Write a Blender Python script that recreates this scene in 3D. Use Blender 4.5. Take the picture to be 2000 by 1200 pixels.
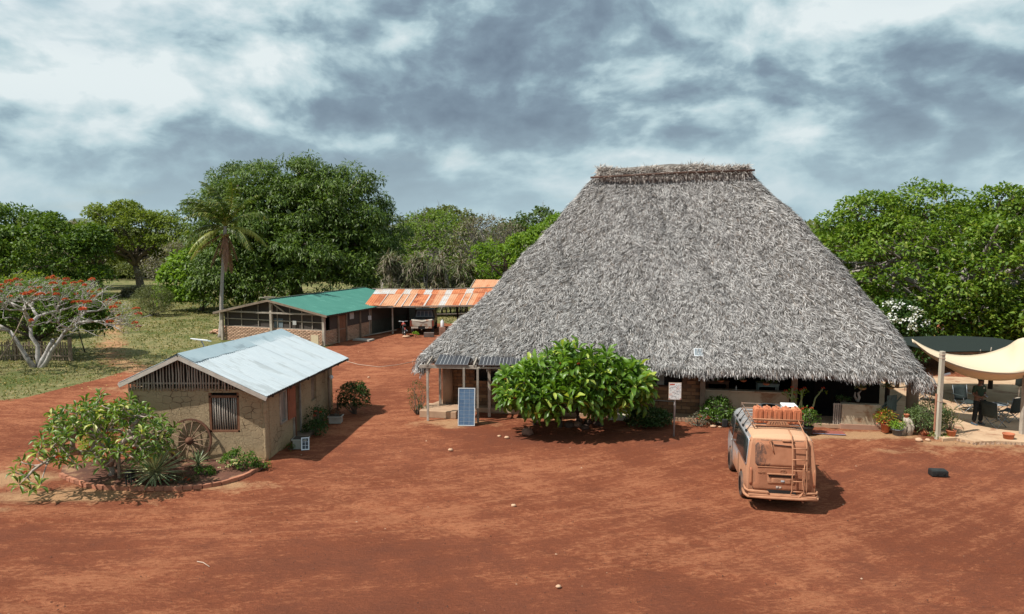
import bpy, math, random
import numpy as np
from mathutils import Vector, Matrix

for o in list(bpy.data.objects): bpy.data.objects.remove(o)
SC = bpy.context.scene
COL = SC.collection
R = math.radians

# ------------------------------------------------------------------ camera
CAM_H, FPX, VH = 7.1, 1400.0, 462.0
PITCH = math.atan((600 - VH) / FPX)
cd = bpy.data.cameras.new('camera'); cam = bpy.data.objects.new('camera', cd); COL.objects.link(cam)
cam.location = (0, 0, CAM_H); cam.rotation_euler = (R(90) - PITCH, 0, 0)
cd.sensor_width = 36; cd.lens = 36 * FPX / 2000; cd.clip_start = .1; cd.clip_end = 6000
SC.camera = cam

# ------------------------------------------------------------------ sun
LD = Vector((.91, .40, -1.40)).normalized()          # the way the light travels
sd = bpy.data.lights.new('sun', 'SUN'); sd.energy = 5.0; sd.angle = R(.53); sd.color = (1, .955, .88)
sun = bpy.data.objects.new('sun', sd); COL.objects.link(sun); sun.location = (-30, -10, 60)
sun.rotation_euler = LD.to_track_quat('-Z', 'Y').to_euler()

# ------------------------------------------------------------------ view
vs = SC.view_settings; vs.view_transform = 'Standard'; vs.look = 'None'; vs.exposure = 0.2; vs.gamma = 1
vs.use_curve_mapping = False
SC.render.engine = 'CYCLES'

# ------------------------------------------------------------------ node helpers
class NT:
    def __init__(s, tree): s.t = tree; s.n = tree.nodes; s.l = tree.links
    def node(s, typ, **kw):
        n = s.n.new(typ)
        for k, v in kw.items():
            if k.startswith('i_'): n.inputs[k[2:].replace('_', ' ')].default_value = v
            else: setattr(n, k, v)
        return n
    def link(s, a, b): s.l.new(a, b)
    def noise(s, vec, scale, detail=4, rough=.55, dist=0):
        n = s.node('ShaderNodeTexNoise'); n.inputs['Scale'].default_value = scale; n.inputs['Detail'].default_value = detail
        n.inputs['Roughness'].default_value = rough; n.inputs['Distortion'].default_value = dist
        if vec is not None: s.link(vec, n.inputs['Vector'])
        return n.outputs['Fac']
    def ramp(s, fac, stops, interp='LINEAR'):
        n = s.node('ShaderNodeValToRGB'); n.color_ramp.interpolation = interp
        e = n.color_ramp.elements
        while len(e) < len(stops): e.new(.5)
        for el, (p, c) in zip(e, stops):
            el.position = p; el.color = (c[0], c[1], c[2], 1) if hasattr(c, '__len__') else (c, c, c, 1)
        s.link(fac, n.inputs['Fac']); return n.outputs['Color']
    def math(s, op, a, b=None, clamp=False, c=None):
        n = s.node('ShaderNodeMath', operation=op); n.use_clamp = clamp
        for i, v in enumerate((a, b, c)):
            if v is None: continue
            if isinstance(v, (int, float)): n.inputs[i].default_value = v
            else: s.link(v, n.inputs[i])
        return n.outputs[0]
    def mix(s, fac, a, b, mode='MIX'):
        n = s.node('ShaderNodeMix', data_type='RGBA', blend_type=mode)
        n.clamp_factor = True
        for i, v in ((0, fac), (6, a), (7, b)):
            if isinstance(v, (int, float)): n.inputs[i].default_value = v if i == 0 else (v, v, v, 1)
            elif isinstance(v, (tuple, list)): n.inputs[i].default_value = (v[0], v[1], v[2], 1)
            else: s.link(v, n.inputs[i])
        return n.outputs[2]
    def mapping(s, vec, scale=(1, 1, 1), loc=(0, 0, 0), rot=(0, 0, 0)):
        n = s.node('ShaderNodeMapping'); n.inputs['Scale'].default_value = scale
        n.inputs['Location'].default_value = loc; n.inputs['Rotation'].default_value = rot
        s.link(vec, n.inputs['Vector']); return n.outputs[0]
    def bump(s, h, strength=.3, dist=.02):
        n = s.node('ShaderNodeBump'); n.inputs['Strength'].default_value = strength; n.inputs['Distance'].default_value = dist
        s.link(h, n.inputs['Height']); return n.outputs[0]

def newmat(name):
    m = bpy.data.materials.new(name); m.use_nodes = True; t = NT(m.node_tree)
    b = t.n['Principled BSDF']; b.inputs['Specular IOR Level'].default_value = .3
    return m, t, b

MC = {}
def pm(name, c1, c2=None, scale=3, rough=.8, metal=0, bump=.2, bscale=None, stretch=(1, 1, 1), dirt=None, dirt_amt=.5, dirt_scale=1.2,
       island=0, spec=.3, detail=6, bdist=.02):
    """two-tone noise material; dirt = a third colour in ragged patches; island = per-piece brightness variation"""
    if name in MC: return MC[name]
    m, t, b = newmat(name)
    c2 = c2 or tuple(x * .7 for x in c1)
    tc = t.node('ShaderNodeTexCoord').outputs['Object']
    oi = t.node('ShaderNodeObjectInfo')
    off = t.node('ShaderNodeVectorMath', operation='ADD'); t.link(tc, off.inputs[0])
    rv = t.math('MULTIPLY', oi.outputs['Random'], 37.0); cmb = t.node('ShaderNodeCombineXYZ')
    t.link(rv, cmb.inputs[0]); t.link(rv, cmb.inputs[1]); t.link(cmb.outputs[0], off.inputs[1])
    v = t.mapping(off.outputs[0], stretch)
    n1 = t.noise(v, scale, detail, .6)
    col = t.mix(t.ramp(n1, [(.32, 0), (.68, 1)]), c1, c2)
    if dirt:
        n2 = t.noise(v, dirt_scale, 6, .65, .4)
        col = t.mix(t.ramp(n2, [(.62 - dirt_amt * .25, 0), (.72 - dirt_amt * .25, 1)]), col, dirt)
    if island:
        g = t.node('ShaderNodeNewGeometry').outputs['Random Per Island']
        g2 = t.math('ADD', g, oi.outputs['Random']); g2 = t.math('FRACT', g2)
        k = t.math('MULTIPLY_ADD', g2, 2 * island, c=1 - island)
        col = t.mix(1.0, col, k, 'MULTIPLY')
    t.link(col, b.inputs['Base Color'])
    b.inputs['Roughness'].default_value = rough; b.inputs['Metallic'].default_value = metal
    b.inputs['Specular IOR Level'].default_value = spec
    if bump:
        nb = t.noise(v, bscale or scale * 6, 6, .65)
        t.link(t.bump(nb, bump, bdist), b.inputs['Normal'])
    MC[name] = m; return m

def leafmat(name, a=None, b_=None, trans=.35, gloss=.25, yellow=None, ya=.06, rough=.5):
    """foliage: each leaf its own tone between a and b_, light shines through"""
    if name in MC: return MC[name]
    m, t, b = newmat(name)
    g = t.node('ShaderNodeNewGeometry').outputs['Random Per Island']
    g = t.math('FRACT', t.math('ADD', g, t.math('MULTIPLY', t.node('ShaderNodeObjectInfo').outputs['Random'], 7.7)))
    tc = t.node('ShaderNodeNewGeometry').outputs['Position']
    n = t.noise(tc, .55, 3, .5)
    f = t.math('ADD', t.math('MULTIPLY', g, .6), t.math('MULTIPLY', n, .5))
    col = t.mix(t.ramp(f, [(.2, 0), (.85, 1)]), a, b_)
    if yellow:
        h = t.math('FRACT', t.math('MULTIPLY', g, 17.3))
        col = t.mix(t.math('LESS_THAN', h, ya), col, yellow)
    t.link(col, b.inputs['Base Color']); b.inputs['Roughness'].default_value = rough
    b.inputs['Specular IOR Level'].default_value = gloss
    tr = t.node('ShaderNodeBsdfTranslucent'); t.link(t.mix(1.0, col, (1.25, 1.3, .55), 'MULTIPLY'), tr.inputs['Color'])
    mx = t.node('ShaderNodeMixShader'); mx.inputs[0].default_value = trans
    t.link(b.outputs[0], mx.inputs[1]); t.link(tr.outputs[0], mx.inputs[2])
    t.link(mx.outputs[0], t.n['Material Output'].inputs['Surface'])
    MC[name] = m; return m

# ------------------------------------------------------------------ world: broken cloud over a Nishita sky
def pdir(u, v):
    x = (u - 1000) / FPX; y = -(v - 600) / FPX
    return Vector((x, math.cos(PITCH) + y * math.sin(PITCH), -math.sin(PITCH) + y * math.cos(PITCH))).normalized()
W = bpy.data.worlds.new('World'); SC.world = W; W.use_nodes = True
t = NT(W.node_tree); bg = t.n['Background']; bg.inputs['Strength'].default_value = .1
sky = t.node('ShaderNodeTexSky'); sky.sky_type = 'NISHITA'; sky.sun_disc = False
sky.sun_elevation = math.asin(-LD.z); sky.sun_rotation = math.atan2(-LD.x, -LD.y)
sky.air_density = 1.2; sky.dust_density = 1.5
D = t.node('ShaderNodeTexCoord').outputs['Generated']
sep = t.node('ShaderNodeSeparateXYZ'); t.link(D, sep.inputs[0])
zz = t.math('ADD', t.math('MAXIMUM', sep.outputs[2], 0.0), .13)
cx = t.math('DIVIDE', sep.outputs[0], zz); cy = t.math('DIVIDE', sep.outputs[1], zz)
cb = t.node('ShaderNodeCombineXYZ'); t.link(cx, cb.inputs[0]); t.link(cy, cb.inputs[1])
cv = t.mapping(cb.outputs[0], (.62, .8, 1), loc=(3.1, 1.7, 0))
Dm = t.mapping(D, (1, 1, 1.75), (3.37, .3, .3))
wq = t.node('ShaderNodeTexNoise'); wq.inputs['Scale'].default_value = 2.2; wq.inputs['Detail'].default_value = 3; t.link(Dm, wq.inputs['Vector'])
wsc = t.node('ShaderNodeVectorMath', operation='SCALE'); wsc.inputs['Scale'].default_value = .16; t.link(wq.outputs['Color'], wsc.inputs[0])
wad = t.node('ShaderNodeVectorMath', operation='ADD'); t.link(Dm, wad.inputs[0]); t.link(wsc.outputs[0], wad.inputs[1]); P0 = wad.outputs[0]
def dens(p):
    a = t.noise(p, 2.7, 13, .56); b2 = t.noise(p, 7.0, 5, .5)
    bil = t.math('ABSOLUTE', t.math('MULTIPLY_ADD', b2, 2.0, c=-1.0))       # billows
    return t.math('ADD', a, t.math('MULTIPLY', bil, -.22))
n0 = dens(P0); n1_ = dens(t.mapping(P0, (1, 1, 1), (-.02, .0, .06)))
edge = t.math('SUBTRACT', n0, n1_)                    # the tops and left flanks of the billows face the sun
big = t.noise(cv, .8, 4, .5, .2)
val = t.math('ADD', t.math('MULTIPLY', t.math('SUBTRACT', n0, .5), 1.05), t.math('MULTIPLY', t.math('SUBTRACT', big, .5), .35))
val = t.math('ADD', val, t.math('MULTIPLY', edge, 1.7))
val = t.math('ADD', val, .55)
# cloud masses: brighter (+) and darker (-) ones, as the photograph shows them
for (u, v, rad, amt) in [(840, 190, .34, -.19), (1100, 160, .26, -.08), (650, 300, .26, -.10), (400, 50, .28, .11), (130, 140, .26, .04), (900, 10, .2, .12), (250, 280, .26, -.05),
                         (1230, 190, .09, .17), (1650, 80, .3, .04), (1900, 230, .2, -.12), (1600, 250, .28, -.14), (1850, 40, .22, .10), (60, 370, .2, .04), (740, 365, .10, .10), (900, 320, .06, .16), (1480, 30, .12, .12),
                         (1900, 330, .1, .10), (130, 300, .10, -.08), (330, 230, .10, -.04), (560, 130, .12, .05), (1030, 250, .14, -.04), (1850, 215, .04, .10)]:
    d = pdir(u, v)
    vd = t.node('ShaderNodeVectorMath', operation='DISTANCE')
    sc_ = t.node('ShaderNodeVectorMath', operation='MULTIPLY'); t.link(D, sc_.inputs[0]); sc_.inputs[1].default_value = (1, 1, 1.7)
    t.link(sc_.outputs[0], vd.inputs[0]); vd.inputs[1].default_value = (d.x, d.y, d.z * 1.7)
    mr = t.node('ShaderNodeMapRange', interpolation_type='SMOOTHERSTEP')
    mr.inputs['From Min'].default_value = rad * 1.3; mr.inputs['From Max'].default_value = 0; mr.inputs['To Min'].default_value = 0; mr.inputs['To Max'].default_value = amt
    t.link(vd.outputs['Value'], mr.inputs['Value'])
    val = t.math('ADD', val, mr.outputs[0])
cl = t.ramp(val, [(.08, (1.35, 1.8, 2.4)), (.34, (1.95, 2.65, 3.3)), (.47, (2.65, 3.7, 4.3)), (.60, (4.3, 5.6, 6.0)), (.82, (6.9, 7.6, 7.7))], 'LINEAR')
# towards the horizon the clouds pale to light blue
hz = t.node('ShaderNodeMapRange', interpolation_type='SMOOTHSTEP'); t.link(sep.outputs[2], hz.inputs['Value'])
hz.inputs['From Min'].default_value = -.02; hz.inputs['From Max'].default_value = .19; hz.inputs['To Min'].default_value = .85; hz.inputs['To Max'].default_value = 0
cl = t.mix(hz.outputs[0], cl, (3.9, 5.2, 5.8))
cov = t.ramp(t.noise(cv, 1.1, 5, .5), [(.28, .80), (.42, .97)])
t.link(t.mix(cov, sky.outputs[0], cl), bg.inputs['Color'])

# ------------------------------------------------------------------ object helpers
def link(o, parent=None):
    COL.objects.link(o)
    if parent is not None: o.parent = parent
    return o
def tag(o, label=None, cat=None, group=None, kind=None):
    if label: o['label'] = label
    if cat: o['category'] = cat
    if group: o['group'] = group
    if kind: o['kind'] = kind
    return o
def thing(name, label, cat, loc=(0, 0, 0), rz=0, group=None):
    o = bpy.data.objects.new(name, None); o.empty_display_size = .2
    o.location = loc; o.rotation_euler = (0, 0, rz); COL.objects.link(o)
    return tag(o, label, cat, group)
def copy_tree(o, parent=None):
    c = o.copy(); COL.objects.link(c)
    if parent is not None: c.parent = parent
    for ch in [x for x in bpy.data.objects if x.parent == o]: copy_tree(ch, c)
    return c
def inst(mesh, name, parent=None, loc=(0, 0, 0), rot=(0, 0, 0), scale=(1, 1, 1)):
    o = bpy.data.objects.new(name, mesh); link(o, parent); o.location = loc; o.rotation_euler = rot; o.scale = scale
    return o
def imat(mesh, name, parent, M):
    o = bpy.data.objects.new(name, mesh); link(o, parent); o.matrix_local = M; return o

class MB:
    """collects simple solids; build() links them as one mesh"""
    def __init__(s): s.v = []; s.f = []; s.sm = []
    def add(s, vs, fs, smooth=False):
        n = len(s.v); s.v += [tuple(p) for p in vs]; s.f += [tuple(i + n for i in f) for f in fs]; s.sm += [smooth] * len(fs); return s
    def box(s, c, d, rz=0, M=None, taper=1.0):
        x, y, z = d[0] / 2, d[1] / 2, d[2] / 2
        P = [Vector(((i * x) * (taper if k > 0 else 1), (j * y) * (taper if k > 0 else 1), k * z)) for k in (-1, 1) for j in (-1, 1) for i in (-1, 1)]
        if rz: P = [Matrix.Rotation(rz, 3, 'Z') @ p for p in P]
        if M is not None: P = [M @ p for p in P]
        P = [p + Vector(c) for p in P]
        return s.add(P, [(0, 2, 3, 1), (4, 5, 7, 6), (0, 1, 5, 4), (1, 3, 7, 5), (3, 2, 6, 7), (2, 0, 4, 6)])
    def bar(s, a, b, w, h, up=(0, 0, 1)):
        a = Vector(a); b = Vector(b); d = (b - a).normalized(); u = Vector(up)
        if abs(d.dot(u)) > .98: u = Vector((0, 1, 0))
        r = d.cross(u).normalized() * w / 2; u = r.cross(d).normalized() * h / 2
        P = [p + i * r + k * u for p in (a, b) for k in (-1, 1) for i in (-1, 1)]
        return s.add(P, [(0, 1, 3, 2), (4, 6, 7, 5), (0, 4, 5, 1), (1, 5, 7, 3), (3, 7, 6, 2), (2, 6, 4, 0)])
    def tube(s, pts, rad, n=8, cap=True):
        pts = [Vector(p) for p in pts]
        if not hasattr(rad, '__len__'): rad = [rad] * len(pts)
        V = []; up = None
        for i, p in enumerate(pts):
            d = (pts[min(i + 1, len(pts) - 1)] - pts[max(i - 1, 0)]).normalized()
            if up is None: up = Vector((0, 0, 1)) if abs(d.z) < .9 else Vector((1, 0, 0))
            r = d.cross(up).normalized(); up = r.cross(d).normalized()
            V += [p + rad[i] * (math.cos(2 * math.pi * k / n) * r + math.sin(2 * math.pi * k / n) * up) for k in range(n)]
        F = [(i * n + k, i * n + (k + 1) % n, (i + 1) * n + (k + 1) % n, (i + 1) * n + k) for i in range(len(pts) - 1) for k in range(n)]
        if cap: F += [tuple(range(n - 1, -1, -1)), tuple((len(pts) - 1) * n + k for k in range(n))]
        return s.add(V, F, True)
    def ring(s, c, rx, ry, r, n=24, m=8, M=None, a0=0, a1=2 * math.pi):
        full = abs(a1 - a0 - 2 * math.pi) < 1e-6
        P = [Vector((rx * math.cos(a0 + (a1 - a0) * i / n), ry * math.sin(a0 + (a1 - a0) * i / n), 0)) for i in range(n + (0 if full else 1))]
        V = []
        for i, p in enumerate(P):
            a = a0 + (a1 - a0) * i / n; rad = Vector((math.cos(a), math.sin(a), 0))
            for k in range(m):
                b = 2 * math.pi * k / m
                q = p + rad * r * math.cos(b) + Vector((0, 0, r * math.sin(b)))
                V.append((M @ q if M is not None else q) + Vector(c))
        L = len(P); F = [(i * m + k, ((i + 1) % L) * m + k, ((i + 1) % L) * m + (k + 1) % m, i * m + (k + 1) % m) for i in range(n if full else n) for k in range(m) if full or i < L - 1]
        return s.add(V, F, True)
    def lathe(s, prof, n=16, c=(0, 0, 0), M=None, cap=True):
        V = []
        for r, z in prof:
            for k in range(n):
                q = Vector((r * math.cos(2 * math.pi * k / n), r * math.sin(2 * math.pi * k / n), z))
                V.append((M @ q if M is not None else q) + Vector(c))
        F = [(i * n + k, i * n + (k + 1) % n, (i + 1) * n + (k + 1) % n, (i + 1) * n + k) for i in range(len(prof) - 1) for k in range(n)]
        if cap: F += [tuple(range(n - 1, -1, -1)), tuple((len(prof) - 1) * n + k for k in range(n))]
        return s.add(V, F, True)
    def prism(s, poly, z0, z1, M=None):
        n = len(poly); V = [Vector((x, y, z)) for z in (z0, z1) for x, y in poly]
        if M is not None: V = [M @ v for v in V]
        return s.add(V, [tuple(range(n - 1, -1, -1)), tuple(range(n, 2 * n))] + [(i, (i + 1) % n, n + (i + 1) % n, n + i) for i in range(n)])
    def mesh(s, name, m=None, bevel=0):
        me = bpy.data.meshes.new(name); me.from_pydata(s.v, [], s.f); me.polygons.foreach_set('use_smooth', s.sm)
        if m: me.materials.append(m)
        me.update(); return me
    def build(s, name, m, parent=None, bevel=0, loc=None, rot=None):
        o = bpy.data.objects.new(name, s.mesh(name, m)); link(o, parent)
        if loc is not None: o.location = loc
        if rot is not None: o.rotation_euler = rot
        if bevel:
            b = o.modifiers.new('bevel', 'BEVEL'); b.width = bevel; b.segments = 2; b.limit_method = 'ANGLE'; b.angle_limit = R(40)
        return o

def np_mesh(name, V, tmpl_faces, K, N, m, smooth=False):
    """N copies of a K-vertex template whose vertices are already placed in V (N*K,3)"""
    lt = np.array([len(f) for f in tmpl_faces], np.int32); idx = np.concatenate([np.array(f, np.int32) for f in tmpl_faces])
    LI = (idx[None, :] + (np.arange(N, dtype=np.int32) * K)[:, None]).ravel()
    LT = np.tile(lt, N); LS = np.concatenate([[0], np.cumsum(LT)[:-1]]).astype(np.int32)
    me = bpy.data.meshes.new(name); me.vertices.add(N * K); me.vertices.foreach_set('co', np.ascontiguousarray(V, np.float32).ravel())
    me.loops.add(len(LI)); me.loops.foreach_set('vertex_index', LI)
    me.polygons.add(len(LT)); me.polygons.foreach_set('loop_start', LS); me.polygons.foreach_set('loop_total', LT)
    me.update(calc_edges=True)
    if smooth: me.polygons.foreach_set('use_smooth', np.ones(len(LT), bool))
    if m: me.materials.append(m)
    return me
def unit(a): return a / (np.linalg.norm(a, axis=-1, keepdims=True) + 1e-9)
def stamp(name, tv, tf, O, X, Y, Z, m, parent=None, smooth=False, kind=None):
    """one mesh of many template copies; O origins, X/Y/Z scaled axes, all (N,3)"""
    tv = np.array(tv, float); N = len(O); K = len(tv)
    V = O[:, None, :] + tv[None, :, 0:1] * X[:, None, :] + tv[None, :, 1:2] * Y[:, None, :] + tv[None, :, 2:3] * Z[:, None, :]
    o = bpy.data.objects.new(name, np_mesh(name, V.reshape(-1, 3), tf, K, N, m, smooth)); link(o, parent)
    if kind: o['kind'] = kind
    return o
LEAF_V = [(0, 0, 0), (.5, .45, .12), (0, 1, -.18), (-.5, .45, .12)]; LEAF_F = [(0, 1, 2, 3)]
BIG_V = [(0, 0, 0), (.30, .38, .10), (.5, .72, .08), (.16, 1.0, -.12), (-.16, 1.0, -.12), (-.5, .72, .08), (-.30, .38, .10), (0, .40, 0), (0, .75, -.02)]
BIG_F = [(0, 1, 7), (0, 7, 6), (7, 1, 2, 8), (6, 7, 8, 5), (8, 2, 3, 4), (5, 8, 4)]
def frames(Y, up, L, Wd):
    """leaf frames: Y along the leaf, up ~ normal"""
    Y = unit(Y); X = unit(np.cross(Y, up)); Z = np.cross(X, Y)
    L = np.broadcast_to(L, (len(Y),))[:, None]; Wd = np.broadcast_to(Wd, (len(Y),))[:, None]
    return X * Wd, Y * L, Z * L
def rdir(rg, n): return unit(rg.normal(size=(n, 3)))
def leafcloud(name, C, Rr, n_each, L, Wd, m, rg, parent=None, flat=.75, droop=.25, kind='stuff', big=False, fill=.35):
    """leaves around clump centres C (N,3) with radii Rr (N,)"""
    N = len(C); c = np.repeat(C, n_each, 0); r = np.repeat(Rr, n_each)[:, None]; n = len(c)
    d = rdir(rg, n); d[:, 2] = np.abs(d[:, 2]) * .9 - (rg.random(n) < .35) * .5; d = unit(d)
    rad = r * (1 - fill * rg.random((n, 1)))
    p = c + d * rad * np.array([1, 1, flat])
    Y = unit(d + rdir(rg, n) * .8 + np.array([0, 0, -droop])); up = unit(d * .6 + np.array([0, 0, .7]) + rdir(rg, n) * .5)
    s = .7 + .6 * rg.random(n)
    X, Y, Z = frames(Y, up, L * s, Wd * s)
    return stamp(name, BIG_V if big else LEAF_V, BIG_F if big else LEAF_F, p, X, Y, Z, m, parent, kind=kind)
def on_ellipsoid(rg, n, lobes, lower=-.25):
    """random points near the surface of a union of ellipsoids (cx,cy,cz,rx,ry,rz)"""
    Lb = np.array(lobes, float); w = (Lb[:, 3] * Lb[:, 5] + Lb[:, 4] * Lb[:, 5] + Lb[:, 3] * Lb[:, 4]); w /= w.sum()
    out = []
    while len(out) < n:
        i = rg.choice(len(Lb), p=w); d = rg.normal(size=3); d /= np.linalg.norm(d)
        if d[2] < lower: continue
        p = Lb[i, :3] + d * Lb[i, 3:] * (.9 + .12 * rg.random())
        ins = False
        for j in range(len(Lb)):
            if j != i and (((p - Lb[j, :3]) / Lb[j, 3:]) ** 2).sum() < .72: ins = True; break
        if not ins: out.append(p)
    return np.array(out)
def smooth_path(a, b, rng, k=4, wob=.12, sag=0):
    a = Vector(a); b = Vector(b); L = (b - a).length; P = [a]
    for i in range(1, k):
        f = i / k
        P.append(a.lerp(b, f) + Vector((rng.uniform(-1, 1), rng.uniform(-1, 1), rng.uniform(-.6, .6))) * L * wob * .5 + Vector((0, 0, sag * L * math.sin(math.pi * f))))
    return P + [b]

M_BARK = pm('bark_grey', (.20, .165, .13), (.09, .07, .055), 4, .9, bump=.6, stretch=(3, 3, .6))
M_BARKP = pm('bark_pale', (.42, .38, .35), (.22, .19, .17), 4, .85, bump=.5, dirt=(.12, .10, .09), dirt_amt=.2)
M_TWIG = pm('dry_twig', (.30, .26, .22), (.16, .135, .115), 3, .9, bump=0)

def tree(name, label, base, lobes, n_clump, clump_r, n_leaf, leaf, m, group=None, seed=1, trunk_r=.3, trunk_h=None, branches=10, bark=None, lower=-.3,
         droop=.25, inner=0, flat=.75, wide=.6, twigs=0, cat='tree', lumps=0, lump_r=2.0):
    """tree = trunk (with limbs) + crown of leaf clumps; base at ground, lobes in local coordinates"""
    rg = np.random.default_rng(seed); rng = random.Random(seed)
    root = thing(name, label, cat, base, 0, group)
    if lumps:                      # boughs: the crown bulges in many uneven masses
        Q = on_ellipsoid(rg, lumps, lobes, lower); k = lump_r * (.6 + .8 * rg.random(lumps)); cm = np.array(lobes)[:, :3].mean(0)
        Q = Q + (cm - Q) * .08
        lobes = [(a, b, c, d * .9, e * .9, f * .9) for a, b, c, d, e, f in lobes] + [(q[0], q[1], q[2], r, r, r * .75) for q, r in zip(Q, k)]
    C = on_ellipsoid(rg, n_clump, lobes, lower); Rr = clump_r * (.6 + .8 * rg.random(n_clump))
    Lb = np.array(lobes); cen = (Lb[:, :3] * Lb[:, 3:4]).sum(0) / Lb[:, 3].sum()
    th = trunk_h if trunk_h is not None else cen[2] * .45
    mb = MB(); top = Vector((cen[0] * .4, cen[1] * .4, th))
    mb.tube([(0, 0, -.1), (0, 0, .25), (top.x * .4, top.y * .4, th * .55), top], [trunk_r * 1.5, trunk_r * 1.1, trunk_r * .9, trunk_r * .8], 9)
    ids = rg.choice(n_clump, min(branches, n_clump), replace=False)
    for i in ids:
        e = Vector(C[i]); P = smooth_path(top, e, rng, 4, .16, .06)
        mb.tube(P, [trunk_r * .6 * (1 - .82 * k / 4) for k in range(5)], 6)
        for _ in range(2):
            q = P[rng.choice((2, 3))]; j = rg.integers(n_clump)
            tgt = q.lerp(Vector(C[j]), .45)
            mb.tube(smooth_path(q, tgt, rng, 3, .2), [trunk_r * .22, trunk_r * .15, trunk_r * .1, trunk_r * .05], 5)
    mb.build('trunk', bark or M_BARK, root)
    if twigs:
        tw = MB()
        for k in range(twigs):
            c = Vector(C[rg.integers(n_clump)]); q = c.lerp(Vector(cen), rng.uniform(.1, .5))
            e = c + Vector(rdir(rg, 1)[0]) * clump_r * 1.1 + Vector((0, 0, clump_r * .5))
            P = smooth_path(q, e, rng, 3, .25); r0 = trunk_r * .09
            tw.tube(P, [r0 * 2, r0 * 1.5, r0, r0 * .4], 4, False)
            for _ in range(3):
                a = P[rng.choice((1, 2))]; tw.tube([a, a + Vector(rdir(rg, 1)[0]) * clump_r * .9 + Vector((0, 0, .2))], [r0, r0 * .3], 3, False)
        tag(tw.build('twigs', M_TWIG, root), kind='stuff')
    o = leafcloud('crown', C, Rr, n_leaf, leaf, leaf * wide, m, rg, root, flat, droop, kind='stuff')
    if inner:
        Ci = cen + (C - cen) * (.55 + .25 * rg.random((n_clump, 1)))
        leafcloud('inner_foliage', Ci, Rr * 1.3, inner, leaf * 1.5, leaf * 1.1, m, rg, root, flat, droop)
    return root
def gp(u, v, h=0):
    """a point of the place (metres) from where I measured it in the photograph, at height h"""
    x = (u - 1000) / FPX; y = -(v - 600) / FPX
    dy = math.cos(PITCH) + y * math.sin(PITCH); dz = -math.sin(PITCH) + y * math.cos(PITCH); k = (h - CAM_H) / dz
    return Vector((x * k, dy * k, h))
# ================================================================== GROUND
YB_X = [-400, -40, -21.6, -21, -20.3, -16, -11.9, -11.8, -6, 0, 6, 14, 22, 400]
YB_Y = [14, 26, 31.0, 34.1, 37.9, 41.5, 43.8, 58, 58.5, 58, 62, 75, 75, 75]
PATH = [(-19.5, 37.5), (-23.5, 41.5), (-27.0, 48), (-31.5, 56), (-38, 66), (-45, 78), (-60, 100)]
def seg_dist(X, Y, pts):
    d = np.full(X.shape, 1e9)
    for (x0, y0), (x1, y1) in zip(pts[:-1], pts[1:]):
        vx, vy = x1 - x0, y1 - y0; tt = np.clip(((X - x0) * vx + (Y - y0) * vy) / (vx * vx + vy * vy), 0, 1)
        d = np.minimum(d, np.hypot(X - x0 - tt * vx, Y - y0 - tt * vy))
    return d
def ground_masks(X, Y):
    yb = np.interp(X, YB_X, YB_Y)
    g = np.clip(.5 + (Y - yb) / 2.2, 0, 1)
    pth = np.exp(-(seg_dist(X, Y, PATH) / 1.5) ** 2)
    g = g * (1 - .55 * pth)
    for (x, y, r, a) in [(-20, 51, 5, .35), (-25, 63, 6, .3), (-12, 60, 5, .2), (-40, 70, 8, .3), (-19, 43, 3.2, .35), (-30, 45, 4, .2)]:
        g = g * (1 - a * np.exp(-((X - x) ** 2 + (Y - y) ** 2) / r ** 2))
    s = np.zeros_like(g)
    for (x, y, rx, ry, a) in [(-12.2, 19.2, 3.2, .9, .85), (-14.6, 20.6, 1.8, 1.0, .8), (-8.5, 19.9, 2.6, .6, .7), (-13.5, 18.1, 1.2, .4, .55), (-16, 22, 2.5, 1, .35), (-15, 30.5, 6, .9, .45), (-18, 33, 4, 1, .5),
                              (12, 25.2, 4.0, .7, .95), (16, 24.2, 2.6, .7, .9), (14, 23.5, 5, .9, .45), (18.5, 23.2, 3, 1.1, .6), (9, 25.9, 2, .5, .6), (-2.2, 26.9, 2.2, .9, .7), (-1.5, 29, 1.8, 1.5, .5),
                              (1.8, 27.6, 5, .5, .6), (-6.6, 25, .7, 2, .25), (-7, 38, 3, 3, .2)]:
        s = np.maximum(s, a * np.exp(-((X - x) / rx) ** 2 - ((Y - y) / ry) ** 2))
    s = np.maximum(s, .7 * pth * (Y > 36))
    d = np.zeros_like(g)      # darker gravelly patches
    for (x, y, rx, ry, a) in [(-3.0, 15.2, 4.2, 1.4, .7), (-1.5, 13.0, 5, 1.6, .7), (-14, 16.5, 5, .8, .5), (3, 24.8, 6, 1.2, .75), (-4.5, 23.5, 3, 1.8, .3), (9, 14.5, 3.5, 1.5, .45), (3, 13.5, 2.4, 1.2, .5),
                              (13, 21.5, 4.5, 1.8, .5), (-10.5, 21.2, 3.2, 1.1, 1.0), (11, 12.5, 5, 1.5, .5), (-9.5, 15.8, 3.2, .8, .5), (-13.6, 18.9, 2.6, .5, .5)]:
        d = np.maximum(d, a * np.exp(-(((X - x) / rx) ** 2 + ((Y - y) / ry) ** 2) ** 1.6))
    return g, s, d
def axis(a, b, st, far):
    c = list(np.arange(a, b + 1e-6, st)); k = st; x = c[-1]; hi = []
    while x < far: k *= 1.35; x += k; hi.append(x)
    k = st; x = c[0]; lo = []
    while x > -far: k *= 1.35; x -= k; lo.append(x)
    return np.array(lo[::-1] + c + hi)
gx = axis(-48, 34, .28, 2500); gy = np.concatenate([axis(3, 30, .11, 2500)[:-1][axis(3, 30, .11, 2500)[:-1] <= 30], axis(30.2, 86, .28, 2500)[axis(30.2, 86, .28, 2500) > 30.1]])
GX, GY = np.meshgrid(gx, gy); ny, nx = GX.shape
g_, s_, d_ = ground_masks(GX, GY)
GZ = np.zeros_like(GX)
near = (np.abs(GX) < 40) & (GY < 80)
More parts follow.
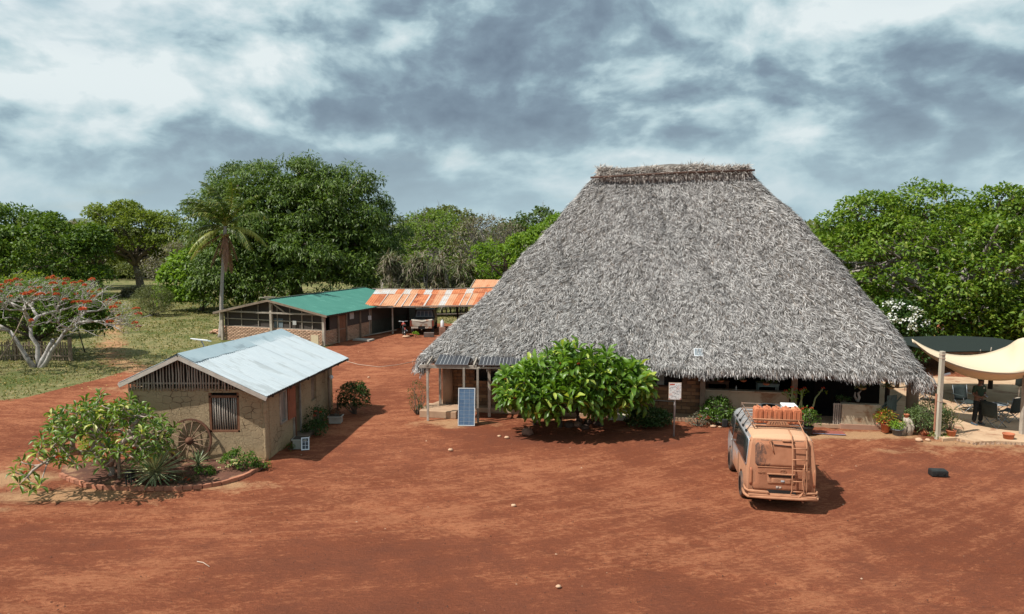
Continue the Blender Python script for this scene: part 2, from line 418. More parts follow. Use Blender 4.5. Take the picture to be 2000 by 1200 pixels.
GZ += near * (.012 * np.sin(GX * 1.3 + 1.1 * np.sin(GY * .9)) * np.sin(GY * 1.7 + GX * .4) - .014)
for k, (ax_, ay_, rr) in enumerate([(-13, 57, 38.1), (-13, 57, 39.7), (-13, 57, 41.3), (-13, 2, 11.9), (-13, 2, 13.5), (-13, 2, 10.3), (14, 45, 30.5), (14, 45, 32.1)]):   # wheel ruts
    rdist = np.hypot(GX - ax_, (GY - ay_)) - rr
    GZ += near * (-.045 * np.exp(-(rdist / .13) ** 2) + .024 * np.exp(-((np.abs(rdist) - .24) / .09) ** 2))
me = bpy.data.meshes.new('ground'); me.vertices.add(nx * ny)
me.vertices.foreach_set('co', np.stack([GX, GY, GZ], -1).astype(np.float32).ravel())
i = np.arange((ny - 1) * (nx - 1)); r_, c_ = i // (nx - 1), i % (nx - 1); a_ = r_ * nx + c_
LI = np.stack([a_, a_ + 1, a_ + 1 + nx, a_ + nx], -1).astype(np.int32).ravel()
me.loops.add(len(LI)); me.loops.foreach_set('vertex_index', LI); me.polygons.add(len(i))
me.polygons.foreach_set('loop_start', (np.arange(len(i)) * 4).astype(np.int32)); me.polygons.foreach_set('loop_total', np.full(len(i), 4, np.int32))
me.update(calc_edges=True); me.polygons.foreach_set('use_smooth', np.ones(len(i), bool))
ca = me.color_attributes.new('cover', 'FLOAT_COLOR', 'POINT')
ca.data.foreach_set('color', np.stack([g_, s_, d_, np.ones_like(g_)], -1).astype(np.float32).ravel())
m, t, b = newmat('laterite_and_grass')
at = t.node('ShaderNodeAttribute'); at.attribute_name = 'cover'
sp = t.node('ShaderNodeSeparateColor'); t.link(at.outputs['Color'], sp.inputs[0])
O = t.node('ShaderNodeTexCoord').outputs['Object']
nb = t.noise(O, .22, 5, .55, .4); nm = t.noise(O, 1.1, 7, .6, .3); nf = t.noise(t.mapping(O, (.7, 1.5, 1)), 8, 10, .76)
nff = t.noise(O, 42, 4, .75)
# dust raked into long curved streaks by tyres
def streak(center, sc_r, sc_a):
    sx = t.node('ShaderNodeVectorMath', operation='SUBTRACT'); t.link(O, sx.inputs[0]); sx.inputs[1].default_value = center
    s3 = t.node('ShaderNodeSeparateXYZ'); t.link(sx.outputs[0], s3.inputs[0])
    rr = t.math('SQRT', t.math('ADD', t.math('MULTIPLY', s3.outputs[0], s3.outputs[0]), t.math('MULTIPLY', s3.outputs[1], s3.outputs[1])))
    an = t.math('ARCTAN2', s3.outputs[1], s3.outputs[0])
    cc = t.node('ShaderNodeCombineXYZ'); t.link(t.math('MULTIPLY', rr, sc_r), cc.inputs[0]); t.link(t.math('MULTIPLY', an, sc_a), cc.inputs[1])
    return t.noise(cc.outputs[0], 1.0, 11, .74, .25)
s1 = streak((-13, 57, 0), 2.3, 15); s2 = streak((-13, 2, 0), 1.9, 5.5)
st = t.math('ADD', t.math('MULTIPLY', s1, .72), t.math('MULTIPLY', s2, .28))
base = t.mix(t.ramp(nb, [(.38, 0), (.62, 1)]), (.205, .062, .031), (.268, .083, .041))
v1 = t.math('ADD', t.math('MULTIPLY', st, .74), t.math('MULTIPLY', nm, .16)); v1 = t.math('ADD', v1, t.math('MULTIPLY', nb, .24))
v1 = t.math('ADD', v1, t.math('MULTIPLY', t.math('SUBTRACT', nf, .5), .62))
v1 = t.math('SUBTRACT', v1, t.math('MULTIPLY', sp.outputs[2], .13))
col = t.mix(t.ramp(v1, [(.53, 0), (.66, .95)]), base, (.40, .155, .078))
v2 = t.math('ADD', t.math('MULTIPLY', nm, .32), t.math('MULTIPLY', st, .38)); v2 = t.math('ADD', v2, t.math('MULTIPLY', nf, .30))
v2 = t.math('SUBTRACT', v2, t.math('MULTIPLY', sp.outputs[2], .15))
col = t.mix(t.ramp(v2, [(.33, .75), (.49, 0)]), col, (.158, .056, .034))
# pale dusty sand
v3 = t.math('ADD', sp.outputs[1], t.math('MULTIPLY', t.math('SUBTRACT', nm, .5), 1.1)); v3 = t.math('ADD', v3, t.math('MULTIPLY', t.math('SUBTRACT', nf, .5), .9))
col = t.mix(t.ramp(v3, [(.38, 0), (.72, .9)]), col, (.46, .27, .145))
# grass over soil
ng = t.noise(O, .35, 6, .62, .6); ng2 = t.noise(O, 2.6, 7, .7)
gcol = t.mix(t.ramp(ng, [(.36, 0), (.6, 1)]), (.13, .15, .05), (.34, .28, .14))
gcol = t.mix(t.ramp(ng2, [(.40, .65), (.62, 0)]), gcol, (.055, .085, .022))
gcol = t.mix(t.ramp(t.noise(O, .6, 6, .7, 1), [(.56, 0), (.70, .8)]), gcol, (.37, .265, .15))
v4 = t.math('ADD', sp.outputs[0], t.math('MULTIPLY', t.math('SUBTRACT', ng2, .5), 1.0)); v4 = t.math('ADD', v4, t.math('MULTIPLY', t.math('SUBTRACT', ng, .5), .7))
gm = t.ramp(v4, [(.38, 0), (.58, 1)])
col = t.mix(gm, col, gcol)
# grit
vo = t.node('ShaderNodeTexVoronoi'); vo.inputs['Scale'].default_value = 16; t.link(O, vo.inputs['Vector'])
grit = t.ramp(nff, [(.30, .66), (.5, 1.0), (.70, 1.28)])
col = t.mix(1.0, col, grit, 'MULTIPLY')
sg = t.ramp(t.math('ADD', vo.outputs['Distance'], t.math('MULTIPLY', nm, .35)), [(.18, .55), (.30, 1)])
col = t.mix(.35, col, sg, 'MULTIPLY')
t.link(col, b.inputs['Base Color']); b.inputs['Roughness'].default_value = .95; b.inputs['Specular IOR Level'].default_value = .1
hh = t.math('ADD', t.math('MULTIPLY', nff, .35), nf); hh = t.math('ADD', hh, t.math('MULTIPLY', st, 1.2))
t.link(t.bump(hh, .95, .07), b.inputs['Normal'])
me.materials.append(m); ground = bpy.data.objects.new('ground', me); link(ground); tag(ground, 'red laterite yard with dusty tyre sweeps, grass beyond the huts', kind='structure')

# distant hills
hm = pm('far_hill', (.10, .13, .12), (.14, .16, .13), .02, 1, bump=0)
mb = MB(); n = 160; V = []
for k in range(n + 1):
    x = -2600 + 5200 * k / n; h = 26 + 40 * max(0, math.sin(k * .19 + 1)) * (.6 + .4 * math.sin(k * .71)) + 12 * math.sin(k * 1.3)
    V += [(x, 2300, -2), (x, 2400, h + 8)]
mb.add(V, [(2 * k, 2 * k + 2, 2 * k + 3, 2 * k + 1) for k in range(n)], True)
tag(mb.build('hills', hm), 'low bluish hills on the horizon', kind='structure')

# small stones and grit scattered over the yard, joined
STONE_V = [(-.5, -.4, 0), (.45, -.5, 0), (.55, .4, 0), (-.4, .5, 0), (-.25, -.25, .42), (.3, -.2, .5), (.25, .3, .38), (-.3, .2, .5)]
STONE_F = [(0, 1, 5, 4), (1, 2, 6, 5), (2, 3, 7, 6), (3, 0, 4, 7), (4, 5, 6, 7)]
rg = np.random.default_rng(5)
def scatter_stones(name, n, xr, yr, smin, smax, m, pw=2.5, seed=1, keep=None):
    rg = np.random.default_rng(seed)
    O = np.stack([rg.uniform(*xr, n), yr[0] + (yr[1] - yr[0]) * rg.random(n) ** 1.3, np.full(n, -.012)], -1)
    if keep is not None: O = O[keep(O[:, 0], O[:, 1], rg)]
    n = len(O); s = smin + (smax - smin) * rg.random(n) ** pw; a = rg.uniform(0, 6.28, n)
    X = np.stack([np.cos(a), np.sin(a), 0 * a], -1) * s[:, None]; Y = np.stack([-np.sin(a), np.cos(a), 0 * a], -1) * (s * rg.uniform(.6, 1, n))[:, None]
    Z = np.stack([0 * a, 0 * a, s * rg.uniform(.5, 1, n)], -1)
    return stamp(name, STONE_V, STONE_F, O, X, Y, Z, m, kind='stuff')
M_GRIT = pm('laterite_pebble', (.17, .062, .035), (.09, .042, .03), 8, .95, bump=0, island=.45)
M_PALE = pm('pale_pebble', (.52, .36, .24), (.40, .22, .14), 8, .95, bump=0, island=.3)
notgreen = lambda x, y, rg: (y < np.interp(x, YB_X, YB_Y) - .5)
tag(scatter_stones('gravel', 15000, (-17, 17), (8, 30), .01, .036, M_GRIT, 3, 3, notgreen), 'dark laterite grit strewn over the red yard', 'gravel')
tag(scatter_stones('pale_pebbles', 260, (-18, 20), (8.5, 44), .015, .07, M_PALE, 3, 4, notgreen), 'pale pebbles and chips strewn over the red yard', 'gravel')
tag(scatter_stones('fallen_leaves', 900, (-36, -13), (33, 62), .04, .09, pm('litter', (.50, .42, .14), (.35, .22, .08), 5, .9, bump=0, island=.3), 2, 6), 'yellow fallen leaves littering the grass', 'leaf litter')

# grass tufts
M_GRASS = leafmat('grass_blades', (.11, .145, .04), (.28, .25, .10), .3, .15, (.36, .27, .12), .2, .8)
n = 150000; rg = np.random.default_rng(8)
X = rg.uniform(-50, 2, n); Y = 28 + 62 * rg.random(n) ** 1.15
G = ground_masks(X, Y)[0]; clump = (np.sin(X * .9 + 2 * np.sin(Y * .5)) * np.sin(Y * .8 + 1.7 * np.sin(X * .6)) + 1) / 2
k = rg.random(n) < G * (.30 + .7 * clump); X, Y = X[k], Y[k]; n = len(X)
house = (X > -20.5) & (X < -9.5) & (Y > 46.5) & (Y < 61); X, Y = X[~house], Y[~house]; n = len(X)
s = rg.uniform(.03, .085, n) * (1 + .012 * (Y - 30))
Yd = rdir(rg, n); Yd[:, 2] = np.abs(Yd[:, 2]) * .8 + .35
A, B, C_ = frames(Yd, rdir(rg, n), s * 1.5, s * .8)
o = stamp('grass', LEAF_V, LEAF_F, np.stack([X, Y, np.full(n, -.01)], -1), A, B, C_, M_GRASS, kind='stuff'); tag(o, 'short dry-green grass on the lawn behind the mud hut', 'grass')

# ================================================================== MUD HUT
M_MUD, t, b = newmat('mud_wall')
O = t.node('ShaderNodeTexCoord').outputs['Object']
n1 = t.noise(O, 1.3, 6, .6); n2 = t.noise(O, 14, 6, .65)
wr = t.node('ShaderNodeVectorMath', operation='ADD'); nv = t.node('ShaderNodeTexNoise'); nv.inputs['Scale'].default_value = 2.2; t.link(O, nv.inputs['Vector'])
ms = t.node('ShaderNodeVectorMath', operation='SCALE'); ms.inputs['Scale'].default_value = .22; t.link(nv.outputs['Color'], ms.inputs[0]); t.link(O, wr.inputs[0]); t.link(ms.outputs[0], wr.inputs[1])
vo = t.node('ShaderNodeTexVoronoi', feature='DISTANCE_TO_EDGE'); vo.inputs['Scale'].default_value = 3.6; vo.inputs['Randomness'].default_value = .62; t.link(t.mapping(wr.outputs[0], (1, 1, 1.5)), vo.inputs['Vector'])
vo2 = t.node('ShaderNodeTexVoronoi', feature='DISTANCE_TO_EDGE'); vo2.inputs['Scale'].default_value = 9; t.link(wr.outputs[0], vo2.inputs['Vector'])
ck = t.ramp(t.math('ADD', vo.outputs['Distance'], t.math('MULTIPLY', t.ramp(n1, [(.44, .05), (.60, 0)]), .6)), [(.008, 0), (.035, 1)])
ck2 = t.ramp(t.math('ADD', vo2.outputs['Distance'], t.math('MULTIPLY', t.ramp(n1, [(.42, 0), (.6, .25)]), 1)), [(.02, 0), (.06, 1)])
sz = t.node('ShaderNodeSeparateXYZ'); t.link(O, sz.inputs[0])
col = t.mix(t.ramp(n1, [(.35, 0), (.65, 1)]), (.44, .335, .21), (.34, .25, .155))
col = t.mix(t.ramp(t.math('ADD', sz.outputs[2], t.math('MULTIPLY', n1, .8)), [(.35, .7), (.95, 0)]), col, (.44, .30, .16))
col = t.mix(t.math('SUBTRACT', 1, t.math('MULTIPLY', ck, 1)), col, (.15, .10, .065))
col = t.mix(t.math('MULTIPLY', t.math('SUBTRACT', 1, ck2), .35), col, (.19, .135, .08))
t.link(col, b.inputs['Base Color']); b.inputs['Roughness'].default_value = .95; b.inputs['Specular IOR Level'].default_value = .1
h = t.math('ADD', t.math('MULTIPLY', ck, .7), t.math('MULTIPLY', ck2, .35)); h = t.math('ADD', h, t.math('MULTIPLY', n2, .5)); h = t.math('ADD', h, n1)
t.link(t.bump(h, .9, .035), b.inputs['Normal'])
M_ZINC = pm('zinc_sheet', (.58, .64, .67), (.66, .71, .73), 1.2, .48, .25, bump=.05, stretch=(.5, 1.6, .5), dirt=(.50, .54, .55), dirt_amt=.4, spec=.5)
M_ZINC2 = pm('zinc_ridge', (.38, .48, .52), (.46, .55, .58), 1.6, .5, .25, bump=.05, spec=.5, dirt=(.30, .37, .40), dirt_amt=.3)
M_WOOD = pm('weathered_wood', (.30, .23, .17), (.17, .125, .09), 3, .85, bump=.4, stretch=(1, 1, 1), island=.2)
M_WOODG = pm('grey_wood', (.42, .37, .31), (.25, .21, .17), 3, .85, bump=.4, island=.2)
M_WOODR = pm('red_brown_wood', (.25, .115, .065), (.15, .07, .04), 3, .8, bump=.3)
M_DARKW = pm('dark_wood', (.07, .05, .038), (.04, .03, .022), 3, .9, bump=.2)
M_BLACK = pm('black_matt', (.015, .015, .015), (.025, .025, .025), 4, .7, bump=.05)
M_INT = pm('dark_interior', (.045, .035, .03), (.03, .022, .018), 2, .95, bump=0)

hut = thing('mud_hut', 'small mud-walled hut with pale zinc gable roof and slatted gable beside the garden', 'hut', (-7.79, 22.21, 0), 0)
L0 = hut.location
def hl(p): return Vector(p) - L0
RE0, RE1 = Vector((-7.55, 21.65, 2.20)), Vector((-6.72, 29.1, 2.13)); R0, R1 = Vector((-10.3, 21.8, 3.47)), Vector((-9.45, 29.2, 3.30)); LE0, LE1 = Vector((-12.25, 21.95, 2.56)), Vector((-11.4, 29.3, 2.4))
def corr_sheet(a0, a1, b0, b1, amp=.018, pitch=.16, lift=0, seed=0, ns=6):
    """corrugated sheet; a0->a1 along the eave (ridges repeat along this), b from eave to ridge"""
    a0, a1, b0, b1 = map(Vector, (a0, a1, b0, b1)); w = (a1 - a0).length; n = max(4, int(w / pitch * 4))
    nrm = (a1 - a0).cross(b0 - a0).normalized(); nrm = nrm if nrm.z > 0 else -nrm
    rng = random.Random(seed); V = []; rowsn = ns + 1
    for j in range(rowsn):
        g = j / ns; p0 = a0.lerp(b0, g); p1 = a1.lerp(b1, g); wob = rng.uniform(-.006, .006)
        for i in range(n + 1):
            f = i / n; V.append(p0.lerp(p1, f) + nrm * (lift + wob + amp * math.sin(2 * math.pi * f * w / pitch)))
    F = [(j * (n + 1) + i, j * (n + 1) + i + 1, (j + 1) * (n + 1) + i + 1, (j + 1) * (n + 1) + i) for j in range(ns) for i in range(n)]
    return MB().add(V, F, True)
ns_ = 9
for k in range(ns_):
    f0, f1 = k / ns_, (k + 1) / ns_ + .012
    e0, e1 = RE0.lerp(RE1, f0), RE0.lerp(RE1, min(f1, 1)); r0, r1 = R0.lerp(R1, f0), R0.lerp(R1, min(f1, 1))
    corr_sheet(hl(e0), hl(e1), hl(r0), hl(r1), .016, .13, .009 * (k % 2), k).build('roof_sheet', M_ZINC, hut)
    e0, e1 = LE0.lerp(LE1, f0), LE0.lerp(LE1, min(f1, 1))
    corr_sheet(hl(e0), hl(e1), hl(r0), hl(r1), .011, .13, .004 * (k % 2), k + 20).build('roof_sheet', M_ZINC2, hut)
# bent ridge cap, in two lengths, right wing down the slope
dR = (RE0 - R0).normalized(); dL = (LE0 - R0).normalized()
for f0, f1, lf in ((0, .36, .035), (.34, 1, .025)):
    a, c = hl(R0.lerp(R1, f0)), hl(R0.lerp(R1, f1)); up = Vector((0, 0, lf))
    mb = MB(); V = []
    for j in range(9):
        p = a.lerp(c, j / 8); w = .60 + .02 * math.sin(j * 2.1)
        V += [p + dL * .5 + up, p + up * 1.4, p + dR * w + up * .9]
    mb.add(V, [(3 * j, 3 * j + 3, 3 * j + 4, 3 * j + 1) for j in range(8)] + [(3 * j + 1, 3 * j + 4, 3 * j + 5, 3 * j + 2) for j in range(8)])
    mb.build('ridge_cap', M_ZINC2, hut)
for (a, c) in ((RE0, R0), (LE0, R0), (RE1, R1), (LE1, R1)):
    o = MB().bar(hl(a) + Vector((0, .03, -.09)), hl(c) + Vector((0, .03, -.09)), .05, .13).build('rake_board', pm('pale_board_wood', (.56, .51, .45), (.38, .33, .28), 3, .85, bump=.3), hut, .006)
MB().bar(hl(RE0) + Vector((-.05, .1, -.05)), hl(RE1) + Vector((-.05, -.05, -.05)), .05, .09).build('eave_board', M_DARKW, hut)
MB().bar(hl(LE0) + Vector((.05, .1, -.05)), hl(LE1) + Vector((.05, -.05, -.05)), .05, .09).build('eave_board', M_DARKW, hut)
for f in (.07, .25, .45, .65, .85):
    for E0, E1 in ((RE0, RE1), (LE0, LE1)):
        MB().bar(hl(E0.lerp(E1, f)) + Vector((0, 0, -.09)), hl(R0.lerp(R1, f)) + Vector((0, 0, -.09)), .06, .1).build('rafter', M_DARKW, hut)
# walls with real openings (local: x left negative, y back)
def wall_xz(openings, x0, x1, z0, topf, y0, y1, name, m, parent, step=.35, sw=False, jit=.012, seed=3):
    """wall between planes y0 and y1 from x0 to x1, rectangular openings (xa,xb,za,zb); sw swaps x and y"""
    xs = sorted(set([x0, x1] + [v for o in openings for v in o[:2]])); mb = MB(); rng = random.Random(seed)
    def cell(xa, xb, za, zb0, zb1):
        n = max(1, int((xb - xa) / step)); hmax = max(zb0, zb1) - za; mz = max(1, int(hmax / step))
        P = {}
        for side, y in ((0, y0), (1, y1)):
            for i in range(n + 1):
                x = xa + (xb - xa) * i / n; zt = zb0 + (zb1 - zb0) * i / n
                for j in range(mz + 1):
                    z = za + (zt - za) * j / mz; e = (0 < i < n and 0 < j < mz)
                    yy = y + (rng.uniform(-jit, jit) if e else 0)
                    P[(side, i, j)] = (yy, x, z) if sw else (x, yy, z)
        key = list(P); idx = {k: q for q, k in enumerate(key)}; F = []
        for i in range(n):
            for j in range(mz):
                a, b_, c, d = idx[(0, i, j)], idx[(0, i + 1, j)], idx[(0, i + 1, j + 1)], idx[(0, i, j + 1)]
                F.append((a, b_, c, d)); a, b_, c, d = idx[(1, i, j)], idx[(1, i + 1, j)], idx[(1, i + 1, j + 1)], idx[(1, i, j + 1)]; F.append((d, c, b_, a))
        for i in range(n):
            for j in (0, mz): F.append((idx[(0, i, j)], idx[(1, i, j)], idx[(1, i + 1, j)], idx[(0, i + 1, j)]))
        for j in range(mz):
            for i in (0, n): F.append((idx[(0, i, j)], idx[(0, i, j + 1)], idx[(1, i, j + 1)], idx[(1, i, j)]))
        mb.add([P[k] for k in key], F)
    for xa, xb in zip(xs[:-1], xs[1:]):
        xm = (xa + xb) / 2; ops = [o for o in openings if o[0] - 1e-6 <= xm <= o[1] + 1e-6]
        if not ops: cell(xa, xb, z0, topf(xa), topf(xb))
        else:
            o = ops[0]
            if o[2] > z0 + .01: cell(xa, xb, z0, o[2], o[2])
            if min(topf(xa), topf(xb)) > o[3] + .02: cell(xa, xb, o[3], topf(xa), topf(xb))
    return mb.build(name, m, parent)
GT = lambda x: 2.33 if x < -.95 else 2.33 - (x + .95) / .95 * .30
WX0, WX1, WZ0, WZ1 = -1.78, -.82, .92, 2.20        # gable window
wall_xz([(WX0, WX1, WZ0, WZ1)], -4.3, 0, -.05, GT, 0, .3, 'front_wall', M_MUD, hut)
wall_xz([(1.15, 1.75, .85, 1.95), (2.35, 3.05, .0, 1.98), (4.3, 4.9, .9, 1.9)], .3, 6.9, -.05, lambda x: 2.12, 0, -.3, 'side_wall', M_MUD, hut, sw=True)
wall_xz([], -4.3, 0, -.05, lambda x: 2.2, 6.9, 7.15, 'back_wall', M_MUD, hut)
wall_xz([], .3, 6.9, -.05, lambda x: 2.25, -4.3, -4.05, 'side_wall', M_MUD, hut, sw=True)
for z0_ in (0,):
    r_c = random.Random(5); P_ = [(-.035, .035, -.05 + .2 * k) for k in range(12)]
    MB().tube([(x + r_c.uniform(-.012, .012), y + r_c.uniform(-.012, .012), z) for x, y, z in P_ if z < 2.12], [.062 + r_c.uniform(-.012, .014) for p in P_ if p[2] < 2.12], 9).build('wall_corner', M_MUD, hut)
# gable poles: light ragged sticks
rng = random.Random(4); x = -4.25; hy = .12
pole_m = pm('gable_stick', (.50, .44, .38), (.30, .26, .22), 4, .9, bump=.5, stretch=(1, 1, .3))
while x < -.85:
    wx = x + L0.x; f = (wx - LE0.x) / (R0.x - LE0.x) if wx < R0.x else (RE0.x - wx) / (RE0.x - R0.x)
    zt = (LE0.z if wx < R0.x else RE0.z) + f * (R0.z - (LE0.z if wx < R0.x else RE0.z)) - .10
    zb = 2.33 + rng.uniform(-.05, .03) - .03
    if zt - zb > .06:
        r = rng.uniform(.018, .03); mx = rng.uniform(-.02, .02)
        MB().tube([(x, hy - .15, zb), (x + mx, hy - .14, (zb + zt) / 2), (x + rng.uniform(-.02, .02), hy - .15, zt)], [r, r * .95, r * .85], 6).build('gable_stick', pole_m, hut)
    x += rng.uniform(.078, .108)
MB().bar((-4.2, -.005, 2.5), (-1.4, -.005, 2.5), .03, .05).build('gable_rail', M_WOODG, hut)
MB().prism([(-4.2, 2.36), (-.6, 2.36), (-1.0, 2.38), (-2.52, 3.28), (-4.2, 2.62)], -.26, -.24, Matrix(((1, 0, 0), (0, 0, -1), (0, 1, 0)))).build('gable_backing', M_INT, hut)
# barred window
win = MB(); fw = .07
for a, c in (((WX0 + fw / 2, 0, WZ0), (WX0 + fw / 2, 0, WZ1)), ((WX1 - fw / 2, 0, WZ0), (WX1 - fw / 2, 0, WZ1)), ((WX0, 0, WZ0 + fw / 2), (WX1, 0, WZ0 + fw / 2)), ((WX0, 0, WZ1 - .13), (WX1, 0, WZ1 - .13))):
    win.bar(a, c, fw, fw + .02, up=(0, 1, 0)) if a[0] != c[0] else win.bar(a, c, fw, fw + .02, up=(0, 1, 0))
w = win.build('window', M_WOODR, hut, .005); w.location = (0, .05, 0)
for k in range(11):
    x = WX0 + .11 + (WX1 - WX0 - .22) * k / 10
    MB().tube([(x, 0, WZ0 + .05), (x + rng.uniform(-.012, .012), .0, 1.5), (x + rng.uniform(-.01, .01), 0, WZ1 - .17)], .02 + rng.uniform(-.003, .003), 6).build('window_bar', pole_m, w)
MB().box(((WX0 + WX1) / 2, .34, 1.5), (1.2, .02, 1.6)).build('window_dark_sheet', M_BLACK, hut)  # black sheet stands in for the dark room behind the bars
# side window with casement, shutter, door
sw = MB()
for a, c in (((.0, 1.18, .88), (.0, 1.18, 1.92)), ((.0, 1.72, .88), (.0, 1.72, 1.92)), ((.0, 1.15, .88), (.0, 1.75, .88)), ((.0, 1.15, 1.92), (.0, 1.75, 1.92))): sw.bar(a, c, .06, .06)
s_ = sw.build('window', M_WOODG, hut); s_.location = (.01, 0, 0)
MB().box((-.04, 1.45, 1.4), (.02, .5, 1.0)).build('pane', pm('dusty_pane', (.22, .22, .20), (.15, .15, .14), 3, .3, bump=0, spec=.5), s_)
sh = thing  # the shutter stands open against the wall
shutter = MB(); shutter.box((0, 0, 0), (.035, .5, 1.12)); shutter.box((.022, 0, .28), (.012, .34, .4)); shutter.box((.022, 0, -.28), (.012, .34, .4))
shutter.build('shutter', pm('shutter_red', (.33, .115, .06), (.23, .08, .045), 3, .7, bump=.2), hut, .004, (.09, 2.03, 1.42), (0, 0, R(-8)))
dr = MB().box((-.26, 2.45, .98), (.7, .04, 1.9)).build('door', M_WOODR, hut, .004)
MB().box((.03, 2.36, 1.0), (.06, .06, 2.0)).box((.03, 3.04, 1.0), (.06, .06, 2.0)).build('door_frame', M_WOODG, hut)
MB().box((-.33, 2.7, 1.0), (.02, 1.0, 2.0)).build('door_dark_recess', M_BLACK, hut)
MB().box((-.1, 4.6, 1.4), (.04, .56, .96)).build('shutter', M_WOOD, hut, .004)
MB().box((.1, 2.7, .06), (.7, 1.3, .12)).build('door_step', pm('step_mud', (.24, .17, .12), (.16, .11, .08), 3, .9), hut, .02)
RZ3 = Matrix.Rotation(R(-3.2), 4, 'Z'); bpy.context.view_layer.update()
for ch in hut.children:
    k = ch.name.split('.')[0]
    if (k == 'side_wall' and max(v[1] for v in ch.bound_box) > 6 and max(v[0] for v in ch.bound_box) > -1) or k in ('shutter', 'door', 'door_frame', 'door_dark_recess', 'door_step') or ch == s_: ch.matrix_local = RZ3 @ ch.matrix_local
# leaning lamp post on the far end of the wall
po = MB().tube([(-7.27, 28.1, -.05), (-7.30, 28.1, 1.2), (-7.28, 28.1, 2.1)], [.055, .05, .045], 7).build('wall_post', M_WOOD); tag(po, 'rough dark pole propping the eave at the far end of the mud hut', 'post')
lamp = thing('wall_lamp', 'small white bulkhead lamp on the pole by the hut side wall', 'lamp', (-7.16, 27.98, 1.55))
MB().lathe([(.0, -.05), (.075, -.045), (.09, 0), (.07, .05), (0, .06)], 12, M=Matrix.Rotation(R(70), 3, 'X'), cap=False).build('lamp_shade', pm('white_plastic', (.75, .76, .76), (.68, .68, .68), 3, .4, bump=0), lamp)
MB().box((0, .07, 0), (.06, .05, .06)).build('bracket', M_WOODG, lamp)
# flat dish on hut roof
dish = thing('satellite_dish', 'flat white rectangular satellite dish on a mast above the hut roof', 'satellite dish', (-10.95, 25.3, 2.98))
MB().tube([(0, 0, -.05), (-.03, 0, .22), (-.12, 0, .42)], .022, 8).tube([(-.15, 0, 0), (.15, 0, 0)], .02, 6).build('mast', pm('grey_metal', (.32, .32, .33), (.25, .25, .26), 4, .45, .4, bump=0), dish)
o = MB().box((0, 0, 0), (.62, .36, .035)).build('dish_panel', pm('dish_white', (.80, .80, .80), (.74, .75, .75), 3, .35, bump=0), dish, .015, (-.13, 0, .45), (R(-14), R(6), 0))

# ================================================================== WAGON WHEEL leaning on the gable wall
M_RUST = pm('rusty_iron', (.19, .085, .05), (.10, .05, .035), 5, .85, .2, bump=.4)
M_SPOKE = pm('old_spoke', (.34, .22, .15), (.20, .12, .08), 5, .85, bump=.3)
wh = thing('wagon_wheel', 'old wooden wagon wheel with iron rim leaning on the mud wall', 'wheel', (-10.15, 21.93, .0))
wh.rotation_euler = (R(-9), 0, 0)
T = Matrix.Rotation(R(90), 3, 'X')
rim = MB()
V = []; n = 48
for k in range(n):
    a = 2 * math.pi * k / n
    for rr, yy in ((.70, -.035), (.70, .035), (.645, .035), (.645, -.035)): V.append((rr * math.cos(a), yy, .70 + rr * math.sin(a)))
rim.add(V, [(4 * k + q, 4 * k + (q + 1) % 4, 4 * ((k + 1) % n) + (q + 1) % 4, 4 * ((k + 1) % n) + q) for k in range(n) for q in range(4)])
rim.build('rim', M_RUST, wh)
for k in range(14):
    a = 2 * math.pi * k / 14 + .1; MB().tube([(.09 * math.cos(a), 0, .7 + .09 * math.sin(a)), (.65 * math.cos(a), 0, .7 + .65 * math.sin(a))], [.02, .014], 6).build('spoke', M_SPOKE, wh)
MB().lathe([(.055, -.16), (.075, -.15), (.085, -.05), (.12, -.04), (.12, .05), (.08, .06), (.07, .12)], 14, (0, 0, .7), T).build('hub', M_RUST, wh)

# ================================================================== GARDEN BED with brick edging
edge_px = [(118, 930), (140, 940), (165, 949), (200, 955), (250, 957), (300, 958), (350, 957), (395, 953), (430, 947), (460, 939), (485, 929), (503, 919), (517, 908)]
E3 = [gp(*p) for p in edge_px]
bed = MB(); inner = [(-7.85, 22.15), (-12.6, 22.2), (-13.9, 21.6)]
poly = [(p.x, p.y) for p in E3] + inner
bed.prism(poly, -.03, .05)
tag(bed.build('garden_soil', pm('garden_soil', (.155, .066, .042), (.095, .042, .028), 2.5, .95, bump=.8, bscale=9, bdist=.04, dirt=(.30, .17, .095), dirt_amt=.35)), 'dark red soil of the planted bed in front of the hut', kind='structure')
edging = thing('garden_edging', 'low curved edging of red bricks round the planted bed', 'brick edging', E3[5])
bm_ = MB().box((0, 0, 0), (.235, .105, .11)).mesh('brick', pm('garden_brick', (.46, .20, .12), (.33, .135, .08), 5, .9, bump=.5, island=.28))
pts = E3; cum = [0]
for a, c in zip(pts[:-1], pts[1:]): cum.append(cum[-1] + (c - a).length)
def along(s):
    for k in range(len(cum) - 1):
        if s <= cum[k + 1] or k == len(cum) - 2:
            f = (s - cum[k]) / (cum[k + 1] - cum[k]); d = (pts[k + 1] - pts[k]).normalized(); return pts[k].lerp(pts[k + 1], f), d
s = .12; rng = random.Random(7)
while s < cum[-1]:
    p, d = along(s); q = p - edging.location
    inst(bm_, 'brick', edging, (q.x, q.y, .045 + rng.uniform(-.012, .01)), (rng.uniform(-.06, .06), rng.uniform(-.05, .05), math.atan2(d.y, d.x) + rng.uniform(-.06, .06)))
    s += .25
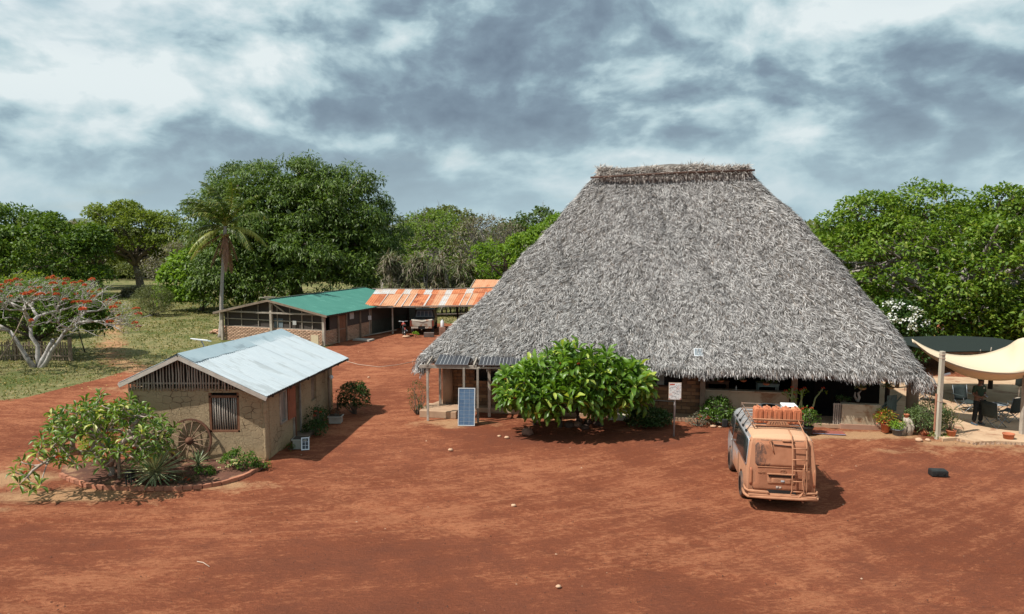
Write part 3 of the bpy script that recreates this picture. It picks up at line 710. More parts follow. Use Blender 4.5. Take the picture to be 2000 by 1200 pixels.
# ================================================================== PLANTS BY THE HUT
def grow(mb, p, tips, r_tip, rng, f=.42, up=.15, wob=.10, expn=.5, sides=7, rmax=.2):
    """branches that fork from p until they reach every tip"""
    n = len(tips)
    rad = lambda k: min(rmax, r_tip * k ** expn)
    if n == 1:
        e = tips[0]; L = (e - p).length
        P = smooth_path(p, e, rng, 3, wob); P[-2] = P[-2].lerp(e - Vector((0, 0, L * up)), .5)
        mb.tube(P, [r_tip * 1.05, r_tip, r_tip * .95, r_tip * .85], sides); return
    mean = sum(tips, Vector()) / n
    if n <= 3: groups = [[t_] for t_ in tips]
    else:
        A = np.array([tuple(t_ - mean) for t_ in tips]); u, s_, vt = np.linalg.svd(A, full_matrices=False)
        ax_ = vt[0] + .35 * np.array([rng.uniform(-1, 1) for _ in range(3)]); o_ = np.argsort(A @ ax_)
        cut = int(n * rng.uniform(.38, .62)); groups = [[tips[i] for i in o_[:cut]], [tips[i] for i in o_[cut:]]]
    for g in groups:
        mg = sum(g, Vector()) / len(g); q = p.lerp(mg, f if len(g) > 1 else .55); L = (mg - p).length
        if len(g) > 1:
            q += Vector((rng.uniform(-1, 1), rng.uniform(-1, 1), rng.uniform(-1, .4))) * L * wob * .6
            P = smooth_path(p, q, rng, 2, wob); r0, r1 = rad(n) * .9, rad(len(g))
            mb.tube(P, [min(r0, r1 * 1.25), r1 * 1.1, r1], sides); grow(mb, q, g, r_tip, rng, f, up, wob, expn, sides, rmax)
        else: grow(mb, p, g, r_tip, rng, f, up, wob, expn, sides, rmax)
def rosette_mesh(name, n, L, Wd, m, seed, droop=.5, big=True):
    rg = np.random.default_rng(seed); a = np.arange(n) * 2.4 + rg.uniform(-.3, .3, n); tl = np.linspace(1.15, -.25 - droop * .6, n) + rg.uniform(-.2, .2, n)
    Y = np.stack([np.cos(a) * np.cos(tl), np.sin(a) * np.cos(tl), np.sin(tl)], -1); O = Y * .03 * L / .3
    up = np.stack([-np.cos(a) * np.sin(tl), -np.sin(a) * np.sin(tl), np.cos(tl)], -1) + .25 * rdir(rg, n)
    s = rg.uniform(.7, 1.1, n)
    X, Y, Z = frames(Y, up, L * s, Wd * s)
    tv = np.array(BIG_V if big else LEAF_V) * np.array([1, 1, 1.6]); V = O[:, None, :] + tv[None, :, 0:1] * X[:, None, :] + tv[None, :, 1:2] * Y[:, None, :] + tv[None, :, 2:3] * Z[:, None, :]
    return np_mesh(name, V.reshape(-1, 3), BIG_F if big else LEAF_F, len(tv), n, m)
def flower_mesh(name, m, r=.07, n=26, seed=0):
    rg = np.random.default_rng(seed); d = rdir(rg, n); d[:, 2] = np.abs(d[:, 2]) * .8
    X, Y, Z = frames(d + .5 * rdir(rg, n), rdir(rg, n), r * .9, r * .7)
    tv = np.array(LEAF_V); V = (d * r * .6)[:, None, :] + tv[None, :, 0:1] * X[:, None, :] + tv[None, :, 1:2] * Y[:, None, :] + tv[None, :, 2:3] * Z[:, None, :]
    return np_mesh(name, V.reshape(-1, 3), LEAF_F, 4, n, m)
M_RED = leafmat('red_flower', (.50, .05, .02), (.62, .12, .06), .25, .2)
M_ORANGE = leafmat('orange_flower', (.52, .085, .035), (.62, .17, .085), .25, .2)
M_FRL = leafmat('frangipani_leaf', (.07, .14, .02), (.19, .28, .055), .35, .45, (.50, .50, .16), .10, .40)
M_FRL2 = leafmat('frangipani_leaf_lush', (.060, .135, .013), (.165, .29, .036), .35, .45, (.42, .50, .10), .10, .38)
M_DGREEN = leafmat('dark_leaf', (.022, .055, .012), (.06, .115, .025), .25, .3)
M_MGREEN = leafmat('mid_leaf', (.045, .105, .015), (.12, .21, .03), .35, .3)
M_BRIGHT = leafmat('bright_leaf', (.12, .24, .02), (.28, .42, .05), .4, .3)
def rosette_tree(root, bases, tips, meshes, m_branch, rng, r_tip, flowers=(), fl_mesh=None, sc=(.75, 1.15), rmax=.12, f=.42, rosette='leaf_rosette'):
    mb = MB()
    near = {i: [] for i in range(len(bases))}
    for t_ in tips: near[min(near, key=lambda i: (t_ - bases[i]).length)].append(t_)
    for i, g in near.items():
        if g:
            b0 = bases[i]; st = b0 + Vector((0, 0, .3)); mb.tube([b0 + Vector((0, 0, -.08)), b0 + Vector((.02, 0, .12)), st], [rmax * 1.15, rmax, rmax * .9], 8)
            grow(mb, st, g, r_tip, rng, f=f, rmax=rmax * .9, wob=.14)
    mb.build('trunk', m_branch, root)
    for t_ in tips:
        s = rng.uniform(*sc); M = Matrix.Translation(t_) @ Matrix.Rotation(rng.uniform(0, 6.28), 4, 'Z') @ Matrix.Rotation(rng.uniform(-.5, .5), 4, 'X') @ Matrix.Rotation(rng.uniform(-.5, .5), 4, 'Y') @ Matrix.Scale(s, 4)
        imat(rng.choice(meshes), rosette, root, M)
    for t_ in flowers: inst(fl_mesh, 'flower_cluster', root, t_, (0, 0, rng.uniform(0, 6)), (rng.uniform(.7, 1.2),) * 3)

rng = random.Random(21)
# big frangipani in the bed: crown spreads over the edging towards the yard
fr = thing('frangipani_tree', 'large spreading frangipani with forked pale branches and red flowers left of the hut', 'tree', (-11.9, 20.7, .03))
tips = []
while len(tips) < 128:
    d = Vector((rng.gauss(0, 1), rng.gauss(0, 1), rng.gauss(0, 1))).normalized()
    if d.z < -.28: continue
    k = rng.uniform(.62, 1.0); p = Vector((d.x * 2.15 + .1, d.y * 1.45 - .95, 1.25 + d.z * 1.28)) if True else None
    p = Vector((d.x * 1.85 * k + .22, d.y * 1.5 * k - .95, 1.25 + d.z * 1.36 * k))
    if all((p - q).length > .22 for q in tips): tips.append(p)
tips = [p + Vector((.28, 0, 0)) for p in tips]
tips += [Vector((-1.45, -1.6, .5)), Vector((-1.6, -1.5, .9)), Vector((-1.5, -1.9, .75)), Vector((-.95, -2.1, .28)), Vector((-.7, -2.15, .45)), Vector((-1.2, -2.2, .5)), Vector((-1.5, -1.3, .55))]
ros = [rosette_mesh('leaf_rosette', rng.choice((8, 9, 11)), .27, .088, M_FRL, s, .5) for s in range(4)]
flm = flower_mesh('flower_cluster', M_RED, .05, 20)
rosette_tree(fr, [Vector((0, 0, 0))], tips, ros, pm('frangipani_bark', (.46, .38, .32), (.27, .21, .17), 5, .8, bump=.4), rng, .017, [t_ + Vector((0, 0, .12)) for t_ in rng.sample(tips, 14)], flm, rmax=.085)
# light shrub showing through behind it
def bush(name, label, base, rx, ry, h, n, leaf, m, seed, group=None, cat='bush', clump=None, nl=26, stems=7, wide=.6, big=False, lift=.0, flat=.9, bark=None, droop=.1):
    rg = np.random.default_rng(seed); rng = random.Random(seed)
    root = thing(name, label, cat, base, 0, group)
    lobes = [(0, 0, h * (.5 + lift), rx * .8, ry * .8, h * (.5 - lift * .5)), (rx * .25, -ry * .1, h * (.42 + lift), rx * .72, ry * .75, h * .42), (-rx * .3, ry * .1, h * (.4 + lift), rx * .68, ry * .7, h * .42)]
    C = on_ellipsoid(rg, n, lobes, -.6); C[:, 2] = np.maximum(C[:, 2], leaf * .6); cr = clump or min(rx, ry) * .3
    mb = MB()
    for k in range(stems):
        e = Vector(C[rg.integers(n)]); mb.tube(smooth_path((rng.uniform(-.1, .1) * rx, rng.uniform(-.1, .1) * ry, -.04), e, rng, 3, .2), [.022, .018, .013, .006], 5)
    mb.build('stems', bark or M_BARK, root)
    leafcloud('foliage', C, cr * (.6 + .8 * rg.random(n)), nl, leaf, leaf * wide, m, rg, root, flat, droop, big=big)
    return root
M_FEATH = leafmat('yellow_green_leaf', (.13, .21, .02), (.30, .38, .06), .45, .3)
bush('feathery_shrub', 'bright yellow-green feathery shrub inside the frangipani beside the hut', (-12.2, 21.4, .03), 1.0, .7, 2.0, 90, .075, M_FEATH, 31, nl=60, wide=.45, clump=.26, cat='shrub')
# brown stake and black stump
tag(MB().box((-11.5, 20.42, .4), (.075, .075, .85)).build('stake', M_WOOD), 'short square brown stake under the frangipani', 'stake')
bk = thing('black_stool', 'small black stool-like stand on the garden soil beside the variegated agave', 'stool', (-10.93, 19.93, .05))
MB().box((0, 0, .34), (.2, .2, .06)).box((0, .07, .2), (.17, .03, .26)).build('seat', M_BLACK, bk, .01)
for sx, sy in ((-1, -1), (1, -1), (1, 1), (-1, 1)): MB().box((sx * .075, sy * .075, .16), (.035, .035, .32)).build('leg', M_BLACK, bk)
# variegated agaves, each leaf a part
m, t, b = newmat('variegated_leaf'); g = t.node('ShaderNodeTexCoord').outputs['Object']; s3 = t.node('ShaderNodeSeparateXYZ'); t.link(g, s3.inputs[0])
ab = t.math('ABSOLUTE', s3.outputs[0]); e = t.ramp(ab, [(.009, 0), (.014, 1)])
t.link(t.mix(e, (.09, .15, .05), (.66, .67, .38)), b.inputs['Base Color']); b.inputs['Roughness'].default_value = .38; b.inputs['Specular IOR Level'].default_value = .5
M_VAR = m
def agave(name, label, base, L, n, wd, seed):
    root = thing(name, label, 'agave', base); rng = random.Random(seed)
    mb = MB(); V = []; ns = 6
    for j in range(ns + 1):
        f = j / ns; w = wd * (1 - f) ** .55 * (.75 + .5 * f if f < .5 else 1) * .5; z = -.10 * L * f * f
        V += [(-w, f * L, z + w * .45), (0, f * L, z), (w, f * L, z + w * .45)]
    mb.add(V, [(3 * j + q, 3 * j + q + 1, 3 * j + q + 4, 3 * j + q + 3) for j in range(ns) for q in (0, 1)], True)
    lm = mb.mesh('leaf', M_VAR)
    for k in range(n):
        f = (k + .5) / n; el = R(84) - R(112) * f ** 1.15 + rng.uniform(-.07, .07); az = k * 2.39996
        s = .72 + .32 * math.sin(math.pi * min(1, f * .75 + .2)) + rng.uniform(-.06, .06)
        M = Matrix.Translation((0, 0, .22 * L + .1 * (1 - f) * L)) @ Matrix.Rotation(az, 4, 'Z') @ Matrix.Rotation(el, 4, 'X') @ Matrix.Scale(s, 4)
        imat(lm, 'leaf', root, M)
    MB().lathe([(.05 * L, 0), (.07 * L, .15 * L), (.04 * L, .34 * L)], 8).build('stem', M_BARK, root)
    return root
agave('variegated_agave', 'big spiky agave with cream-edged leaves by the brick edging', (-10.3, 20.15, .05), .98, 150, .072, 1)
agave('variegated_agave', 'small spiky agave with cream-edged leaves below the barred window', (-9.6, 21.35, .05), .44, 46, .045, 2)
r = bush('flowering_shrub', 'leafy green bush with pale yellow flowers at the right end of the garden bed', (-8.3, 21.35, .04), .55, .34, .52, 38, .075, M_MGREEN, 41, nl=24, clump=.13, cat='shrub')
yf = flower_mesh('flower', leafmat('pale_yellow_petal', (.72, .72, .34), (.8, .8, .5), .3, .2), .04, 12)
rng = random.Random(9)
for k in range(9): inst(yf, 'flower', r, (rng.uniform(-.6, .1), rng.uniform(-.45, -.2), rng.uniform(.1, .45)))
bush('low_plant', 'low dark green plant between the small agave and the flowering bush', (-9.15, 20.75, .04), .3, .2, .18, 16, .06, M_MGREEN, 42, nl=26, clump=.09, cat='plant')
r = bush('ground_cover', 'sprawling dark red-tinged plant along the brick edging right of the big agave', (-9.7, 20.1, .04), .65, .25, .16, 40, .05, leafmat('bronze_leaf', (.05, .045, .02), (.12, .09, .04), .2, .3), 43, nl=20, clump=.1, cat='plant')
for k in range(8): inst(flm, 'flower', r, (rng.uniform(-.6, .6), rng.uniform(-.25, .15), rng.uniform(.1, .2)), (0, 0, 0), (.5,) * 3)
bush('trailing_plant', 'trailing green plant spilling over the right end of the brick edging', (-7.7, 21.35, .02), .3, .16, .16, 14, .06, M_MGREEN, 44, nl=24, clump=.1, cat='plant')
bush('clipped_bush', 'rounded dark-green bush with bare stems at the far right corner of the hut', (-6.35, 28.35, 0), .58, .5, 1.15, 70, .085, M_DGREEN, 45, nl=46, wide=.4, lift=.12, clump=.17, stems=14)
bush('seedling', 'thin young shrub against the far right corner of the hut', (-7.02, 28.2, 0), .18, .15, .95, 16, .06, M_DGREEN, 46, nl=9, clump=.12, cat='plant')
# shaded plants and containers by the hut door
M_CONC = pm('concrete', (.42, .38, .33), (.30, .27, .23), 3, .9, bump=.3)
M_TERRA = pm('terracotta', (.50, .17, .085), (.38, .12, .06), 3, .8, bump=.15)
def pot(name, label, base, r, h, m, rimh=.04, square=False, soil=True, group=None):
    root = thing(name, label, 'plant pot', base, 0, group)
    if square:
        mb = MB(); mb.box((0, 0, h / 2), (r * 1.7, r * 1.4, h)); mb.box((0, 0, h - rimh / 2), (r * 2, r * 1.65, rimh)); mb.build('tub', m, root, .01)
        MB().box((0, 0, h + .002), (r * 1.75, r * 1.4, .02)).build('soil', M_DARKW, root)
    else:
        MB().lathe([(r * .66, 0), (r * .72, .01), (r * .92, h - rimh), (r, h - rimh), (r, h), (r * .88, h), (r * .86, h - .04), (.001, h - .04)], 18, cap=False).build('tub', m, root)
    return root
pot('planter_box', 'pale square planter tub standing in the hut shadow with a small solar panel against it', (-7.12, 23.6, 0), .26, .34, pm('grey_green_tub', (.40, .41, .36), (.32, .33, .28), 3, .8), square=True)
sp_ = thing('small_solar_panel', 'small white-framed solar panel leaning on the planter in the hut shadow', 'solar panel', (-6.88, 23.28, .02))
def solar(root, w, h, nx, ny, fr_m, cell_m, gap=.012, thick=.03, line=None, cellname='cell'):
    """panel in its own XY plane, standing on y=0"""
    mb = MB(); fwid = .03 * max(1, w)
    for c, d in (((0, fwid / 2, 0), (w, fwid, thick)), ((0, h - fwid / 2, 0), (w, fwid, thick)), ((-w / 2 + fwid / 2, h / 2, 0), (fwid, h - 2 * fwid, thick)), ((w / 2 - fwid / 2, h / 2, 0), (fwid, h - 2 * fwid, thick))): mb.box(c, d)
    mb.build('panel_frame', fr_m, root)
    MB().box((0, h / 2, -.004), (w - 2 * fwid, h - 2 * fwid, .012)).build('back_sheet', line or fr_m, root)
    cw = (w - 2 * fwid) / nx; ch = (h - 2 * fwid) / ny
    cm = MB().box((0, 0, 0), (cw - gap, ch - gap, .004)).mesh(cellname, cell_m)
    for i in range(nx):
        for j in range(ny): inst(cm, cellname, root, (-w / 2 + fwid + cw * (i + .5), fwid + ch * (j + .5), .0055))
M_ALU = pm('alu_frame', (.72, .74, .76), (.62, .64, .66), 4, .4, .3, bump=0)
M_CELLD = pm('dark_cell', (.02, .025, .035), (.03, .035, .05), 5, .3, bump=0, spec=.5)
solar(sp_, .26, .42, 2, 3, M_ALU, M_CELLD)
sp_.rotation_euler = (R(66), 0, R(14))
bush('door_plant', 'shaded leafy plant beside the hut door step', (-7.1, 25.3, 0), .42, .5, .42, 30, .07, M_DGREEN, 47, nl=26, clump=.14, cat='plant')
r = bush('shaded_shrub', 'scraggly shrub with a few orange flowers right of the hut door', (-7.2, 25.7, 0), .35, .3, .85, 22, .07, M_DGREEN, 48, nl=16, clump=.12, cat='shrub')
for k in range(5): inst(flm, 'flower', r, (rng.uniform(-.2, .3), rng.uniform(-.3, 0), rng.uniform(.6, .9)), (0, 0, 0), (.8,) * 3)
bush('vine', 'dark vine on the hut side wall left of the rough pole', (-7.25, 26.9, 0), .28, .5, .55, 26, .06, M_DGREEN, 49, nl=22, clump=.13, cat='plant')
r = pot('white_tub', 'pale concrete tub with a reddish plant at the far end of the hut wall', (-6.75, 26.9, 0), .27, .28, M_CONC, square=True)
bush('red_leaf_plant', 'small reddish plant in the pale concrete tub behind the hut', (-6.75, 26.95, .28), .2, .15, .2, 12, .05, leafmat('bronze2', (.10, .035, .02), (.2, .08, .03), .2, .3), 50, nl=18, clump=.07, cat='plant')
bush('low_weed', 'low spreading weeds at the foot of the planter box in the hut shadow', (-7.35, 23.45, 0), .22, .2, .16, 12, .05, M_MGREEN, 51, nl=16, clump=.08, cat='plant')
# rope lying across the yard
P = []
pts_px = [(677, 706), (700, 712), (740, 717), (775, 713), (800, 708), (822, 703)]
rp = MB(); rp.tube([gp(u, v, .015) for u, v in pts_px], .016, 5); tag(rp.build('rope', pm('pale_rope', (.55, .42, .33), (.45, .33, .25), 5, .9, bump=0)), 'pale rope lying in a shallow curve across the red yard behind the hut', 'rope')
tw = MB(); tw.tube([gp(385, 1097, .012), gp(397, 1099, .014), gp(409, 1107, .012)], .011, 4); tag(tw.build('dry_twig', pm('pale_rope', (.5, .4, .3))), 'single pale dry twig on the bare foreground earth', 'twig')

# ================================================================== THATCHED HOUSE
A0 = Vector((-3.95, 28.35, 0)); E1 = Vector((.985, -.173, 0)); E2 = Vector((.173, .985, 0)); YAW = math.atan2(E1.y, E1.x)
TH = thing('thatched_house', 'great steep-roofed grey thatched house with brick and plaster walls', 'house', A0, YAW)   # local x = s, y = t
def Bw(s, t, z=0): return A0 + E1 * s + E2 * t + Vector((0, 0, z))
SW, TD = 19.15, 13.0; ZR = 10.0; SR0, SR1 = 7.05, 13.35
def foot(q):
    """perimeter point, q in [0,1): rounded rectangle, and its partner on the ridge"""
    a = 2 * math.pi * q; c, s = math.cos(a), math.sin(a); n = 18.0
    rr = (abs(c) ** n + abs(s) ** n) ** (-1 / n)
    x, y = rr * c, rr * s
    return x, y
def roof_pt(x, y, b):
    """x,y in [-1,1] footprint coords, b 0 eave .. 1 ridge -> local s,t,z"""
    s0 = SW / 2 + x * SW / 2; t0 = TD / 2 + y * TD / 2
    side = max(abs(x), 1e-6) ; ridge_s = np.clip(SR0 + (SR1 - SR0) * (x + 1) / 2, SR0, SR1)
    k = 0
    s = s0 + (ridge_s - s0) * b; t_ = t0 + (TD / 2 - t0) * b
    ze = 2.09 + .05 * max(0, -x) + .04 * math.sin(9 * x + 3 * y)
    wl = .5 - .5 * x
    f = (b ** 1.12) * wl + (1 - (1 - b) ** 1.0) * (1 - wl)
    bulge = .55 * math.sin(math.pi * b) * (1 - wl) * max(0, x) ** 3
    z = ze + (ZR - ze) * f + bulge
    sag = (.045 * math.sin(5.2 * s + 2 * z) + .13 * math.sin(1.1 * s + .9 * z + 2 * y) + .07 * math.sin(2.3 * z - .7 * s)) * math.sin(math.pi * b) ** .7 if 0 < b < 1 else 0
    return s, t_ , z + sag
NQ, NBb = 150, 26
V = []; F = []
for j in range(NBb + 1):
    for i in range(NQ):
        V.append(roof_pt(*foot(i / NQ), j / NBb))
F = [(j * NQ + i, j * NQ + (i + 1) % NQ, (j + 1) * NQ + (i + 1) % NQ, (j + 1) * NQ + i) for j in range(NBb) for i in range(NQ)]
base_n = len(V)
for i in range(NQ):                                      # underside, so that the inside is closed above the head
    x, y = foot(i / NQ); s, t_, z = roof_pt(x, y, 0); V.append((s, t_, z - .14))
for i in range(NQ):
    x, y = foot(i / NQ); s, t_, z = roof_pt(x, y, .9); V.append((s, t_, z - .5))
F += [(i, base_n + i, base_n + (i + 1) % NQ, (i + 1) % NQ) for i in range(NQ)]
F += [(base_n + i, base_n + NQ + i, base_n + NQ + (i + 1) % NQ, base_n + (i + 1) % NQ) for i in range(NQ)]
M_THB = pm('thatch_under', (.22, .20, .18), (.11, .10, .09), 5, .95, bump=.8, bscale=25)
MB().add(V, F, True).build('thatch_base', M_THB, TH)
m, t, b = newmat('thatch_strand')
g = t.node('ShaderNodeNewGeometry'); rpi = g.outputs['Random Per Island']; pos = g.outputs['Position']
n1 = t.noise(pos, .8, 5, .6); n2 = t.noise(pos, 3.6, 5, .65); n3 = t.noise(t.mapping(pos, (.5, .5, 2.6)), .7, 4, .6)
f = t.math('ADD', t.math('MULTIPLY', rpi, .50), t.math('MULTIPLY', n1, .30)); f = t.math('ADD', f, t.math('MULTIPLY', n2, .75)); f = t.math('ADD', f, t.math('MULTIPLY', n3, .2))
sx = t.node('ShaderNodeSeparateXYZ'); t.link(pos, sx.inputs[0])
f = t.math('SUBTRACT', f, t.math('MULTIPLY', t.ramp(sx.outputs[2], [(.0, 0), (1, 1)]), 0))
col = t.ramp(f, [(.52, (.055, .051, .049)), (.68, (.165, .155, .149)), (.90, (.335, .318, .308)), (1.10, (.58, .56, .54))])
br = t.math('LESS_THAN', t.math('FRACT', t.math('MULTIPLY', rpi, 23.7)), .03)
col = t.mix(t.math('MULTIPLY', br, .5), col, (.25, .15, .085))
t.link(col, b.inputs['Base Color']); b.inputs['Roughness'].default_value = .8; b.inputs['Specular IOR Level'].default_value = .15
M_TH = m
STR_V = [(-.5, 0, 0), (.5, 0, 0), (.42, .55, .16), (-.42, .55, .16), (.06, 1, .05), (-.06, 1, .05)]; STR_F = [(0, 1, 2, 3), (3, 2, 4, 5)]
def strands(name, n, blo, bhi, qlo, qhi, Lm, Wm, lift, jit, seed, pw=1.0, out=.015):
    rg = np.random.default_rng(seed)
    q = rg.uniform(qlo, qhi, n); bb = blo + (bhi - blo) * rg.random(n) ** pw
    keep = rg.random(n) < (1 - .62 * bb) if bhi > .5 else np.ones(n, bool)
    q, bb = q[keep], bb[keep]; n = len(q)
    P = np.array([roof_pt(*foot(a), c) for a, c in zip(q, bb)]); e = .02
    Pd = np.array([roof_pt(*foot(a), c - e) for a, c in zip(q, bb)]); Ps = np.array([roof_pt(*foot(a + .002), c) for a, c in zip(q, bb)])
    down = unit(Pd - P); side = unit(Ps - P); nrm = unit(np.cross(side, -down)); nrm *= np.sign(nrm[:, 2:3] + 1e-9)
    cell = (np.floor(P[:, 0] / .21 + .5 * np.sin(P[:, 2] * 4)) * 127.1 + np.floor(P[:, 2] / .19 + .5 * np.sin(P[:, 0] * 5)) * 311.7 + np.floor(P[:, 1] / .4) * 74.7); hs = (np.sin(cell) * 43758.5453) % 1.0; hs2 = (np.sin(cell * 1.7) * 24634.6345) % 1.0
    ph = np.sin(P[:, 0] * 2.3 + P[:, 2] * 3.1) * np.sin(P[:, 2] * 2.2 - P[:, 0] * 1.1)
    Y = unit(down + side * (rg.normal(size=(n, 1)) * jit * .7 + .12 * ph[:, None] + (hs[:, None] - .5) * 1.5) + nrm * (lift * rg.random((n, 1)) - .02 + .22 * hs2[:, None]))
    s = rg.uniform(.6, 1.3, n)
    X, Y, Z = frames(Y, unit(nrm + .6 * rdir(rg, n)), Lm * s, Wm * rg.uniform(.6, 1.3, n))
    return stamp(name, STR_V, STR_F, P + nrm * (out + .05 * rg.random((n, 1))), X, Y, Z, M_TH, TH, kind='stuff')
# perimeter fractions: 0 = +x end, .25 = back, .5 = -x end, .75 = front
strands('thatch', 215000, .0, 1.0, .44, 1.06, .235, .017, .30, .50, 11)
strands('thatch_tufts', 52000, .0, 1.0, .47, 1.03, .22, .018, .7, 1.2, 12, out=.03)
strands('back_thatch', 9000, .0, 1.0, .06, .44, .5, .07, .3, .3, 13)
# hanging fringe along the eave
rg = np.random.default_rng(14); n = 13000; q = rg.uniform(.40, 1.08, n)
P = np.array([roof_pt(*foot(a), .004) for a in q]); P0 = np.array([roof_pt(*foot(a), .03) for a in q]); dn = unit(P - P0)
Y = unit(dn * rg.uniform(.2, .9, (n, 1)) + np.array([0, 0, -1]) * rg.uniform(.2, .9, (n, 1)) + .28 * rdir(rg, n))
lump = 1 + .35 * np.sin(q * 260) * np.sin(q * 97 + 1)
X, Y, Z = frames(Y, rdir(rg, n), rg.uniform(.10, .24, n) * lump, .026)
stamp('eave_fringe', STR_V, STR_F, P + np.stack([rg.normal(size=n) * .03, rg.normal(size=n) * .04, rg.uniform(-.12, .08, n)], -1), X, Y, Z, M_TH, TH, kind='stuff')
# droopier tufts at the left and right eave corners
for (sc_, nn, drop) in (((.32, .1), 700, .30), ((18.85, .1), 800, .40)):
    O_ = np.stack([sc_[0] + rg.normal(size=nn) * .14, sc_[1] + rg.normal(size=nn) * .2 + .2, 1.98 + rg.normal(size=nn) * .12], -1)
    sg = -1 if sc_[0] < 5 else 1
    Y = unit(np.array([sg * .25, -.15, -.95]) + .5 * rdir(rg, nn)); X, Y, Z = frames(Y, rdir(rg, nn), rg.uniform(.25, drop, nn), .03)
    stamp('corner_tuft', STR_V, STR_F, O_, X, Y, Z, M_TH, TH, kind='stuff')
# shaggy ridge
n = 16000; s = rg.uniform(SR0 - .15, SR1 + .15, n); hump = .42 + .20 * np.sin(s * 2.1) * np.sin(s * .9 + 1)
side = np.where(rg.random(n) < .6, -1, 1); rr_ = rg.uniform(.0, 1, n) ** .6; O_ = np.stack([s, TD / 2 + side * .36 * np.sqrt(1 - rr_ ** 2 + .02) , ZR - .22 + (hump * .55 + .10) * rr_], -1)
Y = unit(np.stack([rg.normal(size=n) * .45 + .25, side * rg.uniform(.3, 1, n), rg.uniform(-1.3, .55, n)], -1)); X, Y, Z = frames(Y, np.stack([0 * s, side, 1.0 + 0 * s], -1) + .4 * rdir(rg, n), rg.uniform(.2, .5, n), .032)
stamp('ridge_thatch', STR_V, STR_F, O_, X, Y, Z, pm('ridge_straw', (.58, .53, .48), (.36, .32, .285), 3, .85, bump=0, island=.45), TH, kind='stuff')
mb = MB(); mb.tube([(SR0 - .1, TD / 2, ZR - .05), ((SR0 + SR1) / 2, TD / 2, ZR + .12), (SR1 + .1, TD / 2, ZR - .05)], [.20, .26, .20], 10); mb.build('ridge_core', M_THB, TH)
M_POLE = pm('ridge_pole', (.13, .075, .055), (.08, .05, .04), 3, .8, bump=.3)
MB().tube([(SR0 - .45, TD / 2 - .66, ZR - .24), ((SR0 + SR1) / 2, TD / 2 - .66, ZR - .09), (SR1 + .4, TD / 2 - .66, ZR - .02)], .045, 7).build('ridge_pole', M_POLE, TH)
MB().tube([(SR0 - .3, TD / 2 - .1, ZR + .02), (SR0 + .6, TD / 2 - .1, ZR)], .03, 6).build('ridge_pole', M_POLE, TH)
MB().tube([(SR1 - .5, TD / 2 - .1, ZR), (SR1 + .35, TD / 2 - .1, ZR + .08)], .03, 6).build('ridge_pole', M_POLE, TH)
MB().tube([(SR0 - .75, TD / 2 - .3, ZR - 1.0), (SR0 + .2, TD / 2 - .3, ZR - 1.0)], .03, 6).build('ridge_pole', M_WOODG, TH)

# floor, walls
M_SLAB = pm('tan_slab', (.46, .31, .20), (.36, .23, .15), 1.8, .9, bump=.3, dirt=(.55, .40, .27), dirt_amt=.3)
M_PLAST = pm('cream_plaster', (.50, .42, .30), (.40, .33, .23), 2, .9, bump=.35, dirt=(.28, .17, .10), dirt_amt=.35)
M_BRW = pm('adobe_brick', (.34, .19, .10), (.25, .135, .075), 4, .9, bump=.5, island=.3)
M_MORT = pm('brick_mortar', (.22, .135, .085), (.16, .10, .065), 4, .95, bump=.3)
MB().prism([(.15, .62), (18.2, .62), (18.6, 2), (18.6, 11.8), (.6, 11.8), (.6, 2)], -.05, .13).build('floor', M_SLAB, TH, .03)
WT = 1.35
def brick_wall(parent, x0, x1, z0, z1, y, openings, bw=.36, bh=.145, th=.1, wallname='wall', seed=1, side=None, limit=300, cnt=[0]):
    """mortar wall with proud bricks (each a part) on its front face; side swaps axes"""
    rng = random.Random(seed)
    wall = wall_xz(openings, x0, x1, z0, lambda x: z1, y, y + (.26 if side is None else side), wallname, M_MORT, parent, .9, sw=side is not None)
    key = 'brick%d' % int(bw * 1000)
    if key not in bpy.data.meshes: MB().box((0, 0, 0), (bw - .018, .05, bh - .016)).mesh(key, M_BRW)
    me = bpy.data.meshes[key]
    z = z0 + bh / 2; row = 0
    while z < z1 - .02:
        x = x0 + (bw / 2 if row % 2 else 0) + bw / 2
        while x < x1 - bw * .3:
            if not any(o[0] - bw * .45 < x < o[1] + bw * .45 and o[2] - bh * .4 < z < o[3] + bh * .4 for o in openings):
                p = (x, y - .012 + rng.uniform(-.006, .006), z) if side is None else (y + .012 * (1 if side < 0 else -1) + rng.uniform(-.006, .006), x, z)
                inst(me, 'brick', wall, p, (rng.uniform(-.01, .01), rng.uniform(-.008, .008), 0 if side is None else R(90)), (rng.uniform(.92, 1.0), 1, rng.uniform(.9, 1)))
            x += bw
        z += bh; row += 1
    return wall
# left rooms: brick, from s=1.1 to 11.3, openings for dark windows and a door
ops = [(2.2, 3.15, 1.15, 1.95), (4.2, 5.2, 1.1, 1.95), (6.3, 7.1, .13, 1.95), (9.5, 10.6, 1.2, 1.98)]
brick_wall(TH, 1.1, 5.9, 0, 2.6, WT, ops[:2], wallname='brick_wall', seed=2)
brick_wall(TH, 5.9, 11.25, 0, 2.6, WT, ops[2:], wallname='brick_wall', seed=3)
wl_ = brick_wall(TH, WT + .26, 9.0, 0, 2.6, 1.1, [], wallname='brick_wall', seed=4, side=.26, bw=.4)
for (a, b_, c, d) in ops:
    mb = MB()
    for p, q in (((a, 0, c), (a, 0, d)), ((b_, 0, c), (b_, 0, d)), ((a, 0, d), (b_, 0, d)), ((a, 0, c), (b_, 0, c))): mb.bar(p, q, .06, .08, up=(0, 1, 0))
    w_ = mb.build('window_frame' if c > .5 else 'door_frame', M_DARKW, TH); w_.location = (0, WT + .05, 0)
    MB().box(((a + b_) / 2, .25, (c + d) / 2), (b_ - a, .02, d - c)).build('dark_opening', M_BLACK, w_)
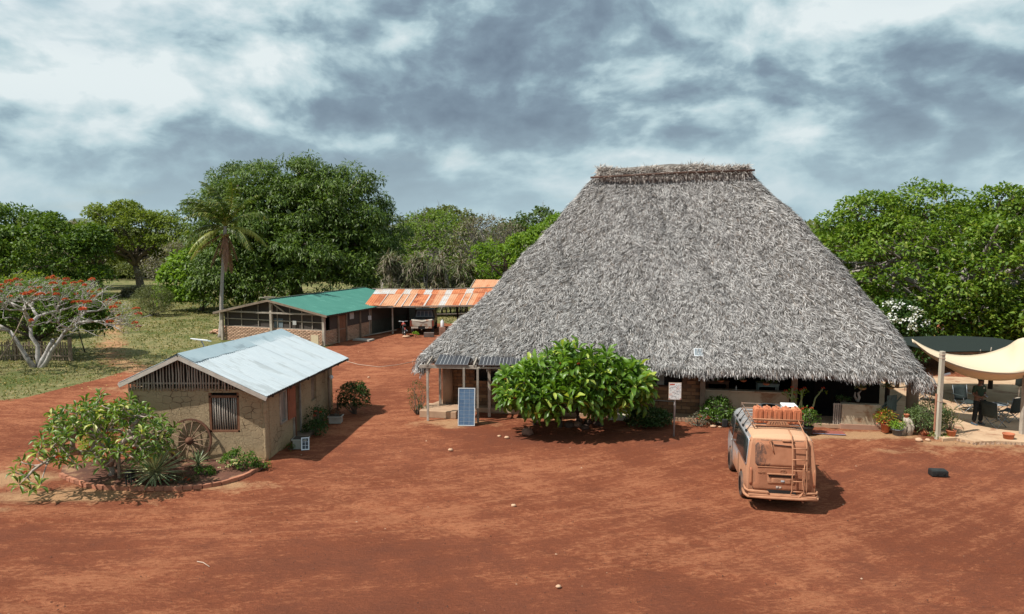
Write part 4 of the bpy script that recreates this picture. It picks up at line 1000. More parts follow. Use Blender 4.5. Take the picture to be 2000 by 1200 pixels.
MB().box((9.75, WT + .02, 1.6), (.28, .03, .7)).build('curtain', pm('pale_blue_curtain', (.33, .40, .40), (.25, .31, .31), 3, .8, bump=.1), TH)
# near-black partition and back walls, the verandah's shade put into their colour
M_INSHADE = pm('shaded_inner_wall', (.016, .012, .010), (.011, .009, .008), 2, .95, bump=.2)
MB().box((15, 9.9, 1.4), (7.4, .2, 3.2)).build('back_wall', M_INSHADE, TH)
MB().box((11.3, 5.8, 1.4), (.2, 8.2, 3.2)).build('shaded_inner_wall', M_INSHADE, TH)
MB().box((6.3, 9.2, 1.3), (10.2, .2, 2.8)).build('back_wall', M_INSHADE, TH)
MB().box((16.0, 7.6, 1.2), (.2, 4.6, 2.6)).build('shaded_inner_wall', M_INSHADE, TH); MB().box((17.2, 3.3, 1.1), (2.5, .12, 2.2)).build('shaded_inner_wall', M_INSHADE, TH)  # last panel is added, near-black, to darken the right bay
MB().prism([(11.5, 1.75), (17.6, 1.9), (18.3, 11.5), (11.5, 11.5)], .131, .145).build('floor_shade', M_INSHADE, TH)  # near-black sheet over the slab, paints the indoor shade
# posts of the front
for s, t_, w_ in ((11.36, 1.2, .2), (14.72, 1.0, .2)):
    MB().box((s, t_, 1.05), (w_, w_, 2.1)).build('post', M_WOOD, TH, .01)
MB().lathe([(.21, .0), (.21, 1.55), (.27, 1.6), (.27, 1.85), (.2, 2.2)], 14, (18.95, 1.2, 0)).build('round_pillar', pm('pillar_plaster', (.36, .29, .22), (.28, .22, .16), 3, .9, bump=.3), TH)
for s, t_ in ((17.6, 6.0), (18.3, 9.5), (15.5, 9.6), (18.4, 2.2)):
    MB().tube([(s, t_, 0), (s, t_, 2.4)], .09, 8).build('post', M_DARKW, TH)
MB().box((9.5, 1.25, 2.2), (18, .14, .16)).build('wall_plate', M_DARKW, TH)
# low verandah wall and second low wall with picket end
lw = MB().box((13.0, 1.45, .55), (3.25, .2, 1.02)).build('low_wall', M_PLAST, TH, .015)
MB().box((13.0, 1.42, 1.10), (3.3, .34, .06)).build('wall_cap', M_PLAST, lw, .01)
lw2 = MB().box((17.02, .72, .52), (1.36, .28, .80)).build('low_wall', M_PLAST, TH, .015)
MB().box((17.05, .71, .07), (1.5, .36, .2)).build('wall_foot', pm('pink_block', (.40, .24, .17), (.32, .18, .12), 3, .9, bump=.3), lw2, .01)
pk = MB().box((16.22, .68, .88), (.34, .05, .05)).box((16.22, .68, .22), (.34, .05, .05)).build('picket_panel', M_WOODG, TH)
for k in range(5): MB().box((16.08 + .07 * k, .65, .52), (.045, .02, .80)).build('picket', M_WOODG, pk)
MB().box((3.2, .66, .10), (5.2, .14, .18)).build('porch_kerb', M_SLAB, TH, .02)
MB().box((1.15, .05, .13), (1.5, 1.25, .30)).build('porch_step', M_SLAB, TH, .03)
tag(MB().lathe([(.22, 0), (.22, 2.15)], 12, Bw(1.15, .95, .1)).build('tree_trunk_post', pm('tan_post', (.42, .28, .19), (.30, .19, .13), 3, .9, bump=.4, stretch=(1, 1, .3))), 'stout tan round post at the left corner of the thatched porch', 'post')
MB().tube([(10.35, 1.2, .05), (10.35, 1.2, .62), (9.75, 1.2, .64), (9.4, 1.2, .64)], .022, 6).build('water_pipe', pm('pale_pipe', (.45, .40, .34)), TH)

# ------------------------------------------------ things hanging and standing on the verandah
bowl_m = pm('basket_bowl', (.42, .18, .09), (.30, .12, .065), 4, .85, bump=.4)
def basket(label, p, rb, m_leaf, seed, n=12, spread=.25, hang=.6, mb_=None):
    root = thing('hanging_basket', label, 'hanging basket', p, 0, 'hanging baskets under the thatched eave')
    MB().lathe([(.02, -rb * .62), (rb * .5, -rb * .52), (rb * .85, -rb * .2), (rb, 0), (rb * .93, .0), (rb * .8, -.05), (.01, -.06)], 14, cap=False).build('bowl', mb_ or bowl_m, root)
    mb = MB()
    for k in range(3):
        a = 2.1 * k; mb.tube([(rb * math.cos(a), rb * math.sin(a), 0), (0, 0, hang)], .006, 4)
    mb.build('wires', M_BLACK, root); rg = np.random.default_rng(seed)
    C = np.stack([rg.normal(size=n) * spread * .5, rg.normal(size=n) * spread * .3, rg.uniform(.0, spread * .5, n)], -1)
    leafcloud('foliage', C, np.full(n, .07), 14, .075, .03, m_leaf, rg, root)
    return root
M_PALEG = leafmat('pale_leaf', (.20, .26, .10), (.34, .40, .20), .3, .3)
basket('hanging terracotta bowl, first from the left under the eave, nearly bare', Bw(12.0, 1.0, 1.58), .15, M_MGREEN, 61, 5, .2)
basket('hanging terracotta bowl, middle one above the low plaster wall, with fern', Bw(12.85, 1.0, 1.62), .14, M_MGREEN, 62, 12, .25)
basket('hanging bowl above the low plaster wall nearest the door post, one leaf sticking up', Bw(13.7, 1.0, 1.52), .14, M_MGREEN, 63, 6, .28)
basket('straw hanging basket with white-flecked trailing plant above the second low wall', Bw(17.1, .9, 1.50), .16, M_PALEG, 64, 14, .3, mb_=pm('straw_bowl', (.45, .33, .17), (.35, .25, .13), 5, .9))
basket('straw hanging basket at the right end of the thatched eave, pale trailing leaves', Bw(18.1, .95, 1.55), .15, M_PALEG, 65, 10, .25, mb_=pm('straw_bowl', (.45, .33, .17)))
basket('dark hanging bowl right of the round pillar, empty', Bw(19.6, 2.3, 1.5), .17, M_DGREEN, 66, 1, .05)
def table(label, p, w, d, h, m, rz=YAW):
    root = thing('table', label, 'table', p, rz)
    MB().box((0, 0, h - .02), (w, d, .04)).box((0, -d / 2 + .03, h - .09), (w - .06, .03, .09)).build('table_top', m, root)
    lm = MB().box((0, 0, 0), (.05, .05, h - .05)).mesh('leg', m)
    for sx in (-1, 1):
        for sy in (-1, 1): inst(lm, 'leg', root, (sx * (w / 2 - .05), sy * (d / 2 - .05), (h - .05) / 2))
    return root
table('small pale green table in the dark verandah behind the low wall, near the door post', Bw(14.0, 2.5, .13), .85, .5, 1.12, pm('pale_green_paint', (.33, .40, .36), (.26, .32, .29), 3, .6))
table('dark reddish wooden table in the verandah beside the brick room', Bw(12.1, 2.9, .13), .9, .6, 1.1, M_WOODR)
bt = thing('bottle', 'small pale bottle standing on the low verandah wall', 'bottle', Bw(12.65, 1.42, 1.13))
MB().lathe([(.035, 0), (.035, .1), (.015, .13), (.015, .17)], 8).build('glass', pm('pale_glass', (.5, .55, .52), rough=.2, bump=0, spec=.5), bt)
pl = thing('potted_plant', 'dark leafy potted plant in the verandah corner by the brick room', 'potted plant', Bw(11.9, 2.6, 1.25))
MB().lathe([(.06, 0), (.09, .14)], 10).build('pot', M_CONC, pl); leafcloud('foliage', np.array([[0, 0, .2], [.05, 0, .3], [-.06, 0, .28]]), np.array([.1, .1, .1]), 14, .1, .04, M_DGREEN, rg, pl)
# succulents, skull-like gourds on the second low wall
bush('potted_succulents', 'row of shaded succulents and gourds on top of the second low wall', Bw(16.45, .9, .93), .3, .14, .22, 16, .06, M_DGREEN, 67, nl=14, clump=.08, cat='plant')
gd = thing('driftwood', 'pale root-wood sculpture standing on the second low wall', 'driftwood', Bw(17.0, 1.05, .93))
MB().tube([(0, 0, 0), (.06, 0, .15), (.02, .02, .3), (.12, 0, .42)], [.06, .05, .045, .02], 7).tube([(0, 0, 0), (-.12, 0, .2), (-.1, 0, .36)], [.05, .04, .02], 6).build('wood', M_WOODG, gd)
# wooden deck chair in the shade
def folding_chair(label, p, rz, m):
    root = thing('deck_chair', label, 'chair', p, rz)
    fr_ = MB()
    for sx in (-.26, .26):
        fr_.bar((sx, .35, .0), (sx, -.25, .55), .035, .035); fr_.bar((sx, -.35, .0), (sx, .2, .5), .035, .035); fr_.bar((sx, -.05, .42), (sx, .42, 1.05), .035, .035); fr_.bar((sx, -.3, .62), (sx, .25, .64), .05, .025)
    fr_.build('frame', m, root)
    for k in range(6): MB().box((0, -.28 + .09 * k, .44), (.5, .065, .02)).build('seat_slat', m, root)
    for k in range(7): MB().box((-.21 + .07 * k, .25, .76), (.05, .02, .62), M=None).build('back_slat', m, root)
    return root
folding_chair('green-grey slatted wooden deck chair in shade left of the round pillar', Bw(18.1, 1.35, .13), R(200), pm('green_grey_paint', (.22, .27, .25), (.16, .20, .18), 3, .7))
# thatch solar panel
ts = thing('roof_solar_panel', 'small square white-framed solar panel lying on the thatch above the eave', 'solar panel', (0, 0, 0))
M_CELLB = pm('grey_cell', (.20, .24, .27), (.26, .30, .33), 6, .35, bump=0, spec=.5)
solar(ts, .34, .34, 4, 4, M_ALU, M_CELLB, .008)
sl, tl, zl = roof_pt((11.15 / SW * 2 - 1), -1, .075); ts.location = Bw(sl, tl - .10, zl + .03); ts.rotation_euler = (R(50), 0, YAW + R(3))
# ================================================================== SOLAR PORCH at the left end of the thatched house
porch = thing('solar_porch', 'timber lean-to with grey posts carrying dark solar panels at the left end of the thatch', 'pergola', (-3.25, 27.18, 0), R(-3))
for x, y, h, w in ((0, 0, 2.1, .085), (1.42, -.1, 2.1, .085), (1.95, -.1, 2.1, .085), (2.32, .75, 2.1, .11), (.28, 1.35, 2.05, .10), (4.2, 0, 2.1, .085), (5.0, .75, 2.1, .1)):
    MB().box((x, y, h / 2), (w, w, h)).build('post', M_WOODG, porch, .006)
MB().bar((-.3, -.05, 2.14), (1.9, -.05, 2.12), .06, .13).build('beam', M_WOODG, porch, .005)
MB().bar((1.75, -.04, 2.10), (5.2, -.04, 2.1), .05, .06).build('beam', M_WOODG, porch, .005)
MB().bar((.1, 1.1, 2.18), (2.0, 1.1, 2.2), .05, .1).build('beam', M_WOODG, porch, .005)
for x in (0, 1.8, 3.4, 5.0): MB().bar((x, -.1, 2.2), (x, 1.3, 2.3), .05, .07).build('cross_beam', M_WOODG, porch)
M_CELLK = pm('black_cell', (.035, .037, .045), (.05, .052, .06), 4, .35, bump=0, spec=.5); M_FRK = pm('dark_panel_frame', (.20, .20, .21), (.15, .15, .16), 4, .4, .3, bump=0)
for k, (x, w) in enumerate(((.62, .62), (1.26, .62), (2.28, .60), (2.9, .60), (3.52, .60), (4.14, .60))):
    o = bpy.data.objects.new('solar_panel', None); link(o, porch)
    o.location = (x, -.12, 2.22); o.rotation_euler = (R(8), 0, 0)
    solar(o, w, 1.25, 4, 2, M_FRK, M_CELLK, .022, .035, line=pm('cell_line', (.42, .42, .42), (.35, .35, .35), 4, .5, bump=0))
ls = thing('leaning_solar_panel', 'upright blue solar panel with ten rows of cells leaning on the porch posts', 'solar panel', (-1.72, 26.42, .0), R(-2)); ls.rotation_euler = (R(80), 0, R(-3))
M_CELLBLUE = pm('blue_cell', (.055, .105, .19), (.12, .19, .29), 1.6, .22, bump=0, spec=.6, detail=3)
solar(ls, .64, 1.42, 3, 10, M_ALU, M_CELLBLUE, .014, .04, line=pm('pale_line', (.38, .43, .48), (.34, .40, .45), 4, .4, bump=0))
bush('thorny_shrub', 'thin upright reddish-green shrub left of the lean-to posts', (-3.75, 28.2, 0), .42, .32, 1.35, 46, .05, M_DGREEN, 71, nl=14, clump=.13, cat='shrub', stems=16)

# ================================================================== BROAD-LEAVED TREE before the house
rng = random.Random(33)
ft = thing('broad_leaved_tree', 'lush bright-green broad-leaved frangipani tree in front of the thatched house', 'tree', (1.75, 26.15, 0))
tips = []
LB_ = [((.35, -.75, 1.92), (2.0, 1.3, 1.12)), ((-1.15, -.8, 1.62), (1.10, 1.15, .85)), ((1.85, -.7, 1.62), (1.35, 1.2, .92)), ((-.1, -1.4, 1.45), (1.6, .75, .7))]
att = 0
while len(tips) < 200 and att < 40000:
    att += 1; (cx_, cy_, cz_), (rx_, ry_, rz_) = rng.choice(LB_); d = Vector((rng.gauss(0, 1), rng.gauss(0, 1), rng.gauss(0, 1))).normalized(); k = rng.uniform(.82, 1.06)
    p = Vector((cx_ + d.x * rx_ * k, cy_ + d.y * ry_ * k, cz_ + d.z * rz_ * k))
    if p.z < 1.0 + .25 * math.sin(p.x * 3.1) or p.x < -2.05 or p.x > 3.1 or any(((p.x - a[0]) / b_[0]) ** 2 + ((p.y - a[1]) / b_[1]) ** 2 + ((p.z - a[2]) / b_[2]) ** 2 < .6 for a, b_ in LB_): continue
    if all((p - q).length > .235 for q in tips): tips.append(p)
ros2 = [rosette_mesh('leaf_rosette', rng.choice((12, 14, 15)), .42, .155, M_FRL2, 10 + s, .95) for s in range(4)]
rosette_tree(ft, [Vector((-.9, .5, 0)), Vector((.05, .1, 0)), Vector((.75, .55, 0)), Vector((1.6, .3, 0))], tips, ros2, pm('dark_bark', (.13, .085, .06), (.07, .05, .038), 5, .9, bump=.5), rng, .016,
             [t_ + Vector((0, -.05, .03)) for t_ in rng.sample(tips, 16)], flm, (.7, 1.3), .075)
rg = np.random.default_rng(3); C = np.array([tuple(t_) for t_ in tips]); cc = np.array([.4, -.8, 1.6]); C = cc + (C - cc) * rg.uniform(.6, .85, (len(C), 1))
leafcloud('inner_leaves', C, np.full(len(C), .22), 3, .26, .10, M_FRL2, rg, ft, .8, .7, big=True)
# stones under the tree
def rock(label, p, r, m, seed, group=None, flat=.7, name='rock'):
    rng = random.Random(seed); prof = MB(); n = 10; V = []; F = []; rings = 6
    for j in range(rings + 1):
        th = math.pi * j / rings
        for i in range(n):
            a = 2 * math.pi * i / n; k = r * (1 + rng.uniform(-.16, .16))
            V.append((k * math.sin(th) * math.cos(a) * 1.15, k * math.sin(th) * math.sin(a), k * math.cos(th) * flat))
    F = [(j * n + i, (j + 1) * n + i, (j + 1) * n + (i + 1) % n, j * n + (i + 1) % n) for j in range(rings) for i in range(n)]
    prof.add(V, F, True); o = prof.build(name, m); o.location = (p[0], p[1], p[2] + r * flat * .55); return tag(o, label, 'rock', group)
M_ROCK = pm('brown_rock', (.36, .21, .15), (.22, .12, .085), 4, .9, bump=.7); M_ROCKD = pm('dark_rock', (.13, .08, .06), (.08, .05, .04), 4, .9, bump=.6); M_ROCKP = pm('pale_rock', (.60, .40, .26), (.48, .28, .18), 4, .9, bump=.5)
rock('rounded tan boulder lying alone left of the broad-leaved tree trunks', gp(1030, 848), .2, M_ROCK, 1, flat=.75)
for k, (u, v, r, lb) in enumerate(((1112, 834, .17, 'dark shaded stone leftmost in the heap under the broad-leaved tree'), (1128, 833, .17, 'brown stone in the middle of the heap under the broad-leaved tree'), (1131, 824, .14, 'pale-topped stone on the back of the heap under the tree'), (1142, 838, .15, 'front stone of the heap under the broad-leaved tree'), (1148, 828, .14, 'right-hand back stone of the heap under the tree'), (1166, 830, .13, 'small dark stone right of the heap under the tree'))):
    rock(lb, gp(u, v), r, M_ROCK if k in (1, 2) else M_ROCKD, 10 + k, 'stones heaped under the broad-leaved tree')
for k, (u, v, r, lb) in enumerate(((975, 853, .06, 'small pale stone on the yard in front of the solar porch'), (990, 856, .08, 'flat pale stone right of the other before the solar porch'), (880, 880, .07, 'small tan stone alone on the red yard below the leaning panel'), (1003, 989, .06, 'pale stone on the open yard in mid foreground'), (720, 738, .06, 'tiny white stone on the yard behind the hut'), (1091, 1147, .05, 'small grey stone near the bottom of the yard'))):
    rock(lb, gp(u, v), r, M_ROCKP, 30 + k, None, .6)
# ivy mound, cream slab on the porch edge
bush('ivy_mound', 'low dark green leafy mound at the right foot of the broad-leaved tree', (5.15, 26.35, 0), .82, .5, .62, 130, .085, leafmat('ivy_leaf', (.028, .06, .014), (.075, .12, .03), .2, .4), 72, nl=34, clump=.15, cat='bush')
cs = MB().add([(-.4, -.3, .1), (.1, -.42, .14), (.5, -.2, .1), (.45, .15, .22), (0, .3, .34), (-.35, .1, .2), (-.4, -.3, 0), (.1, -.42, 0), (.5, -.2, 0), (.45, .15, 0), (0, .3, 0), (-.35, .1, 0)],
              [(0, 1, 2, 3, 4, 5)] + [(i, (i + 1) % 6, 6 + (i + 1) % 6, 6 + i) for i in range(6)]).build('stone_slab', pm('cream_stone', (.66, .60, .46), (.55, .48, .36), 3, .9, bump=.6)); cs.location = (4.15, 27.6, .0); tag(cs, 'cream-coloured stone slab beside the porch behind the tree', 'rock')
bench = thing('bench', 'pale low bench on the porch half hidden behind the broad-leaved tree', 'bench', (2.6, 28.05, .12), YAW)
MB().box((0, 0, .36), (1.5, .3, .04)).build('seat', M_PLAST, bench); MB().box((-.65, 0, .17), (.05, .26, .34)).build('leg', M_WOODG, bench); MB().box((.65, 0, .17), (.05, .26, .34)).build('leg', M_WOODG, bench)

# ================================================================== MAP SIGN
sg = thing('map_sign', 'sign with a pale illustrated map poster on a thin grey post', 'sign', (5.78, 25.03, 0), R(-4))
MB().tube([(0, 0, -.1), (.005, 0, 1.35), (0, 0, 1.9)], .032, 8).build('post', pm('galvanised', (.46, .46, .45), (.34, .33, .32), 5, .5, .3, bump=.1), sg)
MB().box((0, -.045, 1.64), (.45, .02, .62)).build('board', pm('board_edge', (.50, .36, .28), (.4, .28, .2), 3, .7), sg)
m, t, b = newmat('map_print'); O = t.node('ShaderNodeTexCoord').outputs['Object']
n1 = t.noise(O, 9, 4, .6, .6); n2 = t.noise(O, 30, 3, .7); s3 = t.node('ShaderNodeSeparateXYZ'); t.link(O, s3.inputs[0])
c = t.mix(t.ramp(n1, [(.5, 0), (.54, 1), (.56, 0)]), (.72, .72, .70), (.30, .22, .22)); c = t.mix(t.ramp(n2, [(.58, 0), (.64, .6)]), c, (.42, .46, .52))
c = t.mix(t.ramp(t.noise(O, 5, 2), [(.60, 0), (.66, .5)]), c, (.70, .42, .36)); t.link(c, b.inputs['Base Color']); b.inputs['Roughness'].default_value = .45
pp = MB().box((0, -.0575, 1.64), (.42, .004, .59)).build('poster', m, sg)
M_PR = pm('red_print', (.52, .10, .06), (.45, .09, .06), 3, .6, bump=0); M_PG = pm('grey_print', (.28, .30, .33), (.24, .25, .28), 3, .6, bump=0)
MB().box((-.10, -.061, 1.885), (.17, .002, .05)).box((.19, -.061, 1.37), (.03, .002, .04)).box((-.19, -.061, 1.37), (.03, .002, .03)).build('printed_title', M_PR, pp)
for a, c_ in (((-.18, 1.75), (.02, 1.80)), ((.02, 1.80), (.12, 1.70)), ((-.1, 1.60), (.14, 1.52)), ((-.16, 1.48), (.05, 1.45)), ((.05, 1.62), (.18, 1.66))): MB().bar((a[0], -.061, a[1]), (c_[0], -.061, c_[1]), .002, .014, up=(0, 0, 1)).build('printed_line', M_PG, pp)

# ================================================================== PLANTS AND POTS along the verandah
r = bush('flowering_bush', 'rounded green bush with a few white blooms below the low verandah wall', (7.8, 26.65, 0), .58, .42, .95, 62, .085, M_MGREEN, 81, nl=34, clump=.17)
wf = flower_mesh('flower', leafmat('white_petal', (.8, .8, .76), (.75, .75, .7), .2, .2), .045, 14)
for k in range(9): inst(wf, 'flower', r, (rng.uniform(-.5, .5), rng.uniform(-.42, -.2), rng.uniform(.15, .9)))
r = bush('crown_of_thorns', 'low grey-leaved plant with pink-red flowers left of the white-bloomed bush', (7.02, 26.45, 0), .45, .25, .42, 26, .06, leafmat('grey_leaf', (.12, .12, .08), (.22, .20, .14), .2, .3), 82, nl=14, clump=.13, cat='plant', stems=12)
for k in range(9): inst(flm, 'flower', r, (rng.uniform(-.35, .35), rng.uniform(-.3, 0), rng.uniform(.2, .45)), (0, 0, 0), (.7,) * 3)
rock('small pale paving stone at the foot of the white-bloomed bush', gp(1393, 834), .1, M_ROCKP, 51, flat=.5); rock('smaller pale stone right of the paving stone at the bush', gp(1406, 835), .06, M_ROCKP, 52, flat=.5)
bush('small_plant', 'small pale-leaved plant right of the white-bloomed bush by the wall', (8.5, 26.9, 0), .22, .18, .34, 14, .06, leafmat('grey_leaf', (.12, .12, .08)), 83, nl=12, clump=.1, cat='plant')
# tall spiny plant behind the van roof
sp2 = thing('spiny_plant', 'tall thorny succulent with pink-red flower heads by the door post', 'plant', Bw(14.75, .55, 0)); mb = MB(); hd = []
for k, (x, y, z) in enumerate([(-.45, 0, 1.35), (-.25, -.1, 1.5), (-.05, 0, 1.42), (.1, -.05, 1.4), (.25, 0, 1.45), (.9, -.1, 1.47), (-.15, 0, 1.2)]):
    mb.tube(smooth_path((0, 0, 0), (x, y, z), rng, 4, .12, .02), [.05, .04, .035, .03, .022], 6); hd.append((x, y, z))
mb.build('stems', pm('cactus_green', (.16, .22, .07), (.28, .26, .14), 4, .8), sp2)
for h_ in hd: inst(flm, 'flower', sp2, h_, (0, 0, 0), (1.1,) * 3)
rg = np.random.default_rng(4); leafcloud('foliage', np.array(hd) - [0, 0, .15], np.full(7, .12), 16, .10, .04, M_BRIGHT, rg, sp2)
cp = pot('plant_pot', 'large round black pot with thorny pink-flowered plant right of the van roof', (10.62, 25.35, 0), .27, .28, M_BLACK)
r = bush('crown_of_thorns', 'thorny green plant with pink-red flowers in the large black pot', (10.62, 25.4, .26), .42, .32, .62, 40, .075, M_MGREEN, 84, nl=20, clump=.14, cat='plant', stems=12)
for k in range(10): inst(flm, 'flower', r, (rng.uniform(-.4, .45), rng.uniform(-.3, .1), rng.uniform(.3, .7)), (0, 0, 0), (.9,) * 3)
dm = MB().box((11.0 + .45, 25.45, .012), (1.15, .5, .02), rz=YAW).build('doormat', pm('red_mat', (.33, .10, .07), (.25, .08, .06), 10, .95, bump=.6)); tag(dm, 'reddish doormat with a blue edge on the ground before the verandah door', 'doormat')
MB().box((11.0 + .45 - .04, 25.45 - .24, .024), (1.1, .035, .008), rz=YAW).build('mat_edge', pm('blue_trim', (.22, .30, .42), (.18, .25, .36), 4, .9), dm)
pot('plant_pot', 'terracotta pot holding the yellow-red croton at the right end of the low wall', (13.6, 25.55, 0), .17, .32, M_TERRA)
bush('croton', 'yellow and red speckled croton in a terracotta pot', (13.6, 25.58, .30), .30, .26, .55, 40, .09, leafmat('croton_leaf', (.10, .20, .02), (.42, .38, .06), .35, .4, (.55, .12, .05), .22), 85, nl=14, clump=.12, cat='plant', wide=.4)
pot('plant_pot', 'dark grey round pot with small green plant beside the driftwood stump', (13.82, 25.15, 0), .20, .24, pm('grey_pot', (.16, .17, .18), (.12, .13, .14), 4, .7))
bush('small_green_plant', 'bushy green herb in the dark grey round pot', (13.82, 25.18, .22), .20, .18, .26, 24, .06, M_BRIGHT, 86, nl=18, clump=.09, cat='plant')
# driftwood stump with small pot on top
dw = thing('driftwood_stump', 'twisted pale driftwood stump between the grey pot and the green bush', 'driftwood', (14.25, 25.2, 0))
MB().tube([(0, 0, 0), (.03, 0, .25), (-.06, .03, .5), (-.1, .02, .62)], [.13, .10, .13, .10], 9).tube([(-.25, 0, 0), (-.22, .02, .25), (-.3, .05, .42)], [.13, .15, .07], 8).tube([(.05, -.05, 0), (.14, -.02, .3), (.0, 0, .58)], [.06, .07, .07], 7).build('wood', pm('bleached_wood', (.62, .55, .45), (.28, .22, .17), 7, .9, bump=.8, stretch=(2, 2, .5)), dw)
pot('plant_pot', 'tiny terracotta pot standing on top of the driftwood stump', (14.17, 25.24, .62), .09, .13, M_TERRA)
pot('plant_pot', 'small terracotta pot tucked between grey pot and driftwood', (13.98, 25.35, .32), .09, .13, M_TERRA)
pot('plant_pot', 'tilted terracotta pot at the left foot of the feathery green bush', (14.75, 25.2, .02), .12, .18, M_TERRA).rotation_euler = (R(30), R(35), 0)
bush('feathery_bush', 'fine-leaved grey-green bush left of the pale square post', (15.05, 25.35, .05), .80, .42, 1.02, 150, .095, leafmat('feather_green', (.085, .14, .045), (.20, .26, .10), .35, .3), 87, nl=24, clump=.2, wide=.3)
pot('plant_pot', 'terracotta pot half buried under the feathery bush', (15.1, 24.95, 0), .12, .22, M_TERRA)
bush('low_weed', 'low green weeds round the foot of the feathery bush', (15.2, 24.8, 0), .45, .15, .16, 14, .06, M_BRIGHT, 88, nl=12, clump=.08, cat='plant')
rock('pale knobbly stone in front of the feathery bush', gp(1795, 862), .11, M_ROCKP, 53, flat=.7); rock('second pale stone at the foot of the feathery bush, nearer the post', gp(1812, 861), .08, M_ROCKP, 54, flat=.6)

# ================================================================== PATIO, shade structures
pt = MB(); poly = [gp(1842, 862), gp(1870, 860), gp(1905, 868), gp(1950, 866), gp(2060, 872), gp(2200, 880), Vector((30, 34, 0)), Vector((16.5, 36.5, 0)), Vector((14.9, 28.0, 0))]
pt.prism([(p.x, p.y) for p in poly], -.05, .09); patio = pt.build('patio', pm('tan_paving', (.56, .39, .25), (.44, .29, .18), 1.3, .9, bump=.5, bscale=6, dirt=(.33, .17, .10), dirt_amt=.3)); tag(patio, 'pale tan earth patio under the shade sail with a rough stone edge', kind='structure')
pe = thing('patio_edging', 'rough stones set along the front edge of the tan patio', 'stone edging', poly[1])
rsm = MB().add([(x * .11, y * .07, z * .1) for x, y, z in STONE_V], STONE_F).add([(x * .09 + .01, y * .06, z * .12 - .01) for x, y, z in STONE_V], [(0, 3, 2, 1)]).mesh('edge_stone', pm('edge_stone', (.40, .27, .18), (.26, .16, .11), 5, .95, bump=.6, island=.2))
for a, c in zip(poly[1:5], poly[2:6]):
    L = (c - a).length; k = 0
    while k < L: p = a.lerp(c, k / L) - pe.location; s_c = rng.uniform(.8, 1.6); inst(rsm, 'stone', pe, (p.x, p.y - .02, -.01), (0, 0, rng.uniform(0, 6)), (s_c, s_c * 1.1, s_c * 1.2)); k += rng.uniform(.13, .2)
# dark shade netting roof further back
net = thing('shade_net_shelter', 'low dark-green shade-net roof on dark posts behind the cream sail', 'shelter', (19.5, 31, 0))
nm_ = pm('shade_net', (.010, .016, .013), (.016, .024, .019), 14, .9, bump=.2)
NP = [(-2.6, -2.6, 2.45), (.1, -2.4, 2.5), (2.9, -2.5, 2.28), (-1.6, 3.0, 2.5), (1.6, 3.0, 2.55), (5.1, .4, 2.28), (3.6, 2.9, 2.5)]
MB().add([(-2.2, -2.1, 2.42), (.3, -2.3, 2.50), (2.2, -2.0, 2.36), (3.6, -1.4, 2.30), (4.1, -.2, 2.30), (2.8, 1.9, 2.44), (1.0, 2.1, 2.50), (-1.8, 2.1, 2.42), (-2.6, .5, 2.46), (1, .3, 2.62)],
         [(i, (i + 1) % 9, 9) for i in range(9)]).build('net', nm_, net)
o = net.children[0]; sm_ = o.modifiers.new('thick', 'SOLIDIFY'); sm_.thickness = .03
for x, y in ((.25, -1.3), (3.1, -1.1), (-1.6, 1.8), (2.6, 1.6)): MB().tube([(x, y, -.05), (x, y, 2.42)], .10 if y > -2 else .06, 8).build('post', M_DARKW, net)
MB().bar((-2.1, -2.0, 2.36), (2.4, -1.9, 2.32), .08, .1).build('beam', M_WOOD, net); MB().bar((2.4, -1.9, 2.32), (4.0, -.3, 2.27), .08, .1).build('beam', M_WOOD, net)
for x, y, l in ((-.1, -2.25, .28), (1.9, -2.15, .3), (3.3, -1.6, .2), (-.5, -2.2, .18)): MB().tube([(x, y, 2.35), (x + .02, y - .02, 2.35 + l)], .02, 5).build('stub', M_WOODG, net)
# the pale square post with bands
post = thing('sail_post', 'tall pale square weathered post with rope bands right of the thatch', 'post', (15.0, 24.7, 0), R(8))
MB().bar((0, 0, -.1), (.0, 0, 3.12), .135, .135).build('shaft', pm('pale_post', (.52, .47, .38), (.38, .34, .26), 3, .85, bump=.4, stretch=(2, 2, .4)), post, .008)
for z in (3.0, 2.88, 1.35): MB().ring((0, 0, z), .10, .10, .012, 4, 5).build('rope_band', pm('pale_rope', (.5, .4, .3)), post).rotation_euler = (0, 0, R(45))
MB().bar((.05, -.02, 2.27), (.42, .1, 2.3), .05, .06).build('white_bracket', M_ALU, post)
MB().box((-.09, .06, .95), (.025, .07, 1.3)).build('orange_strip', pm('faded_orange', (.40, .18, .11), (.3, .14, .09), 4, .8), post)
p2 = thing('sail_post', 'grey post at the right edge of the picture holding the raised sail corner', 'post', (18.2, 25.0, 0))
MB().bar((0, 0, -.1), (.0, 0, 3.75), .16, .16).build('shaft', M_WOODG, p2, .01)
# cream shade sail: hypar sheet whose near hem hangs back under itself
m, t, b = newmat('sail_cloth'); b.inputs['Base Color'].default_value = (.82, .71, .52, 1); b.inputs['Roughness'].default_value = .8; b.inputs['Specular IOR Level'].default_value = .1
tr = t.node('ShaderNodeBsdfTranslucent'); tr.inputs['Color'].default_value = (.80, .50, .24, 1); mx = t.node('ShaderNodeMixShader'); mx.inputs[0].default_value = .32
t.link(b.outputs[0], mx.inputs[1]); t.link(tr.outputs[0], mx.inputs[2]); t.link(mx.outputs[0], t.n['Material Output'].inputs['Surface'])
M_SAIL = m
def pY(u, v, Y):
    x = (u - 1000) / FPX; y = -(v - 600) / FPX
    dy = math.cos(PITCH) + y * math.sin(PITCH); dz = -math.sin(PITCH) + y * math.cos(PITCH); k = Y / dy
    return Vector((x * k, Y, CAM_H + dz * k))
DH = Vector((0, 0, .07))
